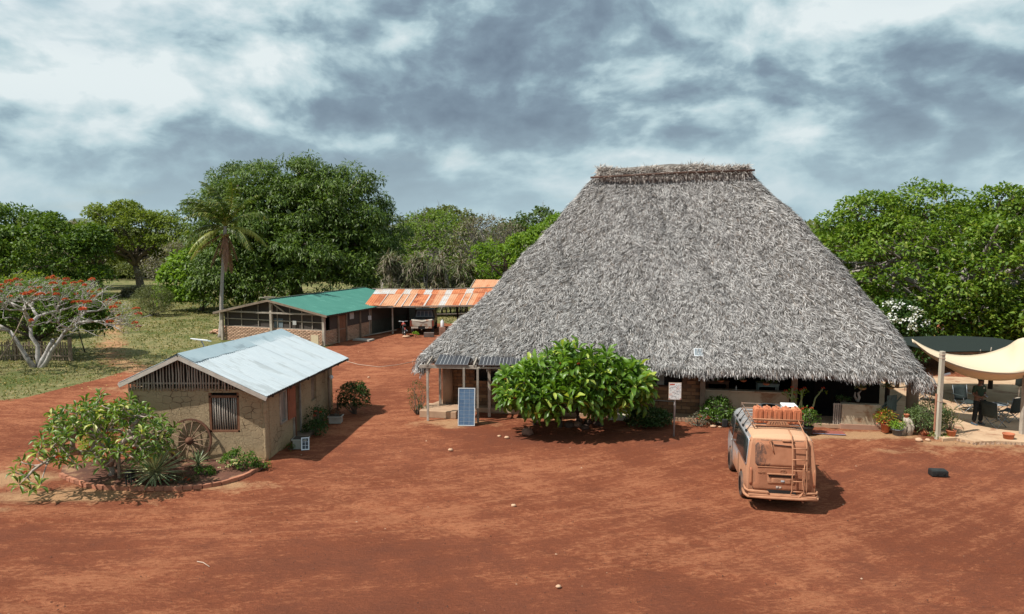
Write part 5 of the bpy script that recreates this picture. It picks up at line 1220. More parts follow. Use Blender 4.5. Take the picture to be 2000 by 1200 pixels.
top = [pY(1781, 662, 27.6), pY(1812, 679, 27.3), pY(1845, 690, 27.1), (pY(1885, 694, 26.8)), pY(1925, 690, 26.5), pY(1965, 677, 26.1), pY(1998, 660, 25.4), pY(2060, 668, 25.0), pY(2150, 690, 24.9)]
hem = [pY(1785, 665, 27.3), pY(1812, 688, 26.3), pY(1845, 704, 25.6), (pY(1885, 718, 25.1)), pY(1925, 726, 24.8), pY(1965, 729, 24.6), pY(1998, 727, 24.5), pY(2060, 716, 24.5), pY(2150, 704, 24.6)]
low = [pY(1786, 667, 27.5), pY(1812, 690, 26.6), pY(1845, 711, 26.2), (pY(1885, 731, 26.0)), pY(1925, 739, 25.8), pY(1965, 740, 25.7), pY(1998, 735, 25.6), pY(2060, 722, 25.4), pY(2150, 708, 25.3)]
def cat(P, k=4):
    out = []
    for i in range(len(P) - 1):
        p0, p1, p2_, p3 = P[max(i - 1, 0)], P[i], P[i + 1], P[min(i + 2, len(P) - 1)]
        for j in range(k):
            x = j / k; out.append(.5 * ((2 * p1) + (p2_ - p0) * x + (2 * p0 - 5 * p1 + 4 * p2_ - p3) * x * x + (3 * p1 - p0 - 3 * p2_ + p3) * x ** 3))
    return out + [P[-1]]
tp, hm_, lo = cat(top), cat(hem), cat(low); V = []; K = 8
for a, h_, l_ in zip(tp, hm_, lo):
    for j in range(K + 1): f = j / K; V.append(a.lerp(h_, f) - Vector((0, 0, .10 * math.sin(math.pi * f))))
    for j in range(1, 4): f = j / 3; V.append(h_.lerp(l_ - DH, f) + Vector((0, -.04 * math.sin(math.pi * f), 0)))
C_ = K + 4; F = [(i * C_ + j, i * C_ + j + 1, (i + 1) * C_ + j + 1, (i + 1) * C_ + j) for i in range(len(tp) - 1) for j in range(C_ - 1)]
sail = MB().add(V, F, True).build('shade_sail', M_SAIL); tag(sail, 'cream fabric shade sail slung over the patio right of the thatch', 'shade sail'); so = sail.modifiers.new('thick', 'SOLIDIFY'); so.thickness = .006

# ------------------------------------------------ camp chairs
M_CHF = pm('chair_fabric', (.038, .050, .048), (.026, .036, .034), 6, .85, bump=.15); M_TUBE = pm('chair_tube', (.30, .33, .35), (.22, .24, .26), 4, .4, .5, bump=0)
def camp_chair(label, p, rz):
    root = thing('camp_chair', label, 'camping chair', p, rz, 'folding camp chairs on the patio')
    w, d = .29, .26
    fr_ = MB()
    for a, c in (((-w, -d, 0), (w, -d, .42)), ((w, -d, 0), (-w, -d, .42)), ((-w, d, 0), (w, d, .42)), ((w, d, 0), (-w, d, .42)), ((-w, -d, 0), (-w, d, .42)), ((-w, d, 0), (-w, -d, .42)), ((w, -d, 0), (w, d, .42)), ((w, d, 0), (w, -d, .42))): fr_.tube([a, c], .012, 5)
    fr_.build('leg_frame', M_TUBE, root)
    for sx in (-1, 1):
        MB().tube([(sx * w, d, .42), (sx * w * 1.08, d + .12, 1.0)], .012, 5).build('back_tube', M_TUBE, root)
        MB().tube([(sx * w, -d, .40), (sx * (w + .06), -d, .66)], .012, 5).build('arm_post', M_TUBE, root)
        MB().add([(sx * (w + .10), -d - .05, .68), (sx * (w - .0), -d - .05, .68), (sx * w, d + .06, .66), (sx * (w + .10), d + .06, .66)], [(0, 1, 2, 3)]).build('armrest', M_CHF, root)
    V = []
    for j in range(5):
        for i in range(7): x = -w + 2 * w * i / 6; V.append((x, -d + 2 * d * j / 4, .43 - .07 * (1 - (x / w) ** 2)))
    MB().add(V, [(j * 7 + i, j * 7 + i + 1, (j + 1) * 7 + i + 1, (j + 1) * 7 + i) for j in range(4) for i in range(6)], True).build('seat', M_CHF, root)
    V = []
    for j in range(6):
        for i in range(7): f = j / 5; x = -w + 2 * w * i / 6; V.append((x * (1 + .06 * f), d + .12 * f + .07 * (1 - (x / w) ** 2), .38 + .58 * f + .03 * (1 - (x / w) ** 2) * (f > .9)))
    MB().add(V, [(j * 7 + i, j * 7 + i + 1, (j + 1) * 7 + i + 1, (j + 1) * 7 + i) for j in range(5) for i in range(6)], True).build('backrest', M_CHF, root)
    for ch in root.children:
        if ch.name.split('.')[0] in ('seat', 'backrest', 'armrest'): so = ch.modifiers.new('thick', 'SOLIDIFY'); so.thickness = .012
    return root
G9 = Vector((0, 0, .09))
camp_chair('dark green camp chair behind the pale post, facing the camera', gp(1885, 803, .09), R(8))
camp_chair('dark green camp chair at the right front of the patio, seen from its side', gp(1941, 833, .09), R(112))
camp_chair('dark green camp chair partly behind the front right one, facing it', gp(1968, 822, .09), R(200))
camp_chair('dark camp chair with blue-grey frame at the back, between the round pillar and pale post', gp(1806, 782, .09), R(70))
tb = thing('camp_table', 'small round low table among the camp chairs right of the standing person', 'table', gp(1950, 812, .09))
MB().lathe([(.3, .44), (.3, .47), (.0, .475)], 20).build('table_top', M_TUBE, tb)
for k in range(3): a = 2.1 * k; MB().tube([(.28 * math.cos(a), .28 * math.sin(a), 0), (-.2 * math.cos(a), -.2 * math.sin(a), .45)], .012, 5).build('leg', M_TUBE, tb)
bp = thing('bbq_bowl', 'round dark fire bowl on thin legs behind the pale post', 'grill', gp(1815, 790, .09))
MB().lathe([(.02, .62), (.2, .66), (.29, .80), (.30, .82), (.27, .81), (.02, .70)], 18, cap=False).build('bowl', M_RUST, bp)
for k in range(3): a = 2.1 * k; MB().tube([(.3 * math.cos(a), .3 * math.sin(a), 0), (.18 * math.cos(a), .18 * math.sin(a), .68)], .013, 5).build('leg', M_RUST, bp)
ru = thing('folded_umbrella', 'folded dark green parasol hanging by the grey post at the right edge', 'parasol', gp(1988, 800, .09))
MB().tube([(0, 0, 0), (0, 0, 2.3)], .022, 6).build('pole', M_WOODG, ru); MB().lathe([(.03, .95), (.15, 1.0), (.13, 1.5), (.06, 2.2), (.02, 2.3)], 10).build('canopy', M_CHF, ru); MB().lathe([(.13, .0), (.13, .45), (.05, .5)], 8).build('base', M_WOODG, ru)
pot('plant_pot', 'terracotta pot with spiky dry plant right of the pale square post', (15.5, 24.75, .0), .17, .30, M_TERRA)
bush('spiky_plant', 'thin spiky dry plant in the terracotta pot by the pale post', (15.5, 24.8, .3), .2, .2, .9, 12, .28, leafmat('dry_leaf', (.25, .18, .08), (.12, .14, .05), .2, .3), 89, nl=5, clump=.1, cat='plant', wide=.09)
pot('plant_pot', 'terracotta flower pot standing alone at the right on the patio edge', gp(1969, 862, 0), .19, .28, M_TERRA)
# black case on the yard
cs_ = thing('black_case', 'small black hard case lying alone on the red yard', 'case', gp(1832, 929), R(-6))
MB().box((0, 0, .085), (.46, .30, .17)).build('shell', M_BLACK, cs_, .02); MB().box((0, 0, .175), (.42, .26, .02)).build('lid', pm('case_lid', (.03, .035, .035), (.02, .02, .02), 6, .5), cs_, .008)
MB().box((-.1, -.155, .1), (.05, .02, .05)).build('latch', M_BLACK, cs_); MB().box((.1, -.155, .1), (.05, .02, .05)).build('latch', M_BLACK, cs_)

# ================================================================== PERSON
def skin_mesh(name, joints, edges, m, parent, sub=2):
    me = bpy.data.meshes.new(name); me.from_pydata([j[0] for j in joints], edges, []); o = bpy.data.objects.new(name, me); link(o, parent)
    o.modifiers.new('skin', 'SKIN'); sv = me.skin_vertices[0].data
    for i, j in enumerate(joints): r = j[1]; sv[i].radius = r if hasattr(r, '__len__') else (r, r); sv[i].use_root = (i == 0)
    s = o.modifiers.new('sub', 'SUBSURF'); s.levels = sub; s.render_levels = sub
    o.modifiers['skin'].use_smooth_shade = True
    dg = bpy.context.evaluated_depsgraph_get(); nm = bpy.data.meshes.new_from_object(o.evaluated_get(dg)); o.modifiers.clear(); o.data = nm; nm.materials.clear(); nm.materials.append(m); nm.name = name
    return o
per = thing('person', 'person in dark green shirt and dark trousers standing on the patio with a phone', 'person', gp(1909, 829, .09), R(12))
M_SKIN = pm('dark_skin', (.16, .085, .055), (.13, .07, .045), 3, .55, bump=0); M_SHIRT = pm('green_shirt', (.030, .060, .035), (.02, .042, .026), 4, .85, bump=.2); M_TRS = pm('dark_trousers', (.018, .022, .024), (.012, .015, .017), 4, .85, bump=.2)
# faces -y
J = [((0, 0, .96), (.15, .105)), ((0, .01, 1.18), (.145, .10)), ((0, .02, 1.38), (.175, .105)), ((0, .015, 1.49), (.075, .065)), ((0, -.005, 1.56), (.058, .06)), ((0, -.03, 1.64), (.082, .098)), ((0, -.035, 1.73), (.075, .088)),
     ((.19, .01, 1.42), (.062, .062)), ((.255, .02, 1.15), (.045, .045)), ((.13, -.22, 1.10), (.033, .033)), ((.04, -.27, 1.14), (.028, .022)),
     ((-.19, .01, 1.42), (.062, .062)), ((-.265, .02, 1.15), (.045, .045)), ((-.13, -.21, 1.08), (.033, .033)), ((-.035, -.27, 1.12), (.028, .022)),
     ((.10, 0, .88), (.095, .10)), ((.115, -.01, .50), (.066, .07)), ((.13, .02, .09), (.045, .048)), ((.145, -.13, .035), (.042, .03)),
     ((-.10, 0, .88), (.095, .10)), ((-.12, 0, .50), (.066, .07)), ((-.15, .03, .09), (.045, .048)), ((-.175, -.11, .035), (.042, .03))]
Ed = [(0, 1), (1, 2), (2, 3), (3, 4), (4, 5), (5, 6), (2, 7), (7, 8), (8, 9), (9, 10), (2, 11), (11, 12), (12, 13), (13, 14), (0, 15), (15, 16), (16, 17), (17, 18), (0, 19), (19, 20), (20, 21), (21, 22)]
body = skin_mesh('body', J, Ed, M_SKIN, per)
S = [((0, 0, .93), (.168, .125)), ((0, .01, 1.18), (.160, .118)), ((0, .02, 1.38), (.188, .122)), ((0, .015, 1.47), (.085, .08)), ((.19, .01, 1.42), (.082, .08)), ((.245, .02, 1.20), (.068, .068)), ((-.19, .01, 1.42), (.082, .08)), ((-.25, .02, 1.20), (.068, .068))]
skin_mesh('shirt', S, [(0, 1), (1, 2), (2, 3), (2, 4), (4, 5), (2, 6), (6, 7)], M_SHIRT, per)
Tt = [((0, 0, .98), (.158, .118)), ((.10, 0, .86), (.112, .115)), ((.115, -.01, .50), (.086, .09)), ((.13, .02, .10), (.075, .08)), ((-.10, 0, .86), (.112, .115)), ((-.12, 0, .50), (.086, .09)), ((-.15, .03, .10), (.075, .08))]
skin_mesh('trousers', Tt, [(0, 1), (1, 2), (2, 3), (0, 4), (4, 5), (5, 6)], M_TRS, per)
for sx, a in ((.14, 0), (-.168, 0)):
    MB().add([(sx + x, y, z) for x, y, z in [(-.05, .10, 0), (.05, .10, 0), (.055, -.17, 0), (-.055, -.17, 0), (-.045, .09, .09), (.045, .09, .09), (.045, -.14, .05), (-.045, -.14, .05)]], [(0, 1, 2, 3), (4, 7, 6, 5), (0, 4, 5, 1), (1, 5, 6, 2), (2, 6, 7, 3), (3, 7, 4, 0)]).build('shoe', pm('blue_grey_shoe', (.07, .10, .13), (.05, .07, .09), 4, .7), per, .015)
HP = Matrix.Translation((0, -.04, 1.69)) @ Matrix.Rotation(R(22), 4, 'X')
V = []; 
mb = MB(); mb.lathe([(.104, -.02), (.106, .03), (.088, .085), (.05, .115), (.001, .122)], 14, (0, 0, 0), None, cap=False)
o = mb.build('hair', M_BLACK, per); o.matrix_local = Matrix.Translation((0, -.018, 1.70)) @ Matrix.Rotation(R(12), 4, 'X')
fc = MB(); fc.tube([(0, -.128, 1.665), (0, -.150, 1.64), (0, -.125, 1.632)], [.012, .016, .01], 6); fc.build('nose', M_SKIN, per)
for sx in (-1, 1):
    MB().lathe([(.004, -.012), (.022, -.008), (.024, .008), (.004, .012)], 8, (sx * .088, -.02, 1.665), Matrix.Rotation(R(90), 3, 'Y')).build('ear', M_SKIN, per)
    MB().lathe([(.001, -.006), (.012, 0), (.001, .006)], 8, (sx * .034, -.122, 1.68), Matrix.Rotation(R(90), 3, 'X')).build('eye', M_BLACK, per)
MB().bar((-.025, -.125, 1.60), (.025, -.125, 1.60), .01, .008).build('mouth', pm('lip', (.12, .045, .04)), per)
for sx, hx in ((1, .04), (-1, -.035)):
    for k in range(4):
        y0 = -.275 - .004 * k; z0 = 1.135 - .02 * k + (.015 if k == 0 else 0)
        MB().tube([(hx, y0 + .01, z0), (hx - sx * .028, y0 - .03, z0 + .008), (hx - sx * .055, y0 - .022, z0 + .006)], [.011, .010, .008], 6).build('finger', M_SKIN, per)
    MB().tube([(hx + sx * .005, -.265, 1.15), (hx - sx * .02, -.285, 1.178), (hx - sx * .038, -.295, 1.182)], [.013, .011, .009], 6).build('thumb', M_SKIN, per)
o = MB().lathe([(.036, 0), (.036, .004), (.0, .005)], 14, (.085, -.104, 1.40), Matrix.Rotation(R(90), 3, 'X')).build('chest_emblem', pm('pale_emblem', (.45, .50, .46), (.30, .36, .32), 20, .7, bump=0), per)
ph = thing('phone', 'pale phone held in both hands by the standing person', 'phone', per.matrix_basis @ Vector((.003, -.30, 1.155)), R(12)); ph.rotation_euler = (R(35), 0, R(12))
MB().box((0, 0, 0), (.075, .14, .009)).build('phone_body', pm('phone_white', (.5, .55, .55), (.45, .5, .5), 3, .3, bump=0), ph, .004); MB().box((0, 0, .0055), (.066, .125, .002)).build('screen', pm('screen_dark', (.12, .16, .17), (.1, .13, .14), 3, .1, bump=0, spec=.6), ph)
# ================================================================== MUD-COVERED VAN
van = thing('van', 'high-roofed silver van caked in orange mud seen from behind with a loaded roof rack', 'van', (6.98, 18.02, 0), R(-9.5))
PROF = [(.80, .30), (.85, .40), (.858, .75), (.855, 1.08), (.845, 1.16), (.815, 1.45), (.782, 1.72), (.752, 1.84), (.69, 1.915), (.42, 1.955), (.0, 1.97)]
def lerp1(x, pts):
    for (a, va), (b_, vb) in zip(pts[:-1], pts[1:]):
        if x <= b_: return va + (vb - va) * max(0, (x - a)) / (b_ - a)
    return pts[-1][1]
RY = lambda z: lerp1(z, [(.3, .06), (.42, .02), (.6, .0), (1.1, .0), (1.2, .012), (1.75, .105), (1.86, .135), (1.93, .20), (1.98, .28)])
FY = lambda z: lerp1(z, [(.3, 4.15), (.5, 4.25), (.85, 4.21), (1.12, 4.05), (1.75, 3.55), (1.9, 3.38), (1.98, 3.15)])
SXZ = lambda z: lerp1(z, [(b_, a) for a, b_ in PROF])
FS = [0, .006, .018, .04, .1, .2, .3, .4, .5, .6, .7, .8, .88, .93, .965, .985, 1]
XS = [.965, .985, .995, 1, 1, 1, 1, 1, 1, 1, 1, 1, .995, .985, .96, .92, .84]
ringp = [(x, z) for x, z in PROF] + [(-x, z) for x, z in PROF[-2::-1]]
n = len(ringp); V = []
for f, xs in zip(FS, XS):
    for x, z in ringp: V.append((x * xs, RY(z) + (FY(z) - RY(z)) * f, z))
F = [(i * n + j, (i + 1) * n + j, (i + 1) * n + (j + 1) % n, i * n + (j + 1) % n) for i in range(len(FS) - 1) for j in range(n)]
h = len(PROF)
for base_, fl in ((0, False), ((len(FS) - 1) * n, True)):
    for j in range(h - 1):
        q = [base_ + j, base_ + j + 1, base_ + n - 2 - j, base_ + n - 1 - j]
        q = [x for k, x in enumerate(q) if x not in q[:k]]
        F.append(tuple(q[::-1] if fl else q))
m, t, b = newmat('muddy_paint')
O = t.node('ShaderNodeTexCoord').outputs['Object']; s3 = t.node('ShaderNodeSeparateXYZ'); t.link(O, s3.inputs[0])
n1 = t.noise(O, 2.6, 7, .65, .5); n2 = t.noise(t.mapping(O, (3, 3, .8)), 4, 7, .7); n3 = t.noise(O, 22, 4, .7)
md = t.math('ADD', 1.02, t.math('MULTIPLY', s3.outputs[1], -.30)); md = t.math('ADD', md, t.math('MULTIPLY', t.math('SUBTRACT', .95, s3.outputs[2]), .80))
roofy = t.math('MULTIPLY', t.math('GREATER_THAN', s3.outputs[2], 1.86), t.math('MULTIPLY', t.math('SUBTRACT', 2.2, s3.outputs[1]), .55)); md = t.math('ADD', md, roofy)
rear = t.math('MULTIPLY', t.math('LESS_THAN', s3.outputs[1], .34), .7); md = t.math('ADD', md, rear)
md = t.math('ADD', md, t.math('MULTIPLY', t.math('SUBTRACT', n1, .5), 1.3)); md = t.math('ADD', md, t.math('MULTIPLY', t.math('SUBTRACT', n2, .5), .5))
mf = t.ramp(md, [(.30, 0), (.52, 1)])
mudc = t.mix(t.ramp(n2, [(.35, 0), (.65, 1)]), (.52, .272, .155), (.42, .20, .115)); mudc = t.mix(t.ramp(n3, [(.3, .25), (.6, 0)]), mudc, (.30, .12, .06)); mudc = t.mix(t.ramp(t.noise(t.mapping(O, (7, 3, .7)), 1.5, 7, .7), [(.36, .55), (.5, 0)]), mudc, (.36, .155, .085))
low_ = t.ramp(s3.outputs[2], [(.25, .5), (.6, 0)]); mudc = t.mix(low_, mudc, (.42, .17, .085))
pc = t.mix(t.ramp(n1, [(.4, 0), (.6, .6)]), (.42, .44, .46), (.40, .31, .25))
dust = t.math('MULTIPLY', t.math('GREATER_THAN', s3.outputs[2], 1.86), .8); mudc = t.mix(dust, mudc, (.58, .36, .22))
mudc = t.mix(t.math('MULTIPLY', t.math('LESS_THAN', s3.outputs[1], .10), .7), mudc, (.44, .20, .11))  # rear-face mud darkened, its dimmer light painted into the colour
t.link(t.mix(mf, pc, mudc), b.inputs['Base Color'])
t.link(t.math('ADD', .35, t.math('MULTIPLY', mf, .55)), b.inputs['Roughness']); t.link(t.math('MULTIPLY', t.math('SUBTRACT', 1, mf), .35), b.inputs['Metallic'])
t.link(t.bump(t.math('ADD', n2, n3), .25, .01), b.inputs['Normal'])
M_VAN = m
M_MUD2 = pm('caked_mud', (.45, .22, .125), (.36, .165, .095), 5, .95, bump=.4, dirt=(.16, .09, .06), dirt_amt=.10, dirt_scale=2.5, spec=.1)
M_MUDL = pm('light_mud', (.47, .24, .14), (.38, .18, .10), 5, .95, bump=.35, spec=.1)
M_TYRE = pm('tyre_rubber', (.22, .12, .08), (.06, .05, .045), 4, .9, bump=.3); M_TYRED = pm('spare_tyre', (.035, .035, .037), (.06, .058, .055), 5, .85, bump=.3)
body = MB().add(V, F, True).build('body', M_VAN, van)
cut = MB()
for y in (.98, 3.22):
    for sx in (-1, 1): cut.lathe([(.385, .52), (.385, 1.0)], 28, (0, y, .36), Matrix.Rotation(R(90) * sx, 3, 'Y'))
co = cut.build('cutter', M_BLACK); co.matrix_world = van.matrix_basis
bpy.context.view_layer.update()
bo = body.modifiers.new('arch', 'BOOLEAN'); bo.object = co; bo.solver = 'EXACT'; bo.operation = 'DIFFERENCE'
dg = bpy.context.evaluated_depsgraph_get(); nm = bpy.data.meshes.new_from_object(body.evaluated_get(dg)); body.modifiers.clear(); body.data = nm; nm.name = 'body'
bpy.data.objects.remove(co)
nm.polygons.foreach_set('use_smooth', [True] * len(nm.polygons)); nm.set_sharp_from_angle(angle=R(38))
while len(nm.materials) > 1: nm.materials.pop()
def patch(name, m, x0, x1, z0, z1, off=.008, parent=van, rnd=.05, nx=8, nz=6, thick=.006):
    """panel on the rear face following its slope, rounded corners"""
    V = []
    for j in range(nz + 1):
        fz = j / nz; z = z0 + (z1 - z0) * fz; d = min(fz, 1 - fz) * (z1 - z0); ins = 0 if d >= rnd else rnd - math.sqrt(max(0, rnd ** 2 - (rnd - d) ** 2))
        for i in range(nx + 1): x = (x0 + ins) + (x1 - x0 - 2 * ins) * i / nx; V.append((x, RY(z) - off + .02 * (abs(x) / .8) ** 4, z))
    o = MB().add(V, [(j * (nx + 1) + i, j * (nx + 1) + i + 1, (j + 1) * (nx + 1) + i + 1, (j + 1) * (nx + 1) + i) for j in range(nz) for i in range(nx)], True).build(name, m, parent)
    s = o.modifiers.new('t', 'SOLIDIFY'); s.thickness = thick; s.offset = -1; return o
M_MUDR = pm('rear_mud_shaded', (.40, .175, .098), (.33, .14, .078), 3.5, .95, bump=.35, dirt=(.30, .125, .07), dirt_amt=.2, spec=.1)  # mud darkened, the rear face's weaker sunlight put into its colour
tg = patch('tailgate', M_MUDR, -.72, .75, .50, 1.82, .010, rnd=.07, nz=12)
patch('tailgate_gap', M_DARKW, -.732, .762, .488, 1.832, .004, rnd=.075, nz=12)
m, t, b = newmat('mud_smeared_glass'); O = t.node('ShaderNodeTexCoord').outputs['Object']; s3 = t.node('ShaderNodeSeparateXYZ'); t.link(O, s3.inputs[0])
nn = t.noise(t.mapping(O, (9, 9, 3.2)), 1.6, 8, .7, .6); lf = t.math('MULTIPLY', t.math('ADD', s3.outputs[0], .15), .55); w_ = t.math('ADD', nn, lf)
c = t.mix(t.ramp(w_, [(.18, .9), (.29, .6), (.36, 0)]), t.mix(t.ramp(t.noise(O, 3, 5), [(.4, 0), (.6, 1)]), (.40, .178, .10), (.34, .145, .08)), (.07, .05, .045)); t.link(c, b.inputs['Base Color']); b.inputs['Roughness'].default_value = .9; b.inputs['Specular IOR Level'].default_value = .1
t.link(t.bump(nn, .4, .01), b.inputs['Normal']); M_SMEAR = m
patch('rear_window', M_SMEAR, -.67, .70, 1.17, 1.77, .020, rnd=.06, nz=8)
for z in (1.16,): MB().tube([(-.62, RY(z) - .018, z), (.66, RY(z) - .018, z)], .010, 5).build('window_rubber', M_MUDL, van)
for sx in (-1, 1):
    patch('tail_light', pm('muddy_lamp', (.40, .13, .07), (.46, .20, .10), 4, .7, bump=.2), *((-.815, -.725) if sx < 0 else (.765, .835)), .66, 1.12, .02, rnd=.02, nx=2)
rc = patch('plate_recess', M_MUD2, -.36, .34, .70, .98, .014, rnd=.03); patch('plate_shadow_lip', M_DARKW, -.33, .31, .90, .965, .022, rnd=.01)
MB().box((-.01, -.035, .985), (.72, .05, .035)).build('plate_garnish', M_MUDL, van, .01)
pb = patch('number_plate', M_MUD2, -.26, .24, .735, .87, .026, rnd=.01)
patch('scraped_spot', pm('grey_scrape', (.45, .47, .50), (.2, .2, .2), 12, .6), -.03, .07, .77, .82, .032, rnd=.015, nx=3, nz=3)
patch('blue_sticker', pm('blue_sticker', (.12, .2, .28), (.45, .3, .2), 20, .6), -.14, -.06, .58, .66, .018, rnd=.005, nx=2, nz=2); patch('pale_sticker', pm('pale_sticker', (.5, .42, .36), (.45, .3, .2), 20, .6), -.06, .0, .585, .65, .018, rnd=.005, nx=2, nz=2)
# emblem of three ovals, raised
T90 = Matrix.Rotation(R(90), 3, 'X')
em = MB(); em.ring((.02, -.024, 1.07), .072, .048, .006, 24, 5, T90); em.ring((.02, -.026, 1.092), .044, .016, .005, 18, 5, T90); em.ring((.02, -.027, 1.075), .018, .040, .005, 18, 5, T90); em.build('emblem', M_MUD2, van)
fcv = bpy.data.curves.new('lettering', 'FONT'); fcv.body = 'HIACE'; fcv.size = .062; fcv.extrude = .004; tmp = bpy.data.objects.new('lettering', fcv); COL.objects.link(tmp)
bpy.context.view_layer.update(); lm_ = bpy.data.meshes.new_from_object(tmp.evaluated_get(bpy.context.evaluated_depsgraph_get())); bpy.data.objects.remove(tmp)
lm_.materials.clear(); lm_.materials.append(M_MUD2); lo_ = bpy.data.objects.new('lettering', lm_); link(lo_, van); lo_.location = (-.60, -.016, .985); lo_.rotation_euler = (R(90), 0, 0)
# wiper, brake lamp, hinges
MB().tube([(-.30, RY(1.76) - .05, 1.80), (-.24, RY(1.7) - .05, 1.62), (-.20, RY(1.6) - .04, 1.50)], .014, 6).build('wiper_arm', M_MUD2, van); MB().box((-.30, RY(1.8) - .03, 1.82), (.06, .08, .08)).build('wiper_motor', M_MUD2, van, .01)
MB().tube([(-.22, RY(1.70) - .035, 1.735), (.22, RY(1.68) - .035, 1.705)], .012, 5).build('wiper_blade', M_BLACK, van)
MB().box((.15, RY(1.84) - .02, 1.83), (.30, .05, .035)).build('brake_lamp', M_MUD2, van, .008)
# side glass and trim
M_GLASS = pm('tinted_glass', (.018, .022, .022), (.03, .032, .030), 3, .08, bump=0, spec=.7, dirt=(.12, .10, .08), dirt_amt=.1)
def side_panel(name, m, sx, pts, off=.008, parent=van, seg=4):
    """polygon on the side given as (y_low,y_high) per height"""
    V = []
    for z, ya, yb in pts:
        for i in range(seg + 1): V.append((sx * (SXZ(z) + off), ya + (yb - ya) * i / seg, z))
    k = seg + 1
    o = MB().add(V, [(j * k + i, j * k + i + 1, (j + 1) * k + i + 1, (j + 1) * k + i) for j in range(len(pts) - 1) for i in range(seg)], True).build(name, m, parent)
    s = o.modifiers.new('t', 'SOLIDIFY'); s.thickness = .008; s.offset = 1 if sx > 0 else -1; return o
for sx in (-1, 1):
    side_panel('side_trim', pm('silver_trim', (.50, .52, .55), (.42, .43, .46), 4, .4, .5, bump=0), sx, [(1.08, .28, 2.77), (1.14, .23, 2.79), (1.4, .26, 2.76), (1.6, .30, 2.73), (1.74, .32, 2.70), (1.79, .36, 2.68)], .004)
    side_panel('side_window', M_GLASS, sx, [(1.13, .36, 2.70), (1.17, .29, 2.71), (1.4, .31, 2.69), (1.6, .35, 2.66), (1.70, .38, 2.64), (1.745, .44, 2.6)], .012)
    side_panel('front_door_window', M_GLASS, sx, [(1.17, 2.86, 3.82), (1.4, 2.84, 3.66), (1.6, 2.82, 3.48), (1.73, 2.86, 3.34)], .010)
    for y in (2.80, 1.58):
        side_panel('door_gap', M_BLACK, sx, [(.40, y, y + .014), (.8, y, y + .014), (1.12, y, y + .014)], .003, seg=1)
    MB().box((sx * .875, 2.95, 1.02), (.03, .14, .03)).build('door_handle', M_VAN, van, .006)
    mr = MB(); mr.box((sx * 1.0, 3.55, 1.36), (.17, .11, .25)); mr.build('mirror', M_BLACK, van, .03); MB().tube([(sx * .82, 3.8, 1.2), (sx * .98, 3.57, 1.28)], .02, 6).build('mirror_arm', M_BLACK, van)
# right side dark gutter strip and roof seams
for sx in (-1, 1): MB().tube([(sx * .78, RY(1.8) + .06, 1.80), (sx * .785, 1.8, 1.80), (sx * .77, 3.35, 1.79)], .012, 5).build('rain_gutter', M_VAN, van)
for y in (.8, 1.5, 2.2, 2.8): MB().box((0, y, 1.968), (1.0, .03, .012)).build('roof_rib', M_VAN, van, .005)
side_ws = MB(); V = []
for z in (1.16, 1.4, 1.6, 1.76):
    for i in range(7): x = -.68 + 1.36 * i / 6; V.append((x * (1 if z < 1.5 else .95), FY(z) + .010 - .06 * (abs(x) / .7) ** 3, z))
side_ws.add(V, [(j * 7 + i, (j + 1) * 7 + i, (j + 1) * 7 + i + 1, j * 7 + i + 1) for j in range(3) for i in range(6)], True).build('windscreen', M_GLASS, van)
for sx in (-1, 1): MB().box((sx * .62, 4.18, .78), (.30, .08, .16)).build('headlight', M_GLASS, van, .02)
MB().box((0, 4.24, .48), (1.5, .12, .24)).build('front_bumper', M_VAN, van, .04)
# wheels
def wheel(parent, c, r, w, name='wheel', tyre=M_TYRE, rimm=M_MUDL, out=1, flat=False):
    T = Matrix.Rotation(R(90), 3, 'Y') if not flat else Matrix.Identity(3)
    o = MB().lathe([(r * .62, -w / 2), (r * .9, -w / 2), (r * .97, -w * .42), (r, -w * .2), (r, w * .2), (r * .97, w * .42), (r * .9, w / 2), (r * .62, w / 2)], 28, (0, 0, 0), T, cap=False).build(name, tyre, parent); o.location = c
    MB().lathe([(r * .64, -w * .46), (r * .60, w * .1 * 0), (r * .55, w * .12), (r * .2, w * .18), (r * .16, w * .3), (.001, w * .32)], 24, (0, 0, 0), T @ Matrix.Diagonal((1, 1, out)), cap=False).build('rim', rimm, o)
    MB().lathe([(.001, -w * .40), (r * .62, -w * .40)], 20, (0, 0, 0), T, cap=False).build('brake_disc', M_BLACK, o)
    for k in range(10):
        a = 2 * math.pi * k / 10; p = Vector((r * .42 * math.cos(a), r * .42 * math.sin(a), out * w * .17)); MB().lathe([(r * .055, 0), (r * .055, .004)], 8, (0, 0, 0)).build('rim_slot', M_BLACK, o).matrix_local = (T.to_4x4() @ Matrix.Translation(p))
    return o
for y in (.98, 3.22):
    for sx in (-1, 1): wheel(van, (sx * .785, y, .345), .345, .21, out=sx)
    MB().box((0, y, .55), (1.05, .74, .42)).build('wheel_well', M_BLACK, van)
MB().box((0, 2.1, .34), (1.5, 3.7, .12)).build('underbody', M_BLACK, van)
# mud flap and tow bits
for sx in (-1, 1): MB().box((sx * .72, .52, .34), (.24, .02, .3)).build('mud_flap', M_TYRE, van)
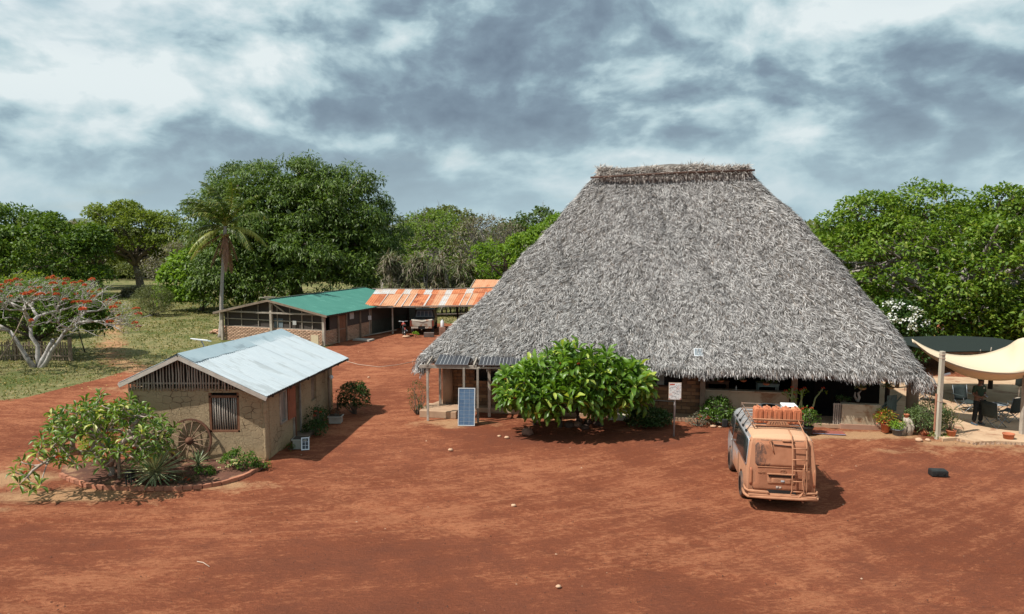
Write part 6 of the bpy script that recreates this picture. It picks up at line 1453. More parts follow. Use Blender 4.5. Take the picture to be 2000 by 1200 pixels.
# tubular rear bumper
bmp = MB(); bmp.tube([(-.90, .40, .40), (-.91, .05, .40), (-.86, -.14, .40), (-.4, -.19, .40), (.4, -.19, .40), (.86, -.14, .40), (.91, .05, .40), (.90, .40, .40)], .038, 8); bmp.build('bumper_tube', M_MUDL, van)
MB().tube([(-.88, .38, .53), (-.89, .06, .53), (-.84, -.08, .53), (-.36, -.12, .53), (-.33, -.13, .47)], .032, 8).build('bumper_tube', M_MUDL, van); MB().tube([(.88, .38, .53), (.89, .06, .53), (.84, -.08, .53), (.50, -.12, .53), (.38, -.17, .42)], .032, 8).build('bumper_tube', M_MUDL, van)
MB().box((0, -.06, .44), (1.66, .24, .05)).build('bumper_step', M_MUD2, van, .008); MB().box((0, .0, .50), (.72, .03, .10)).build('bumper_gap', M_BLACK, van)
MB().tube([(-.3, -.05, .32), (-.3, -.17, .33)], .02, 6).tube([(.5, -.05, .32), (.5, -.18, .32)], .02, 6).build('tow_hook', M_MUD2, van)
# ladder
ld = thing('ladder', 'x', 'x'); del ld['label'], ld['category']; ld.parent = van
for x in (.235, .585):
    MB().tube([(x + (0 if x > .3 else -.03), RY(.52) - .12, .50), (x, RY(.6) - .12, .58), (x, RY(1.1) - .11, 1.1), (x, RY(1.45) - .10, 1.45), (x, RY(1.8) - .09, 1.82), (x, RY(1.93) - .03, 1.97), (x, .55, 2.02)], .017, 7).build('rail', M_MUDL, ld)
for z in (.57, .84, 1.12, 1.40, 1.68): MB().tube([(.235, RY(z) - .115, z), (.585, RY(z) - .115, z)], .014, 6).build('rung', M_MUDL, ld)
MB().box((.50, RY(1.0) - .14, .92), (.05, .04, .55)).tube([(.46, RY(.6) - .15, .46), (.52, -.17, .60), (.48, -.16, .85), (.53, RY(1.3) - .13, 1.3)], .014, 5).build('hanging_cord', M_MUD2, ld)
# roof rack
rk = thing('roof_rack', 'x', 'x'); del rk['label'], rk['category']; rk.parent = van
X0, X1, Y0, Y1 = -.64, .66, .78, 2.75
for z, r in ((2.06, .016), (2.19, .016)):
    MB().tube([(X0, Y0, z), (X1, Y0, z)], r, 6).tube([(X1, Y0, z), (X1, Y1, z)], r, 6).tube([(X1, Y1, z), (X0, Y1, z)], r, 6).tube([(X0, Y1, z), (X0, Y0, z)], r, 6).build('rail', M_MUDL if z > 2.1 and 0 else pm('rack_steel', (.16, .13, .11), (.34, .19, .12), 3, .7, .1, bump=.2), rk)
M_RACK = MC['rack_steel']
for y in (Y0, 1.45, 2.1, Y1):
    for x in (X0, X1): MB().tube([(x, y, 2.07), (x, y, 2.22)], .012, 5).build('upright', M_RACK, rk)
for k in range(6): MB().bar((X0, Y0 + .2 + .33 * k, 2.07), (X1, Y0 + .2 + .33 * k, 2.06), .05, .015).build('slat', M_MUDL if k < 2 else M_RACK, rk)
MB().tube([(X0, Y0 - .01, 2.22), (X1, Y0 - .01, 2.22)], .018, 6).build('rear_rail', M_MUDL, rk); MB().tube([(X0, Y0 - .01, 2.06), (X1, Y0 - .01, 2.06)], .018, 6).build('rear_rail', M_MUDL, rk)
for k in range(4):
    y = .95 + .56 * k
    for sx in (-1, 1): MB().bar((sx * .63, y, 2.06), (sx * .765, y, 1.86), .022, .018).box((sx * .775, y, 1.85), (.05, .10, .05)).build('mounting_foot', M_BLACK, rk)
sp3 = MB(); sp3.add([(-.22, Y0 - .02, 2.18), (.22, Y0 - .02, 2.18), (.30, Y0 - .02, 2.08), (-.30, Y0 - .02, 2.08)], [(0, 1, 2, 3)]); o = sp3.build('slotted_plate', M_MUDL, rk); s = o.modifiers.new('t', 'SOLIDIFY'); s.thickness = .01
for k in range(7): x = -.2 + .067 * k; MB().bar((x + (.03 if k < 3 else -.03) * (0 if k == 3 else 1), Y0 - .032, 2.165), (x, Y0 - .032, 2.095), .014, .004, up=(0, 1, 0)).build('slot', M_BLACK, rk)
MB().tube([(.52, Y0 - .03, 2.22), (.58, .45, 2.03), (.585, RY(1.8) - .10, 1.9)], .012, 5).build('strap', M_MUDL, rk)
# jerry cans, each its own thing
JC = pm('muddy_jerry_can', (.52, .18, .085), (.44, .145, .07), 6, .85, bump=.3, dirt=(.60, .33, .19), dirt_amt=.25)
def jerry(label, p, rz):
    root = thing('jerry_can', label, 'jerry can', p, rz, 'orange jerry cans on the van roof rack')
    prof = [(-.105, 0), (.105, 0), (.112, .02), (.112, .30), (.09, .355), (-.09, .355), (-.112, .30), (-.112, .02)]
    body = MB().prism([(x, z) for x, z in prof], -.17, .17, Matrix(((1, 0, 0), (0, 0, -1), (0, 1, 0)))).build('tank', JC, root, .022)
    for x in (-.05, .05): MB().bar((x, -.175, .04), (x, -.175, .30), .028, .016, up=(0, 1, 0)).build('rib', JC, root, .006)
    MB().tube([(0, -.13, .35), (0, -.11, .385), (0, .03, .385), (0, .05, .35)], .016, 6).build('handle', JC, root); MB().lathe([(.028, 0), (.028, .035), (.0, .036)], 10, (0, .12, .35)).build('cap', M_MUD2, root)
    for ch in root.children: ch.scale = (1.04, 1.05, 1.12); ch.location.z *= 1.0
    return root
vm = van.matrix_basis
for k, lb in enumerate(('leftmost orange mud-coated jerry can on the rack', 'second orange jerry can from the left on the rack', 'middle orange jerry can of the row on the rack', 'fourth orange jerry can from the left on the rack', 'rightmost orange jerry can on the rack, beside the strap')):
    jerry(lb, vm @ Vector((-.46 + .245 * k, 1.06 + .01 * math.sin(k * 3), 2.082)), R(-9.5) + .02 * math.sin(k * 5))
st_ = thing('spare_tyre', 'black spare tyre lying flat on the roof rack behind the jerry cans', 'tyre', vm @ Vector((.03, 2.15, 2.17)))
w = wheel(st_, (0, 0, 0), .36, .22, 'tyre', M_TYRED, M_TYRED, 1, True)
cb_ = thing('white_box', 'white plastic cooler box with grey side on the roof rack beside the spare tyre', 'cooler box', vm @ Vector((.45, 1.62, 2.07)), R(-9.5))
MB().box((0, 0, .17), (.36, .42, .34)).build('tub', pm('white_plastic', (.7, .7, .7)), cb_, .02); MB().box((0, 0, .36), (.39, .45, .05)).build('lid', pm('white_plastic', (.7, .7, .7)), cb_, .015); MB().box((0, -.24, .34), (.1, .02, .06)).build('latch', M_BLACK, cb_)
# ================================================================== SCREENED HOUSE with green roof
GHC = Vector((-12.14, 46.2, 0)); a_yaw = R(-20)      # near right corner; local x to the right, y back
gh = thing('green_roof_house', 'low screened brick house with a green sheet-metal roof and timber posts', 'house', GHC, a_yaw)
W_, D_ = 8.2, 11.5; ZE, ZRg = 2.05, 2.95
M_GREEN = pm('green_sheet', (.045, .175, .135), (.06, .205, .16), 1.2, .55, bump=.05, dirt=(.10, .28, .22), dirt_amt=.1, spec=.4)
M_GRD = pm('dark_green_sheet', (.07, .10, .08), (.05, .07, .06), 2, .7, bump=.1)
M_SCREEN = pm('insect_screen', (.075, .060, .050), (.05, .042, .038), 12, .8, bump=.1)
M_BRK = pm('red_brick', (.54, .36, .25), (.44, .27, .18), 6, .9, bump=.3, island=.18); M_BMORT = pm('pale_mortar', (.42, .29, .21), (.34, .23, .165), 5, .9, bump=.2)
c0, c1 = Vector((.45, -.45, ZE)), Vector((.45, D_, ZE)); r0, r1 = Vector((-W_ / 2, -.5, ZRg)), Vector((-W_ / 2, D_, ZRg)); l0, l1 = Vector((-W_ - .5, -.45, ZE - .1)), Vector((-W_ - .5, D_, ZE - .1))
for k in range(10):
    f0, f1 = k / 10, min(1, (k + 1) / 10 + .01)
    corr_sheet(c0.lerp(c1, f0), c0.lerp(c1, f1), r0.lerp(r1, f0), r0.lerp(r1, f1), .014, .22, .004 * (k % 2), k, 3).build('roof_sheet', M_GREEN, gh)
    corr_sheet(l0.lerp(l1, f0), l0.lerp(l1, f1), r0.lerp(r1, f0), r0.lerp(r1, f1), .014, .22, .004 * (k % 2), k, 3).build('roof_sheet', M_GRD, gh)
for a, c in ((c0, r0), (l0, r0)): MB().bar(a + Vector((0, .02, -.07)), c + Vector((0, .02, -.07)), .06, .14).build('rake_board', M_WOOD, gh)
MB().bar(r0 + Vector((0, 0, .03)), r1 + Vector((0, 0, .03)), .2, .03).build('ridge_cap', M_GRD, gh)
MB().bar(c0 + Vector((-.05, 0, -.06)), c1 + Vector((-.05, 0, -.06)), .05, .1).build('eave_board', M_DARKW, gh)
# front posts, tie beam, screens, brick base
for x in (0, -W_ / 2, -W_): MB().box((x, -.15, (ZE + (.8 if x == -W_ / 2 else 0)) / 2), (.17, .17, ZE + (.75 if x == -W_ / 2 else -.05))).build('post', M_WOODG, gh)
MB().bar((-W_ - .1, -.2, ZE - .03), (.1, -.2, ZE + .0), .09, .11).build('tie_beam', M_WOODG, gh)
MB().bar((-W_ / 2 + .1, -.15, ZRg - .25), (-W_ / 2 + 1.1, -.15, ZE + .05), .06, .08).build('brace', M_WOODG, gh)
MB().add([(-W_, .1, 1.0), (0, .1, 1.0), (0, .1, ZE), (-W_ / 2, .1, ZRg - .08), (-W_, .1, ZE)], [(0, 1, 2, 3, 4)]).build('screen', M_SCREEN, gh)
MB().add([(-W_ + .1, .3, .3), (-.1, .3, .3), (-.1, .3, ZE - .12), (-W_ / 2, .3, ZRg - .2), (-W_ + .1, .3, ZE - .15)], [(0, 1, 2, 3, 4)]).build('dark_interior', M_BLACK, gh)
for x in [-W_ + .35, -W_ + 1.5, -W_ + 2.9, -W_ / 2 + .35, -W_ / 2 + 1.35, -W_ / 2 + 2.3, -W_ / 2 + 3.1]:
    zt = ZE + (ZRg - ZE) * (1 - abs(x + W_ / 2) / (W_ / 2)) - .1; MB().bar((x, .04, 1.0), (x, .04, zt), .05, .05).build('screen_batten', M_WOODG, gh)
for z in (1.0, 1.5): MB().bar((-W_, .04, z), (0, .04, z), .05, .05, ).build('screen_batten', M_WOODG, gh)
MB().box((-2.35, -.02, 1.42), (.28, .02, .28)).build('paper_notice', pm('grey_paper', (.45, .45, .43), (.38, .38, .37), 3, .8, bump=0), gh).rotation_euler = (0, 0, 0)
MB().box((-3.7, .08, 1.35), (.7, .02, .6)).build('pale_shade', pm('blue_grey_sheet', (.16, .20, .22), (.12, .15, .17), 3, .8), gh)
def joined_bricks(parent, x0, x1, y, z0, z1, axis_='x', bw=.30, bh=.095, seed=1, wallname='brick_base'):
    rng = random.Random(seed); O_ = []; z = z0 + bh / 2; row = 0
    while z < z1:
        x = x0 + (bw / 2 if row % 2 else 0)
        while x < x1: O_.append((x, z)); x += bw
        z += bh; row += 1
    n = len(O_); O_ = np.array(O_); j = rg.uniform(-.006, .006, n)
    tv = [(sx * .5, sy * .5, sz * .5) for sz in (-1, 1) for sy in (-1, 1) for sx in (-1, 1)]; tf = [(0, 1, 5, 4), (4, 5, 7, 6), (1, 3, 7, 5), (2, 0, 4, 6), (0, 2, 3, 1)]
    if axis_ == 'x': P = np.stack([O_[:, 0], y + j, O_[:, 1]], -1); X = np.tile([bw - .022, 0, 0], (n, 1)); Y = np.tile([0, .05, 0], (n, 1))
    else: P = np.stack([y + j, O_[:, 0], O_[:, 1]], -1); X = np.tile([0, bw - .022, 0], (n, 1)); Y = np.tile([-.05, 0, 0], (n, 1))
    Z = np.tile([0, 0, bh - .02], (n, 1))
    w_ = MB().box(((x0 + x1) / 2, y + .11, (z0 + z1) / 2) if axis_ == 'x' else (y - .11, (x0 + x1) / 2, (z0 + z1) / 2), (x1 - x0, .2, z1 - z0) if axis_ == 'x' else (.2, x1 - x0, z1 - z0)).build(wallname, M_BMORT, parent)
    stamp('bricks', tv, tf, P.astype(float), X.astype(float), Y.astype(float), Z.astype(float), M_BRK, w_, kind='stuff')
joined_bricks(gh, -W_ + .1, -.08, 0, 0, .98, seed=3)
joined_bricks(gh, .1, 1.35, .0, 0, .98, 'y', seed=4); joined_bricks(gh, 2.4, 5.4, .0, 0, 1.05, 'y', seed=5)
MB().box((0, D_ / 2 + .2, 1.55), (.08, D_ - .6, 1.1)).build('screen', M_SCREEN, gh)
MB().box((.02, 1.9, .9), (.08, .85, 1.8)).build('door', M_WOODR, gh); MB().box((.07, 1.9, .9), (.03, .9, .05)).build('door_rail', M_WOOD, gh)
for y in (1.4, 2.35, 4.1, 5.5): MB().box((.08, y, 1.0), (.1, .1, 2.0)).build('side_post', M_WOOD, gh)
MB().box((.1, 3.0, 1.7), (.03, .5, .5)).build('side_notice', pm('grey_paper', (.45, .45, .43)), gh)
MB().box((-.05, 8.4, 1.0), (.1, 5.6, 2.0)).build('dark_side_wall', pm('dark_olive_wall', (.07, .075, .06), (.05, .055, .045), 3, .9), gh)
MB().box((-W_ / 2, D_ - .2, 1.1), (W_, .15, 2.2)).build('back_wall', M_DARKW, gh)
MB().box((-W_ - .0, D_ / 2, 1.0), (.12, D_ - .4, 2.0)).build('far_side_wall', M_BMORT, gh)
for z, x in ((3.05, -.3), (3.12, .1)): MB().bar((-W_ / 2 - .5 + x, -.3, z), (-W_ / 2 + .35 + x, -.25, z - .02), .04, .05).build('ridge_timber', M_WOODG, gh)
MB().box((1.0, 3.0, .05), (1.3, .7, .1)).build('door_slab', M_CONC, gh)
tag(MB().box((-12.75, 45.95, .38), (.55, .06, .72), rz=R(-20)).build('pale_board', pm('pale_board', (.62, .52, .36), (.52, .42, .28), 3, .8)), 'pale board leaning on the brick base near the corner post of the screened house', 'board')
# heap of split stones by the palm
pile = thing('rubble_pile', 'heap of pale split stones behind the palm trunk', 'rubble', (-20.6, 52.6, 0))
rm = [MB().add([(x * a, y * c, z * d) for x, y, z in STONE_V], STONE_F).add([(x * a, y * c, z * d) for x, y, z in [(-.5, -.4, 0), (.45, -.5, 0), (.55, .4, 0), (-.4, .5, 0)]], [(3, 2, 1, 0)]).mesh('stone', pm('split_stone', (.60, .38, .25), (.42, .24, .15), 3, .9, bump=.4, island=.3)) for a, c, d in ((.5, .3, .3), (.35, .3, .25), (.55, .25, .2))]
rng = random.Random(12)
for k in range(130):
    a = rng.uniform(0, 6.28); r = math.sqrt(rng.random()); x, y = 1.75 * r * math.cos(a), .9 * r * math.sin(a); z = max(0, (1 - r) * .75 * rng.random())
    inst(rng.choice(rm), 'stone', pile, (x, y, z), (rng.uniform(-.5, .5), rng.uniform(-.5, .5), a * 3), (rng.uniform(.5, .95),) * 3)

# ================================================================== CARPORT with rusty roof
cpn = thing('rusty_carport', 'open timber carport roofed with rusty and bare corrugated sheets', 'carport', (-10.3, 51.2, 0))
CL0, CL1, CT0, CT1 = Vector((-.35, 0, 2.12)), Vector((8.9, 1.9, 2.05)), Vector((-.1, 3.6, 3.05)), Vector((9.4, 6.0, 3.0))
rng = random.Random(3)
M_RS = [pm('rust_sheet', (.44, .125, .048), (.58, .22, .10), 1.6, .85, .05, bump=.1, dirt=(.28, .07, .03), dirt_amt=.35, dirt_scale=1.1), pm('pale_rust_sheet', (.58, .31, .18), (.50, .23, .12), 1.6, .8, .05, bump=.1, dirt=(.42, .14, .06), dirt_amt=.15, dirt_scale=1.0),
        pm('dark_rust_sheet', (.34, .095, .04), (.44, .14, .06), 1.8, .85, .05, bump=.1, dirt=(.52, .22, .11), dirt_amt=.25), pm('bare_zinc_sheet', (.58, .60, .61), (.56, .42, .33), 2, .5, .2, bump=.05)]
seq = [0, 2, 1, 1, 1, 1, 0, 0, 2, 1, 3, 1, 0, 1, 1, 0, 2, 0]; nsx = len(seq)
for k, q in enumerate(seq):
    f0, f1 = k / nsx, (k + 1) / nsx; sag = lambda f: Vector((0, 0, -.10 * math.sin(math.pi * f) + .03 * math.sin(9 * f)))
    a0, a1 = CL0.lerp(CL1, f0) + sag(f0), CL0.lerp(CL1, f1 + .008) + sag(f1); b0, b1 = CT0.lerp(CT1, f0) + sag(f0) * .6, CT0.lerp(CT1, f1 + .008) + sag(f1) * .6
    j = rng.uniform(-.1, .1); d = (a0 - b0).normalized() * j
    corr_sheet(a0 + d, a1 + d, a0.lerp(b0, .74), a1.lerp(b1, .74), .016, .17, .006 * (k % 2), k, 3).build('roof_sheet', M_RS[q], cpn)
    q2 = rng.choice((0, 1, 2, 3, 3, 0)); corr_sheet(a0.lerp(b0, .70), a1.lerp(b1, .70), b0, b1, .016, .17, .016 + .006 * (k % 2), k + 40, 2).build('roof_sheet', M_RS[q2], cpn)
    if k in (1, 3, 4, 5, 7, 12, 13, 15): MB().bar(a1 + d + Vector((0, 0, .03)), a1.lerp(b1, .74) + Vector((0, 0, .03)), .055 if k != 7 else .13, .012).build('lap_strip', M_RS[3], cpn)
MB().bar(CT0 + Vector((-.3, 0, .06)), CT0.lerp(CT1, .5) + Vector((0, 0, -.04)), .16, .06).bar(CT0.lerp(CT1, .5) + Vector((0, 0, -.04)), CT1 + Vector((0, 0, .06)), .16, .06).build('ridge_timber', M_WOODG, cpn)
MB().bar((-.9, .05, 2.02), (9, 1.9, 1.98), .09, .12).build('front_beam', M_WOODG, cpn); MB().bar((-.1, 3.5, 2.9), (9.4, 5.9, 2.86), .09, .12).build('back_beam', M_DARKW, cpn)
for x, y, h, w in ((.0, .1, 2.0, .15), (1.55, 1.0, 2.1, .1), (7.55, 2.05, 2.0, .15), (3.3, 4.6, 2.8, .13), (6.0, 5.2, 2.85, .13), (.2, 3.6, 2.9, .13), (8.9, 5.8, 2.8, .13)): MB().box((x, y, h / 2), (w, w, h)).build('post', M_WOODG if y < 2.5 else M_DARKW, cpn)
MB().box((1.1, 5.4, 1.1), (2.1, .1, 2.3)).build('back_wall', M_DARKW, cpn); MB().box((2.75, 5.3, 1.15), (1.15, .08, 2.1)).build('wall_panel', pm('grey_green_panel', (.20, .24, .21), (.15, .19, .165), 2.5, .8), cpn)
MB().box((-.1, 3.4, 1.0), (.1, 4.6, 2.0)).build('side_wall', M_DARKW, cpn)
MB().box((8.3, 5.9, .9), (2.2, .1, 1.7)).build('back_wall', M_DARKW, cpn); MB().bar((3.3, 5.2, .95), (8.9, 6.2, .95), .05, .07).build('fence_rail', M_WOODG, cpn)
sgn = thing('post_sign', 'small pale notice board fixed to the carport post right of the pickup', 'sign', (-2.78, 53.1, 1.62)); MB().box((0, 0, 0), (.45, .03, .5)).build('board', pm('pale_sign', (.62, .60, .58), (.52, .5, .48), 3, .7, bump=0), sgn)
for x, z, d in ((-.08, .08, .1), (.09, .1, .08), (-.05, -.1, .12)): MB().box((x, -.02, z), (d, .006, d * .8)).build('printed_mark', M_PG, sgn)
sgn = thing('meter_box', 'small white box on the carport post at the corner of the screened house', 'box', (-10.32, 51.15, 1.28)); MB().box((0, 0, 0), (.42, .12, .3)).build('box_body', pm('white_plastic', (.7, .7, .7)), sgn, .01)
# pickup truck, rear towards the camera
M_PU = pm('worn_white_paint', (.50, .45, .38), (.36, .29, .23), 2.5, .6, bump=.1, dirt=(.30, .12, .06), dirt_amt=.45, dirt_scale=3); M_PUD = pm('dark_green_paint', (.035, .04, .035), (.05, .05, .045), 3, .4, bump=0, spec=.5)
pu = thing('pickup_truck', 'old battered pickup with a rust-streaked white tailgate parked under the carport', 'pickup truck', (-6.5, 51.35, 0), R(2))
MB().box((0, 1.05, .82), (1.62, 2.1, .42)).build('bed', M_PUD, pu, .03)
MB().box((0, -.03, .86), (1.42, .07, .42)).build('tailgate', M_PU, pu, .015); MB().add([(-.75, -.06, 1.09), (-.4, -.08, 1.03), (0, -.1, .98), (.4, -.08, 1.05), (.75, -.06, 1.11), (.75, .02, 1.16), (0, .02, 1.08), (-.75, .02, 1.15)], [(0, 1, 2, 6, 7), (2, 3, 4, 5, 6)]).build('bent_rail', M_PU, pu)
for sx in (-1, 1): MB().box((sx * .79, .02, .84), (.12, .12, .42)).build('tail_light', pm('lamp_red', (.25, .06, .04), (.2, .05, .03), 3, .4, bump=0), pu, .01); MB().box((sx * .5, -.16, .56), (.5, .1, .13)).build('bumper', M_PU, pu, .02)
MB().box((0, -.12, .52), (.5, .05, .1)).build('number_plate', M_BLACK, pu); MB().tube([(0, -.1, .42), (0, -.28, .42)], .03, 6).build('tow_ball', M_PU, pu)
cab = MB(); V = [(-.80, 2.1, .62), (.80, 2.1, .62), (.80, 4.0, .62), (-.80, 4.0, .62), (-.80, 2.1, 1.05), (.80, 2.1, 1.05), (.80, 4.0, 1.05), (-.80, 4.0, 1.05), (-.66, 2.3, 1.62), (.66, 2.3, 1.62), (.62, 3.3, 1.64), (-.62, 3.3, 1.64)]
cab.add(V, [(0, 1, 5, 4), (1, 2, 6, 5), (2, 3, 7, 6), (3, 0, 4, 7), (4, 5, 9, 8), (5, 6, 10, 9), (6, 7, 11, 10), (7, 4, 8, 11), (8, 9, 10, 11), (0, 3, 2, 1)]); cab.build('cab', M_PUD, pu, .05)
MB().box((0, 4.2, .84), (1.58, 1.0, .46)).build('bonnet', M_PUD, pu, .06)
wf_ = MB(); wf_.add([(-.64, 2.115, 1.10), (.64, 2.115, 1.10), (.56, 2.27, 1.54), (-.56, 2.27, 1.54)], [(0, 1, 2, 3)]); w_ = wf_.build('rear_window', pm('window_alu', (.42, .43, .42), (.35, .35, .34), 3, .5, .2, bump=0), pu)
for k in range(4): x = -.45 + .30 * k; MB().add([(x - .12, 2.105, 1.14), (x + .12, 2.105, 1.14), (x * .93 + .11, 2.245, 1.50), (x * .93 - .11, 2.245, 1.50)], [(0, 1, 2, 3)]).build('pane', pm('blue_grey_glass', (.16, .20, .24), (.12, .15, .18), 3, .15, bump=0, spec=.6), w_)
for y in (.85, 3.9):
    for sx in (-1, 1): wheel(pu, (sx * .70, y, .36), .36, .22, out=sx, tyre=M_TYRED, rimm=M_MUD2)
for sx in (-1, 1): MB().box((sx * .80, 1.1, .62), (.06, 1.1, .14)).build('wheel_arch', M_PUD, pu, .02)
MB().box((0, 2.2, .5), (1.2, 3.9, .14)).build('chassis', M_BLACK, pu)
# motorbike leaning left of the pickup
mo = thing('motorbike', 'old motorbike with a red fender standing left of the pickup', 'motorbike', (-7.75, 51.0, 0), R(15))
for y in (-.55, .62): wh_ = MB().ring((0, y, .31), .27, .27, .045, 22, 7, Matrix.Rotation(R(90), 3, 'Y')).build('wheel', M_TYRED, mo); MB().lathe([(.04, -.05), (.04, .05)], 8, (0, y, .31), Matrix.Rotation(R(90), 3, 'Y')).build('hub', M_ALU, wh_)
MB().tube([(0, .62, .31), (0, .45, .75), (0, .40, .98)], .03, 6).tube([(-.32, .34, 1.02), (0, .42, .98), (.32, .34, 1.02)], .016, 6).build('fork', M_ALU, mo); MB().tube([(0, .4, .75), (0, .0, .55), (0, -.55, .31)], .035, 6).box((0, .0, .42), (.22, .4, .28)).build('frame', M_BLACK, mo)
MB().lathe([(.02, -.26), (.13, -.15), (.14, .1), (.03, .24)], 10, (0, .18, .80), Matrix.Rotation(R(90), 3, 'X')).build('tank', pm('red_paint', (.35, .05, .03), (.28, .04, .03), 3, .4, bump=0), mo); MB().box((0, -.28, .79), (.22, .55, .09)).build('seat', M_BLACK, mo, .03)
MB().ring((0, -.55, .31), .33, .33, .03, 12, 5, Matrix.Rotation(R(90), 3, 'Y'), R(100), R(230)).build('fender', MC['red_paint'], mo)
MB().tube([(.1, -.1, .5), (.14, -.7, .42)], .035, 6).build('exhaust', M_ALU, mo)
tag(MB().bar((-10.6, 50.6, .03), (-8.5, 52.4, .25), .12, .05).build('plank', M_WOODG), 'long grey plank lying on the ground left of the motorbike', 'plank')
bush('green_tuft', 'tiny bright green plant growing before the pickup bumper', (-6.9, 50.4, 0), .2, .2, .36, 12, .08, M_BRIGHT, 91, nl=14, clump=.1, cat='plant', stems=3)
rock('flat tan stone left of the tiny green plant by the pickup', (-7.5, 50.3, 0), .25, M_ROCKP, 60, flat=.35); tag(MB().box((-5.9, 50.5, .15), (.7, .35, .3)).build('concrete_block', pm('dark_block', (.16, .12, .10), (.1, .08, .07), 4, .9)), 'dark concrete block under the pickup bumper', 'block')
gc = thing('gas_cylinder', 'white gas cylinder standing on a brick block right of the pickup', 'gas cylinder', (-5.05, 51.6, .55)); MB().lathe([(.12, 0), (.13, .05), (.13, .42), (.05, .5), (.05, .54)], 12).build('tank', pm('white_plastic', (.7, .7, .7)), gc)
tag(MB().box((-5.05, 51.6, .275), (.45, .4, .55)).build('brick_block', M_ROCK), 'reddish block under the gas cylinder right of the pickup', 'block')
ht = thing('gear_bundle', 'dark saddle-like gear hanging in the right bay of the carport', 'gear', (-2.0, 55.5, 1.3)); MB().lathe([(.1, -.5), (.45, -.2), (.5, .2), (.2, .6)], 9).build('bundle', pm('brown_cloth', (.20, .10, .07), (.06, .045, .04), 3, .9, bump=.5), ht); MB().lathe([(.1, -.4), (.3, 0), (.1, .4)], 8, (1.0, .1, .2)).build('bundle', pm('tan_cloth', (.40, .22, .15), (.3, .16, .1), 3, .9), ht)
cr = thing('metal_chair', 'pale metal chair frame in the dark bay behind the motorbike', 'chair', (-8.9, 55.6, 0)); MB().box((0, 0, .45), (.5, .5, .05)).build('seat', M_CONC, cr); MB().box((0, .22, .85), (.5, .04, .8)).build('backrest', M_CONC, cr)
for sx in (-.22, .22):
    for sy in (-.22, .22): MB().box((sx, sy, .22), (.04, .04, .44)).build('leg', M_CONC, cr)
# second rusty roof peeping out behind
sb = thing('rusty_shed', 'small shed with a rusty orange gable roof peeping out behind the thatch', 'shed', (-3.6, 60.5, 0), R(-12))
for k in range(7): f0, f1 = k / 7, (k + 1) / 7 + .01; corr_sheet(Vector((0, 0, 2.5)).lerp(Vector((6, 0, 2.5)), f0), Vector((0, 0, 2.5)).lerp(Vector((6, 0, 2.5)), f1), Vector((.0, 2.2, 3.35)).lerp(Vector((6, 2.2, 3.35)), f0), Vector((0, 2.2, 3.35)).lerp(Vector((6, 2.2, 3.35)), f1), .015, .18, .004 * (k % 2), k, 2).build('roof_sheet', M_RS[rng.choice((0, 1))], sb)
MB().bar((-.1, 0, 2.45), (-.1, 2.2, 3.3), .06, .12).bar((-.1, 2.2, 3.3), (-.1, 4.4, 2.5), .06, .12).build('rake_board', M_WOODG, sb); MB().add([(0, .3, 0), (0, 4.1, 0), (0, 4.1, 2.5), (0, 2.2, 3.25), (0, .3, 2.5)], [(0, 1, 2, 3, 4)]).box((3, .3, 1.2), (6, .1, 2.4)).build('wall', M_BRW, sb)
corr_sheet(Vector((0, 4.4, 2.5)), Vector((6, 4.4, 2.5)), Vector((0, 2.2, 3.36)), Vector((6, 2.2, 3.36)), .015, .18, 0, 9, 2).build('roof_sheet', M_RS[0], sb)

# ================================================================== TREES
M_MANGO = leafmat('mango_leaf', (.030, .068, .009), (.135, .205, .028), .26, .35, (.16, .20, .09), .10)
M_SPREAD = leafmat('olive_leaf', (.09, .14, .02), (.25, .30, .05), .35, .25)
M_LEFT = leafmat('deep_leaf', (.034, .080, .010), (.145, .225, .028), .28, .3)
M_LIGHT = leafmat('lime_leaf', (.085, .17, .018), (.22, .33, .04), .38, .3)
M_HAZY = leafmat('dry_olive_leaf', (.09, .115, .035), (.20, .22, .08), .3, .2)
M_GREYL = leafmat('grey_brown_leaf', (.14, .13, .085), (.24, .22, .15), .25, .2)
M_RIGHT = leafmat('cashew_leaf', (.05, .115, .010), (.20, .30, .035), .35, .35, (.30, .36, .08), .08)
tree('mango_tree', 'huge dome-shaped dark green mango tree behind the green-roofed house', (-21.6, 72, 0), [(0, 0, 7.2, 9.4, 8, 7.0), (0, -.8, 10.2, 5.2, 5, 4.6), (-5.2, -1, 5.6, 4.9, 6, 5.2), (5.4, -1.2, 5.4, 5.2, 6, 5.4), (-4, 0, 10.0, 4.6, 5, 4.4), (3.6, -.5, 9.2, 5.0, 5, 4.6), (.4, -5, 5.0, 6.5, 4, 5.0), (6.9, 0, 4.0, 3.2, 4, 4.2), (-7, -1, 3.4, 3.0, 4, 3.5), (-2, -5.5, 2.4, 6, 3, 2.6), (4, -5, 2.4, 5, 3, 2.6)],
     950, .92, 74, .38, M_MANGO, lumps=60, lump_r=1.55, seed=101, trunk_r=.75, trunk_h=2.6, branches=16, lower=-.62, droop=.7, wide=.30, inner=10)
tree('round_shrub_tree', 'bright lime-green leafy tree left of the palm at the edge of the lawn', (-29.8, 68.5, 0), [(0, 0, 3.0, 3.0, 2.6, 3.0), (-1.4, -.4, 2.2, 2.0, 2, 2.2), (2.4, 0, 2.2, 2.4, 2, 2.2), (4.4, 1, 2.4, 2.4, 2, 2.4)], 150, .75, 46, .40, M_LIGHT, seed=102, trunk_r=.2, trunk_h=1, branches=8, lower=-.6, wide=.45, cat='tree', droop=.5)
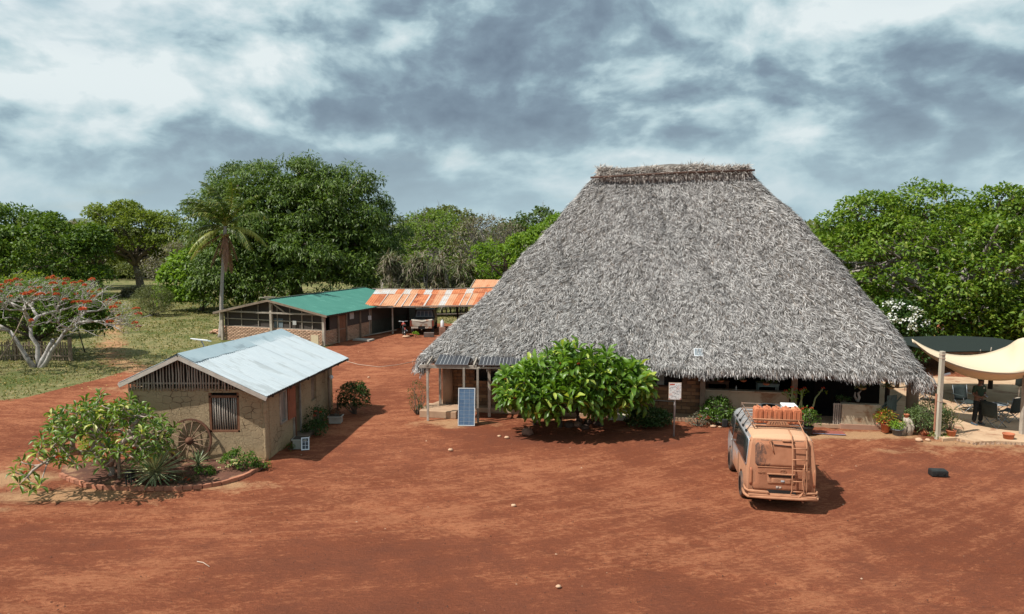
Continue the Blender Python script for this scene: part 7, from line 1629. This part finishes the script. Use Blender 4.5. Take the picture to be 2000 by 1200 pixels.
tree('rain_tree', 'wide spreading olive-green tree with a dark trunk standing alone on the far lawn', (-50.6, 97.5, 0), [(-1, 0, 8.4, 5.0, 4.2, 2.5), (-5, 0, 6.2, 3.6, 3.4, 2.2), (3.5, 0, 6.8, 3.7, 3.2, 2.3), (-2.2, -1, 9.4, 3.6, 3, 1.5), (5.2, -1, 4.4, 2.6, 2.4, 1.7), (-6.3, -1, 4.4, 2.2, 2, 1.4), (-3.2, -1, 3.9, 2.2, 2, 1.3), (0, -2.4, 5.6, 4.6, 2, 1.8)], 380, .75, 56, .34, M_SPREAD, lumps=30, lump_r=1.3, seed=103, trunk_r=.5, trunk_h=3.2, branches=22, lower=-.15, flat=.55, wide=.5, twigs=30)
tree('dark_broad_tree', 'dense dark green tree filling the left edge of the picture behind the flame tree', (-58, 82, 0), [(0, 0, 6.0, 6.5, 6, 4.8), (5.6, 0, 5.0, 4.6, 5, 3.8), (-6, 0, 6.2, 5, 5, 4.6), (2.0, -2, 3.6, 6, 4, 3.4), (9.0, 0, 3.4, 3.0, 3, 2.8)], 520, .95, 56, .40, M_LEFT, lumps=34, lump_r=1.9, seed=104, trunk_r=.5, trunk_h=2.5, lower=-.6, wide=.5, droop=.4)
tree('grey_tree', 'greyish half-bare tree between the dark left tree and the spreading tree', (-57.5, 100, 0), [(0, 0, 5.2, 4.4, 3, 3.0), (-3, 0, 5.8, 3.4, 3, 3.0)], 150, .8, 24, .38, M_GREYL, seed=105, trunk_r=.3, lower=-.4, twigs=60)
tree('dry_tree', 'sparse dry grey tree with pale twigs right of the spreading tree trunk', (-40.5, 86, 0), [(0, 0, 3.7, 2.9, 2.2, 2.4), (-1.6, 0, 2.6, 2.4, 2, 1.9), (2.2, 0, 4.6, 2.0, 2, 2.0)], 120, .6, 13, .28, M_GREYL, seed=106, trunk_r=.16, bark=M_BARKP, lower=-.4, twigs=90)
bush('olive_shrub', 'rounded dusty olive shrub on the lawn at the end of the red path', (-32.2, 64.0, 0), 1.75, 1.2, 2.6, 130, .16, leafmat('dusty_leaf', (.085, .10, .035), (.17, .185, .075), .3, .2), 107, nl=46, wide=.28, clump=.45, cat='shrub', stems=22)
for k, (x, y, w, h_, mm, lb) in enumerate([(-55, 118, 10, 4.5, M_HAZY, 'low olive scrub behind the spreading tree'), (-47, 108, 4.0, 2.6, M_LIGHT, 'green bush under the left side of the spreading tree crown'), (-39, 106, 5, 3.6, M_HAZY, 'dry olive bush beyond the right side of the spreading tree'), (-36.5, 78, 1.6, 1.3, M_MGREEN, 'small green bush at the foot of the dry grey tree'), (-62, 92, 4, 2.6, M_LIGHT, 'green bush below the dark left tree'),
                                          (-44, 84, 1.8, .9, M_GREYL, 'low grey bush near the spreading tree trunk'), (-30.5, 88, 4, 4.4, M_HAZY, 'dry olive bush beside the left flank of the mango tree'), (-72, 120, 9, 5, M_HAZY, 'far olive bush left of the spreading tree')]):
    bush('bush', lb, (x, y, 0), w, w * .6, h_, int(60 + w * 14), .34, mm, 200 + k, nl=30, clump=w * .16)
# trees beyond the carport
tree('pale_green_tree', 'pale yellow-green airy tree behind the carport, left one', (-9.2, 84, 0), [(0, 0, 6.4, 4.4, 3.5, 3.3), (-3.4, 0, 4.8, 2.6, 3, 2.8), (2.6, -1, 5.2, 3.6, 3, 3.0), (0, -2, 4.0, 4.0, 3, 2.6)], 260, .85, 26, .34, leafmat('airy_green', (.10, .17, .03), (.21, .29, .06), .35, .2), seed=110, trunk_r=.22, bark=M_BARKP, lower=-.5, twigs=150, branches=24, wide=.5)
tree('grey_crowned_tree', 'tall grey-green round-crowned tree rising behind the pale airy tree', (-8.6, 96, 0), [(0, 0, 8.2, 4.2, 3, 2.6), (-3.5, 0, 7.0, 3, 3, 2.4)], 170, .8, 30, .36, M_HAZY, seed=111, trunk_r=.25, bark=M_BARKP, lower=-.4, twigs=90)
tree('leafless_tree', 'bare grey-twigged tree in the middle between carport and thatch', (-2.9, 80, 0), [(0, 0, 6.0, 4.2, 3, 3.0), (-1.5, 0, 4.0, 3.0, 3, 2.4), (2.5, 0, 5.5, 3, 3, 2.6)], 150, .8, 13, .30, M_GREYL, seed=112, trunk_r=.18, bark=M_BARKP, lower=-.5, twigs=230, branches=30)
tree('small_leaved_tree', 'green tree with loose outer twigs just left of the thatch slope', (3.2, 84, 0), [(0, 0, 7.6, 3.0, 2.6, 2.4), (-2.5, 0, 6.6, 2.4, 2.4, 2.2), (2, 0, 6, 3, 3, 2.8)], 150, .75, 26, .36, leafmat('sage_leaf', (.05, .09, .025), (.12, .17, .05), .3, .2), seed=113, trunk_r=.2, bark=M_BARKP, lower=-.4, twigs=90)
tree('cashew_tree', 'dense bright green leafy tree against the left slope of the thatch', (-.2, 66, 0), [(0, 0, 3.6, 3.6, 3, 2.9), (3.4, 0, 5.2, 3.4, 3, 3.2), (-2.0, -.5, 2.8, 2.6, 2.4, 2.4), (5.5, 0, 6.0, 3.0, 3, 3.4)], 380, .55, 50, .28, M_LIGHT, lumps=30, lump_r=1.0, seed=114, trunk_r=.3, trunk_h=1.2, lower=-.6, wide=.55, droop=.4)
tree('thin_tree', 'thin small-leaved tree sticking out behind the right shoulder of the mango tree', (-15.2, 90, 0), [(0, 0, 7.6, 1.8, 2, 2.0), (1.4, 0, 5.5, 2.6, 2, 2.4)], 70, .55, 18, .30, M_HAZY, seed=115, trunk_r=.14, bark=M_BARKP, lower=-.4, twigs=60)
# pandanus thicket behind the carport
pd = thing('screwpine_thicket', 'dead-looking screwpine clump with drooping grey-brown blades behind the carport', 'thicket', (-8.0, 64.5, 0))
rg = np.random.default_rng(120); n = 9000; HB = np.stack([rg.uniform(-3.6, 4.6, 60), rg.uniform(-1.5, 1.5, 60), rg.uniform(1.0, 4.9, 60)], -1); hub = HB[rg.integers(0, 60, n)] + rg.normal(size=(n, 3)) * [.12, .12, .35]
Y = unit(rdir(rg, n) * [1, 1, .55] + [0, 0, .15]); X, Y, Z = frames(Y, np.tile([0., 0, 1], (n, 1)) + .2 * rdir(rg, n), rg.uniform(.7, 1.25, n), .075)
BL_V = [(-.5, 0, 0), (.5, 0, 0), (.4, .5, .1), (-.4, .5, .1), (0, 1, -.28)]; BL_F = [(0, 1, 2, 3), (3, 2, 4)]
k = rg.random(n) < .55
stamp('dry_blades', BL_V, BL_F, hub[k], X[k], Y[k], Z[k], leafmat('dry_blade', (.20, .16, .12), (.34, .29, .22), .15, .2), pd, kind='stuff'); stamp('green_blades', BL_V, BL_F, hub[~k], X[~k], Y[~k], Z[~k], leafmat('dusty_blade', (.09, .115, .045), (.19, .22, .10), .2, .3), pd, kind='stuff')
mb = MB()
for k in range(26): x = rng.uniform(-3.8, 4.5); mb.tube(smooth_path((x, rng.uniform(-1, 1), 0), (x + rng.uniform(-.6, .6), rng.uniform(-1, 1), rng.uniform(1.6, 4.8)), rng, 3, .15), [.09, .08, .07, .06], 6)
mb.build('stems', M_BARKP, pd)
# big leafy tree wall on the right
tree('cashew_tree', 'great leafy bright green tree filling the right edge behind the shade net', (25.5, 42.5, 0), [(0, 0, 5.0, 5.6, 4, 4.5), (4.6, -1, 5.0, 5.2, 4, 4.6), (-4.6, 0, 4.4, 3.8, 4, 4.3), (0, -3, 3.6, 6, 3, 3.6), (-6.2, -.5, 3.0, 3.2, 3, 3.2), (8.5, 0, 5.2, 5, 4, 4.6), (-1, -1, 6.3, 3.4, 3, 2.4), (5, -1, 6.9, 4, 3, 2.4)],
     1150, .58, 58, .24, M_RIGHT, lumps=60, lump_r=1.3, seed=130, trunk_r=.45, trunk_h=2, branches=26, lower=-.75, wide=.55, droop=.2, bark=M_BARKP, twigs=120)
bush('hedge', 'dense green undergrowth at the foot of the great tree behind the shade net', (25.5, 38.6, 0), 8.5, 1.8, 4.2, 420, .26, M_RIGHT, 133, nl=40, clump=.6, cat='hedge', stems=30)
bush('white_bougainvillea', 'dark shrub covered in white blossom beside the right slope of the thatch', (20.2, 37.5, 0), 1.75, 1.4, 3.7, 150, .16, M_DGREEN, 131, nl=34, clump=.42, cat='shrub')
rg = np.random.default_rng(132); bz = thing('blossom', 'x', 'x'); del bz['label'], bz['category']; bz.parent = [o for o in bpy.data.objects if o.name.startswith('white_bougainvillea')][0]
C = on_ellipsoid(rg, 44, [(-.2, -.3, 2.5, 1.5, 1.3, 1.25)], -.1); Cc = np.array([c for c in C if c[1] < .2])
bl = leafcloud('white_flowers', Cc, np.full(len(Cc), .18), 18, .11, .09, leafmat('white_bract', (.78, .78, .76), (.7, .7, .7), .2, .2), rg, bz.parent); bpy.data.objects.remove(bz)
# dark shaded bush and fence at left, flame tree
tree('dark_shade_tree', 'dark low tree over the picket fence behind the flame tree', (-28.2, 42.4, 0), [(0, 0, 2.5, 3.0, 2.0, 1.7), (2.0, -.2, 2.1, 1.8, 1.6, 1.3), (-3, 0, 2.6, 2.6, 2, 1.8), (3.0, 0, 2.35, .9, 1.0, .8)], 230, .5, 48, .24, M_LEFT, seed=140, trunk_r=.16, trunk_h=1.0, lower=-.4, wide=.5, droop=.4)
bush('green_bush', 'mid green bush rising behind the dark low tree at the left edge', (-33.5, 50, 0), 2.4, 1.8, 2.9, 130, .26, M_SPREAD, 141, nl=34, clump=.6)
tree('background_bush_tree', 'light green scrubby tree behind the flame tree crown', (-43, 64, 0), [(0, 0, 1.9, 3.2, 2.4, 1.6), (3, 0, 1.4, 2.2, 2, 1.2)], 110, .7, 30, .30, M_SPREAD, seed=142, trunk_r=.15, lower=-.5, twigs=60)
fen = thing('picket_fence', 'rough grey picket fence in the shade at the left edge', 'fence', (-25.3, 40.6, 0), R(180 - 4))
pk_m = MB().box((0, 0, .55), (.075, .03, 1.1)).mesh('picket', M_WOOD); x = .1; rng = random.Random(2)
MB().box((0, 0, .68), (.16, .14, 1.36)).build('post', M_WOOD, fen)
while x < 6.5: inst(pk_m, 'picket', fen, (x, rng.uniform(-.01, .01), rng.uniform(-.06, .04)), (rng.uniform(-.03, .03), rng.uniform(-.05, .05), 0), (rng.uniform(.8, 1.2), 1, rng.uniform(.92, 1.06))); x += rng.uniform(.14, .19)
for z in (.28, .85): MB().bar((0, .035, z), (6.5, .035, z), .035, .07).build('rail', M_WOOD, fen)
MB().box((3.3, .0, .62), (.12, .12, 1.2)).build('post', M_WOOD, fen); MB().box((6.5, .0, .62), (.12, .12, 1.2)).build('post', M_WOOD, fen)
tag(MB().tube([(-26.2, 43.5, 0), (-26.6, 43.7, 1.1), (-26.85, 43.9, 2.2)], [.035, .03, .025], 6).build('leaning_pole', M_DARKW), 'thin dark leaning pole on the lawn right of the picket fence', 'pole')
tag(MB().tube([(-26.9, 36.3, 0), (-26.3, 37.2, 1.5), (-26.0, 38, 3.0)], [.03, .03, .03], 6).build('leaning_pole', M_WOOD), 'brown pole leaning into the flame tree at the left edge', 'pole')
# flame tree: pale forked limbs fanning to the right
rng = random.Random(77)
fl = thing('flame_tree', 'sprawling pale-limbed flame tree with orange-red flower clusters at the left edge', 'tree', (-25.9, 38.6, 0))
tips = []
while len(tips) < 240:
    a = rng.uniform(-1, 1); p = Vector((a * 5.2 + .3, rng.uniform(-3.2, 3.2), 0)); k = (p.x / 5.6) ** 2 + (p.y / 3.6) ** 2
    if k > 1: continue
    p.z = 3.35 + 1.35 * math.sqrt(1 - k * .9) - rng.random() ** 2 * 1.2 - .22 * max(0, p.x) * (k > .5)
    if all((p - q).length > .3 for q in tips): tips.append(p)
mb = MB()
stems = [((-.15, 0, 0), (-1.3, -.1, 2.0)), ((.15, 0, 0), (.9, .1, 1.5)), ((.0, .2, 0), (-.5, .4, 2.2)), ((.25, -.05, 0), (1.7, -.2, 1.9))]
bp_ = []
for a, c in stems:
    P = smooth_path(Vector(a) * 1.0, c, rng, 4, .10); mb.tube([P[0] - Vector((0, 0, .1))] + P[1:], [.17, .125, .105, .095, .085], 9); bp_.append(Vector(c))
gr_ = {i: [] for i in range(len(bp_))}
for t_ in tips: gr_[min(gr_, key=lambda i: (Vector((t_.x * .45, t_.y * .5, t_.z)) - bp_[i]).length)].append(t_)
for i, g in gr_.items():
    if g: grow(mb, bp_[i], g, .016, rng, f=.38, rmax=.12, wob=.18, expn=.46, sides=6)
mb.build('trunk', pm('pale_limb', (.50, .47, .44), (.28, .25, .23), 4, .85, bump=.4, dirt=(.14, .13, .11), dirt_amt=.2), fl)
tw = MB()
for t_ in tips:
    for _ in range(4): d = Vector((rng.uniform(-.2, 1), rng.uniform(-1, 1), rng.uniform(-.1, .55))); tw.tube([t_, t_ + d * .55], [.012, .005], 3, False)
tag(tw.build('twigs', MC['pale_limb'], fl), kind='stuff')
rg = np.random.default_rng(143); Ct = np.array([tuple(t_) for t_ in tips]) + [0, 0, .15]; sel = rg.random(len(Ct)) < .75
leafcloud('feathery_leaves', Ct[sel], np.full(sel.sum(), .42), 20, .15, .035, leafmat('flame_leaf', (.07, .14, .02), (.17, .26, .045), .4, .2), rg, fl, .5)
flm2 = flower_mesh('flower_cluster', M_ORANGE, .145, 46, 5)
for t_ in rng.sample(tips, 78): inst(flm2, 'flower_cluster', fl, t_ + Vector((.1, 0, .22)), (0, 0, rng.uniform(0, 6)), (rng.uniform(.5, 1.2), rng.uniform(.5, 1.2), rng.uniform(.6, 1.0)))

# ------------------------------------------------ coconut palm
pal = thing('coconut_palm', 'tall coconut palm with drooping windblown fronds and a skirt of dead brown fronds', 'palm tree', (-20.65, 50.5, 0))
MB().tube([(0, 0, -.1), (0, 0, .2), (.05, 0, 1.2), (.10, 0, 2.6), (.22, 0, 4.2), (.42, 0, 6.2), (.58, 0, 7.8)], [.30, .22, .145, .125, .115, .115, .13], 12).build('trunk', pm('palm_bark', (.44, .40, .36), (.28, .25, .22), 3, .85, bump=.7, stretch=(1, 1, 6)), pal)
M_PALM = leafmat('palm_leaflet', (.035, .07, .010), (.12, .17, .025), .3, .4, (.34, .33, .10), .12, .4); M_PALMY = leafmat('palm_leaflet_yellow', (.17, .22, .03), (.36, .36, .08), .35, .4, rough=.4); M_DEAD = leafmat('dead_frond', (.20, .11, .07), (.34, .21, .14), .15, .2)
def frond(top, az, el, L, bend, m, seed, hang=.5, name='frond', wind=.35, dens=64):
    rg = np.random.default_rng(seed); n = 14; P = []; p = np.array(top, float); d = np.array([math.cos(az) * math.cos(el), math.sin(az) * math.cos(el), math.sin(el)])
    for i in range(n + 1):
        P.append(p.copy()); p = p + d * L / n; d = d + np.array([-wind * .06, 0, -bend / n * (1 + i / n)]); d /= np.linalg.norm(d)
    P = np.array(P); mb = MB(); mb.tube([tuple(q) for q in P], [.035 * (1 - .85 * i / n) for i in range(n + 1)], 5)
    k = dens; f = np.repeat(np.linspace(.14, .99, k), 2); s = np.tile([-1., 1.], k); idx = np.minimum((f * n).astype(int), n - 1); fr_ = f * n - idx
    O_ = P[idx] * (1 - fr_)[:, None] + P[idx + 1] * fr_[:, None]; T_ = unit(P[idx + 1] - P[idx]); S_ = unit(np.cross(T_, [0, 0, 1.])) * s[:, None]
    Y = unit(S_ * .75 + T_ * .55 + np.array([-wind * .5, 0, -hang])[None] * (.6 + .8 * rg.random((2 * k, 1))) + .12 * rdir(rg, 2 * k)); ln = .52 * np.sin(np.pi * np.clip(f * .9 + .12, 0, 1)) ** .6 * rg.uniform(.8, 1.1, 2 * k) * L / 2.8
    X, Y, Z = frames(Y, np.cross(Y, T_) * s[:, None] + [0, 0, .2], ln, .06)
    V = O_[:, None, :] + np.array(BL_V)[None, :, 0:1] * X[:, None, :] + np.array(BL_V)[None, :, 1:2] * Y[:, None, :] + np.array(BL_V)[None, :, 2:3] * Z[:, None, :]
    st_ = mb.build(name, M_PALMY if m is not M_DEAD else M_DEAD, pal); o = bpy.data.objects.new('leaflets', np_mesh('leaflets', V.reshape(-1, 3), BL_F, 5, 2 * k, m)); link(o, st_); o['kind'] = 'stuff'
top = (.58, 0, 7.7); rng = random.Random(6)
for k in range(15): frond(top, R(100 + 24 * k) + rng.uniform(-.1, .1), R(rng.uniform(38, 80)), rng.uniform(3.2, 4.1), rng.uniform(1.0, 1.6), M_PALM, 300 + k, .35, wind=.95)
for k, (az, el) in enumerate(((185, 5), (205, -20), (10, 10), (330, 5), (230, -5), (170, 20), (60, 0))): frond(top, R(az), R(el), 3.4, 1.15, M_PALMY if k in (1, 2, 4) else M_PALM, 330 + k, .6, wind=.35)
for k in range(7): frond((.56, 0, 7.45), R(190 + 51 * k), R(-62 - 6 * (k % 4)), rng.uniform(1.8, 3.3), .5, M_DEAD, 350 + k, .9, 'dead_frond', .1, 34)
frond((.56, 0, 7.3), R(192), R(-22), 3.0, .6, M_DEAD, 370, .5, 'dead_frond', .2, 34)
nutm = MB().lathe([(.001, -.12), (.09, -.07), (.11, 0), (.08, .08), (.001, .11)], 10, cap=False).mesh('coconut', pm('coconut', (.20, .20, .06), (.26, .16, .06), 3, .6, bump=0))
for k in range(7): a = 2 * math.pi * k / 7; inst(nutm, 'coconut', pal, (.52 + .2 * math.cos(a), .2 * math.sin(a), 7.2 - .1 * (k % 2)))

# ------------------------------------------------ far tree belt, joined: nobody could count it
def belt(name, label, pts, hgt, n, leaf, m, seed):
    rg = np.random.default_rng(seed); P = np.array(pts, float); k = rg.uniform(0, len(P) - 1.001, n); i = k.astype(int); f = (k - i)[:, None]
    c = P[i] * (1 - f) + P[i + 1] * f; hh = hgt * (.75 + .25 * np.sin(c[:, 0] * .11) + .15 * np.sin(c[:, 0] * .31 + 2)); z = hh * rg.random(n) ** .7
    C = np.stack([c[:, 0] + rg.normal(size=n) * 3, c[:, 1] + rg.uniform(-5, 5, n), z], -1)
    tag(leafcloud(name, C, 1.6 + rg.random(n), 26, leaf, leaf * .7, m, rg), label, 'wood')
belt('far_wood', 'distant dark line of woodland across the horizon', [(-190, 150), (-120, 160), (-60, 165), (0, 150), (60, 140), (140, 120)], 8.5, 1700, 1.5, M_HAZY, 151)
belt('far_wood', 'scrubby woodland behind the lawn and carport', [(-110, 128), (-70, 125), (-30, 118), (-8, 112), (14, 108), (40, 100)], 7.0, 1300, .9, M_SPREAD, 152)
belt('far_wood', 'green woodland behind the thatched house on the right', [(6, 88), (22, 78), (38, 66), (52, 56)], 7.5, 800, .7, M_MGREEN, 153)
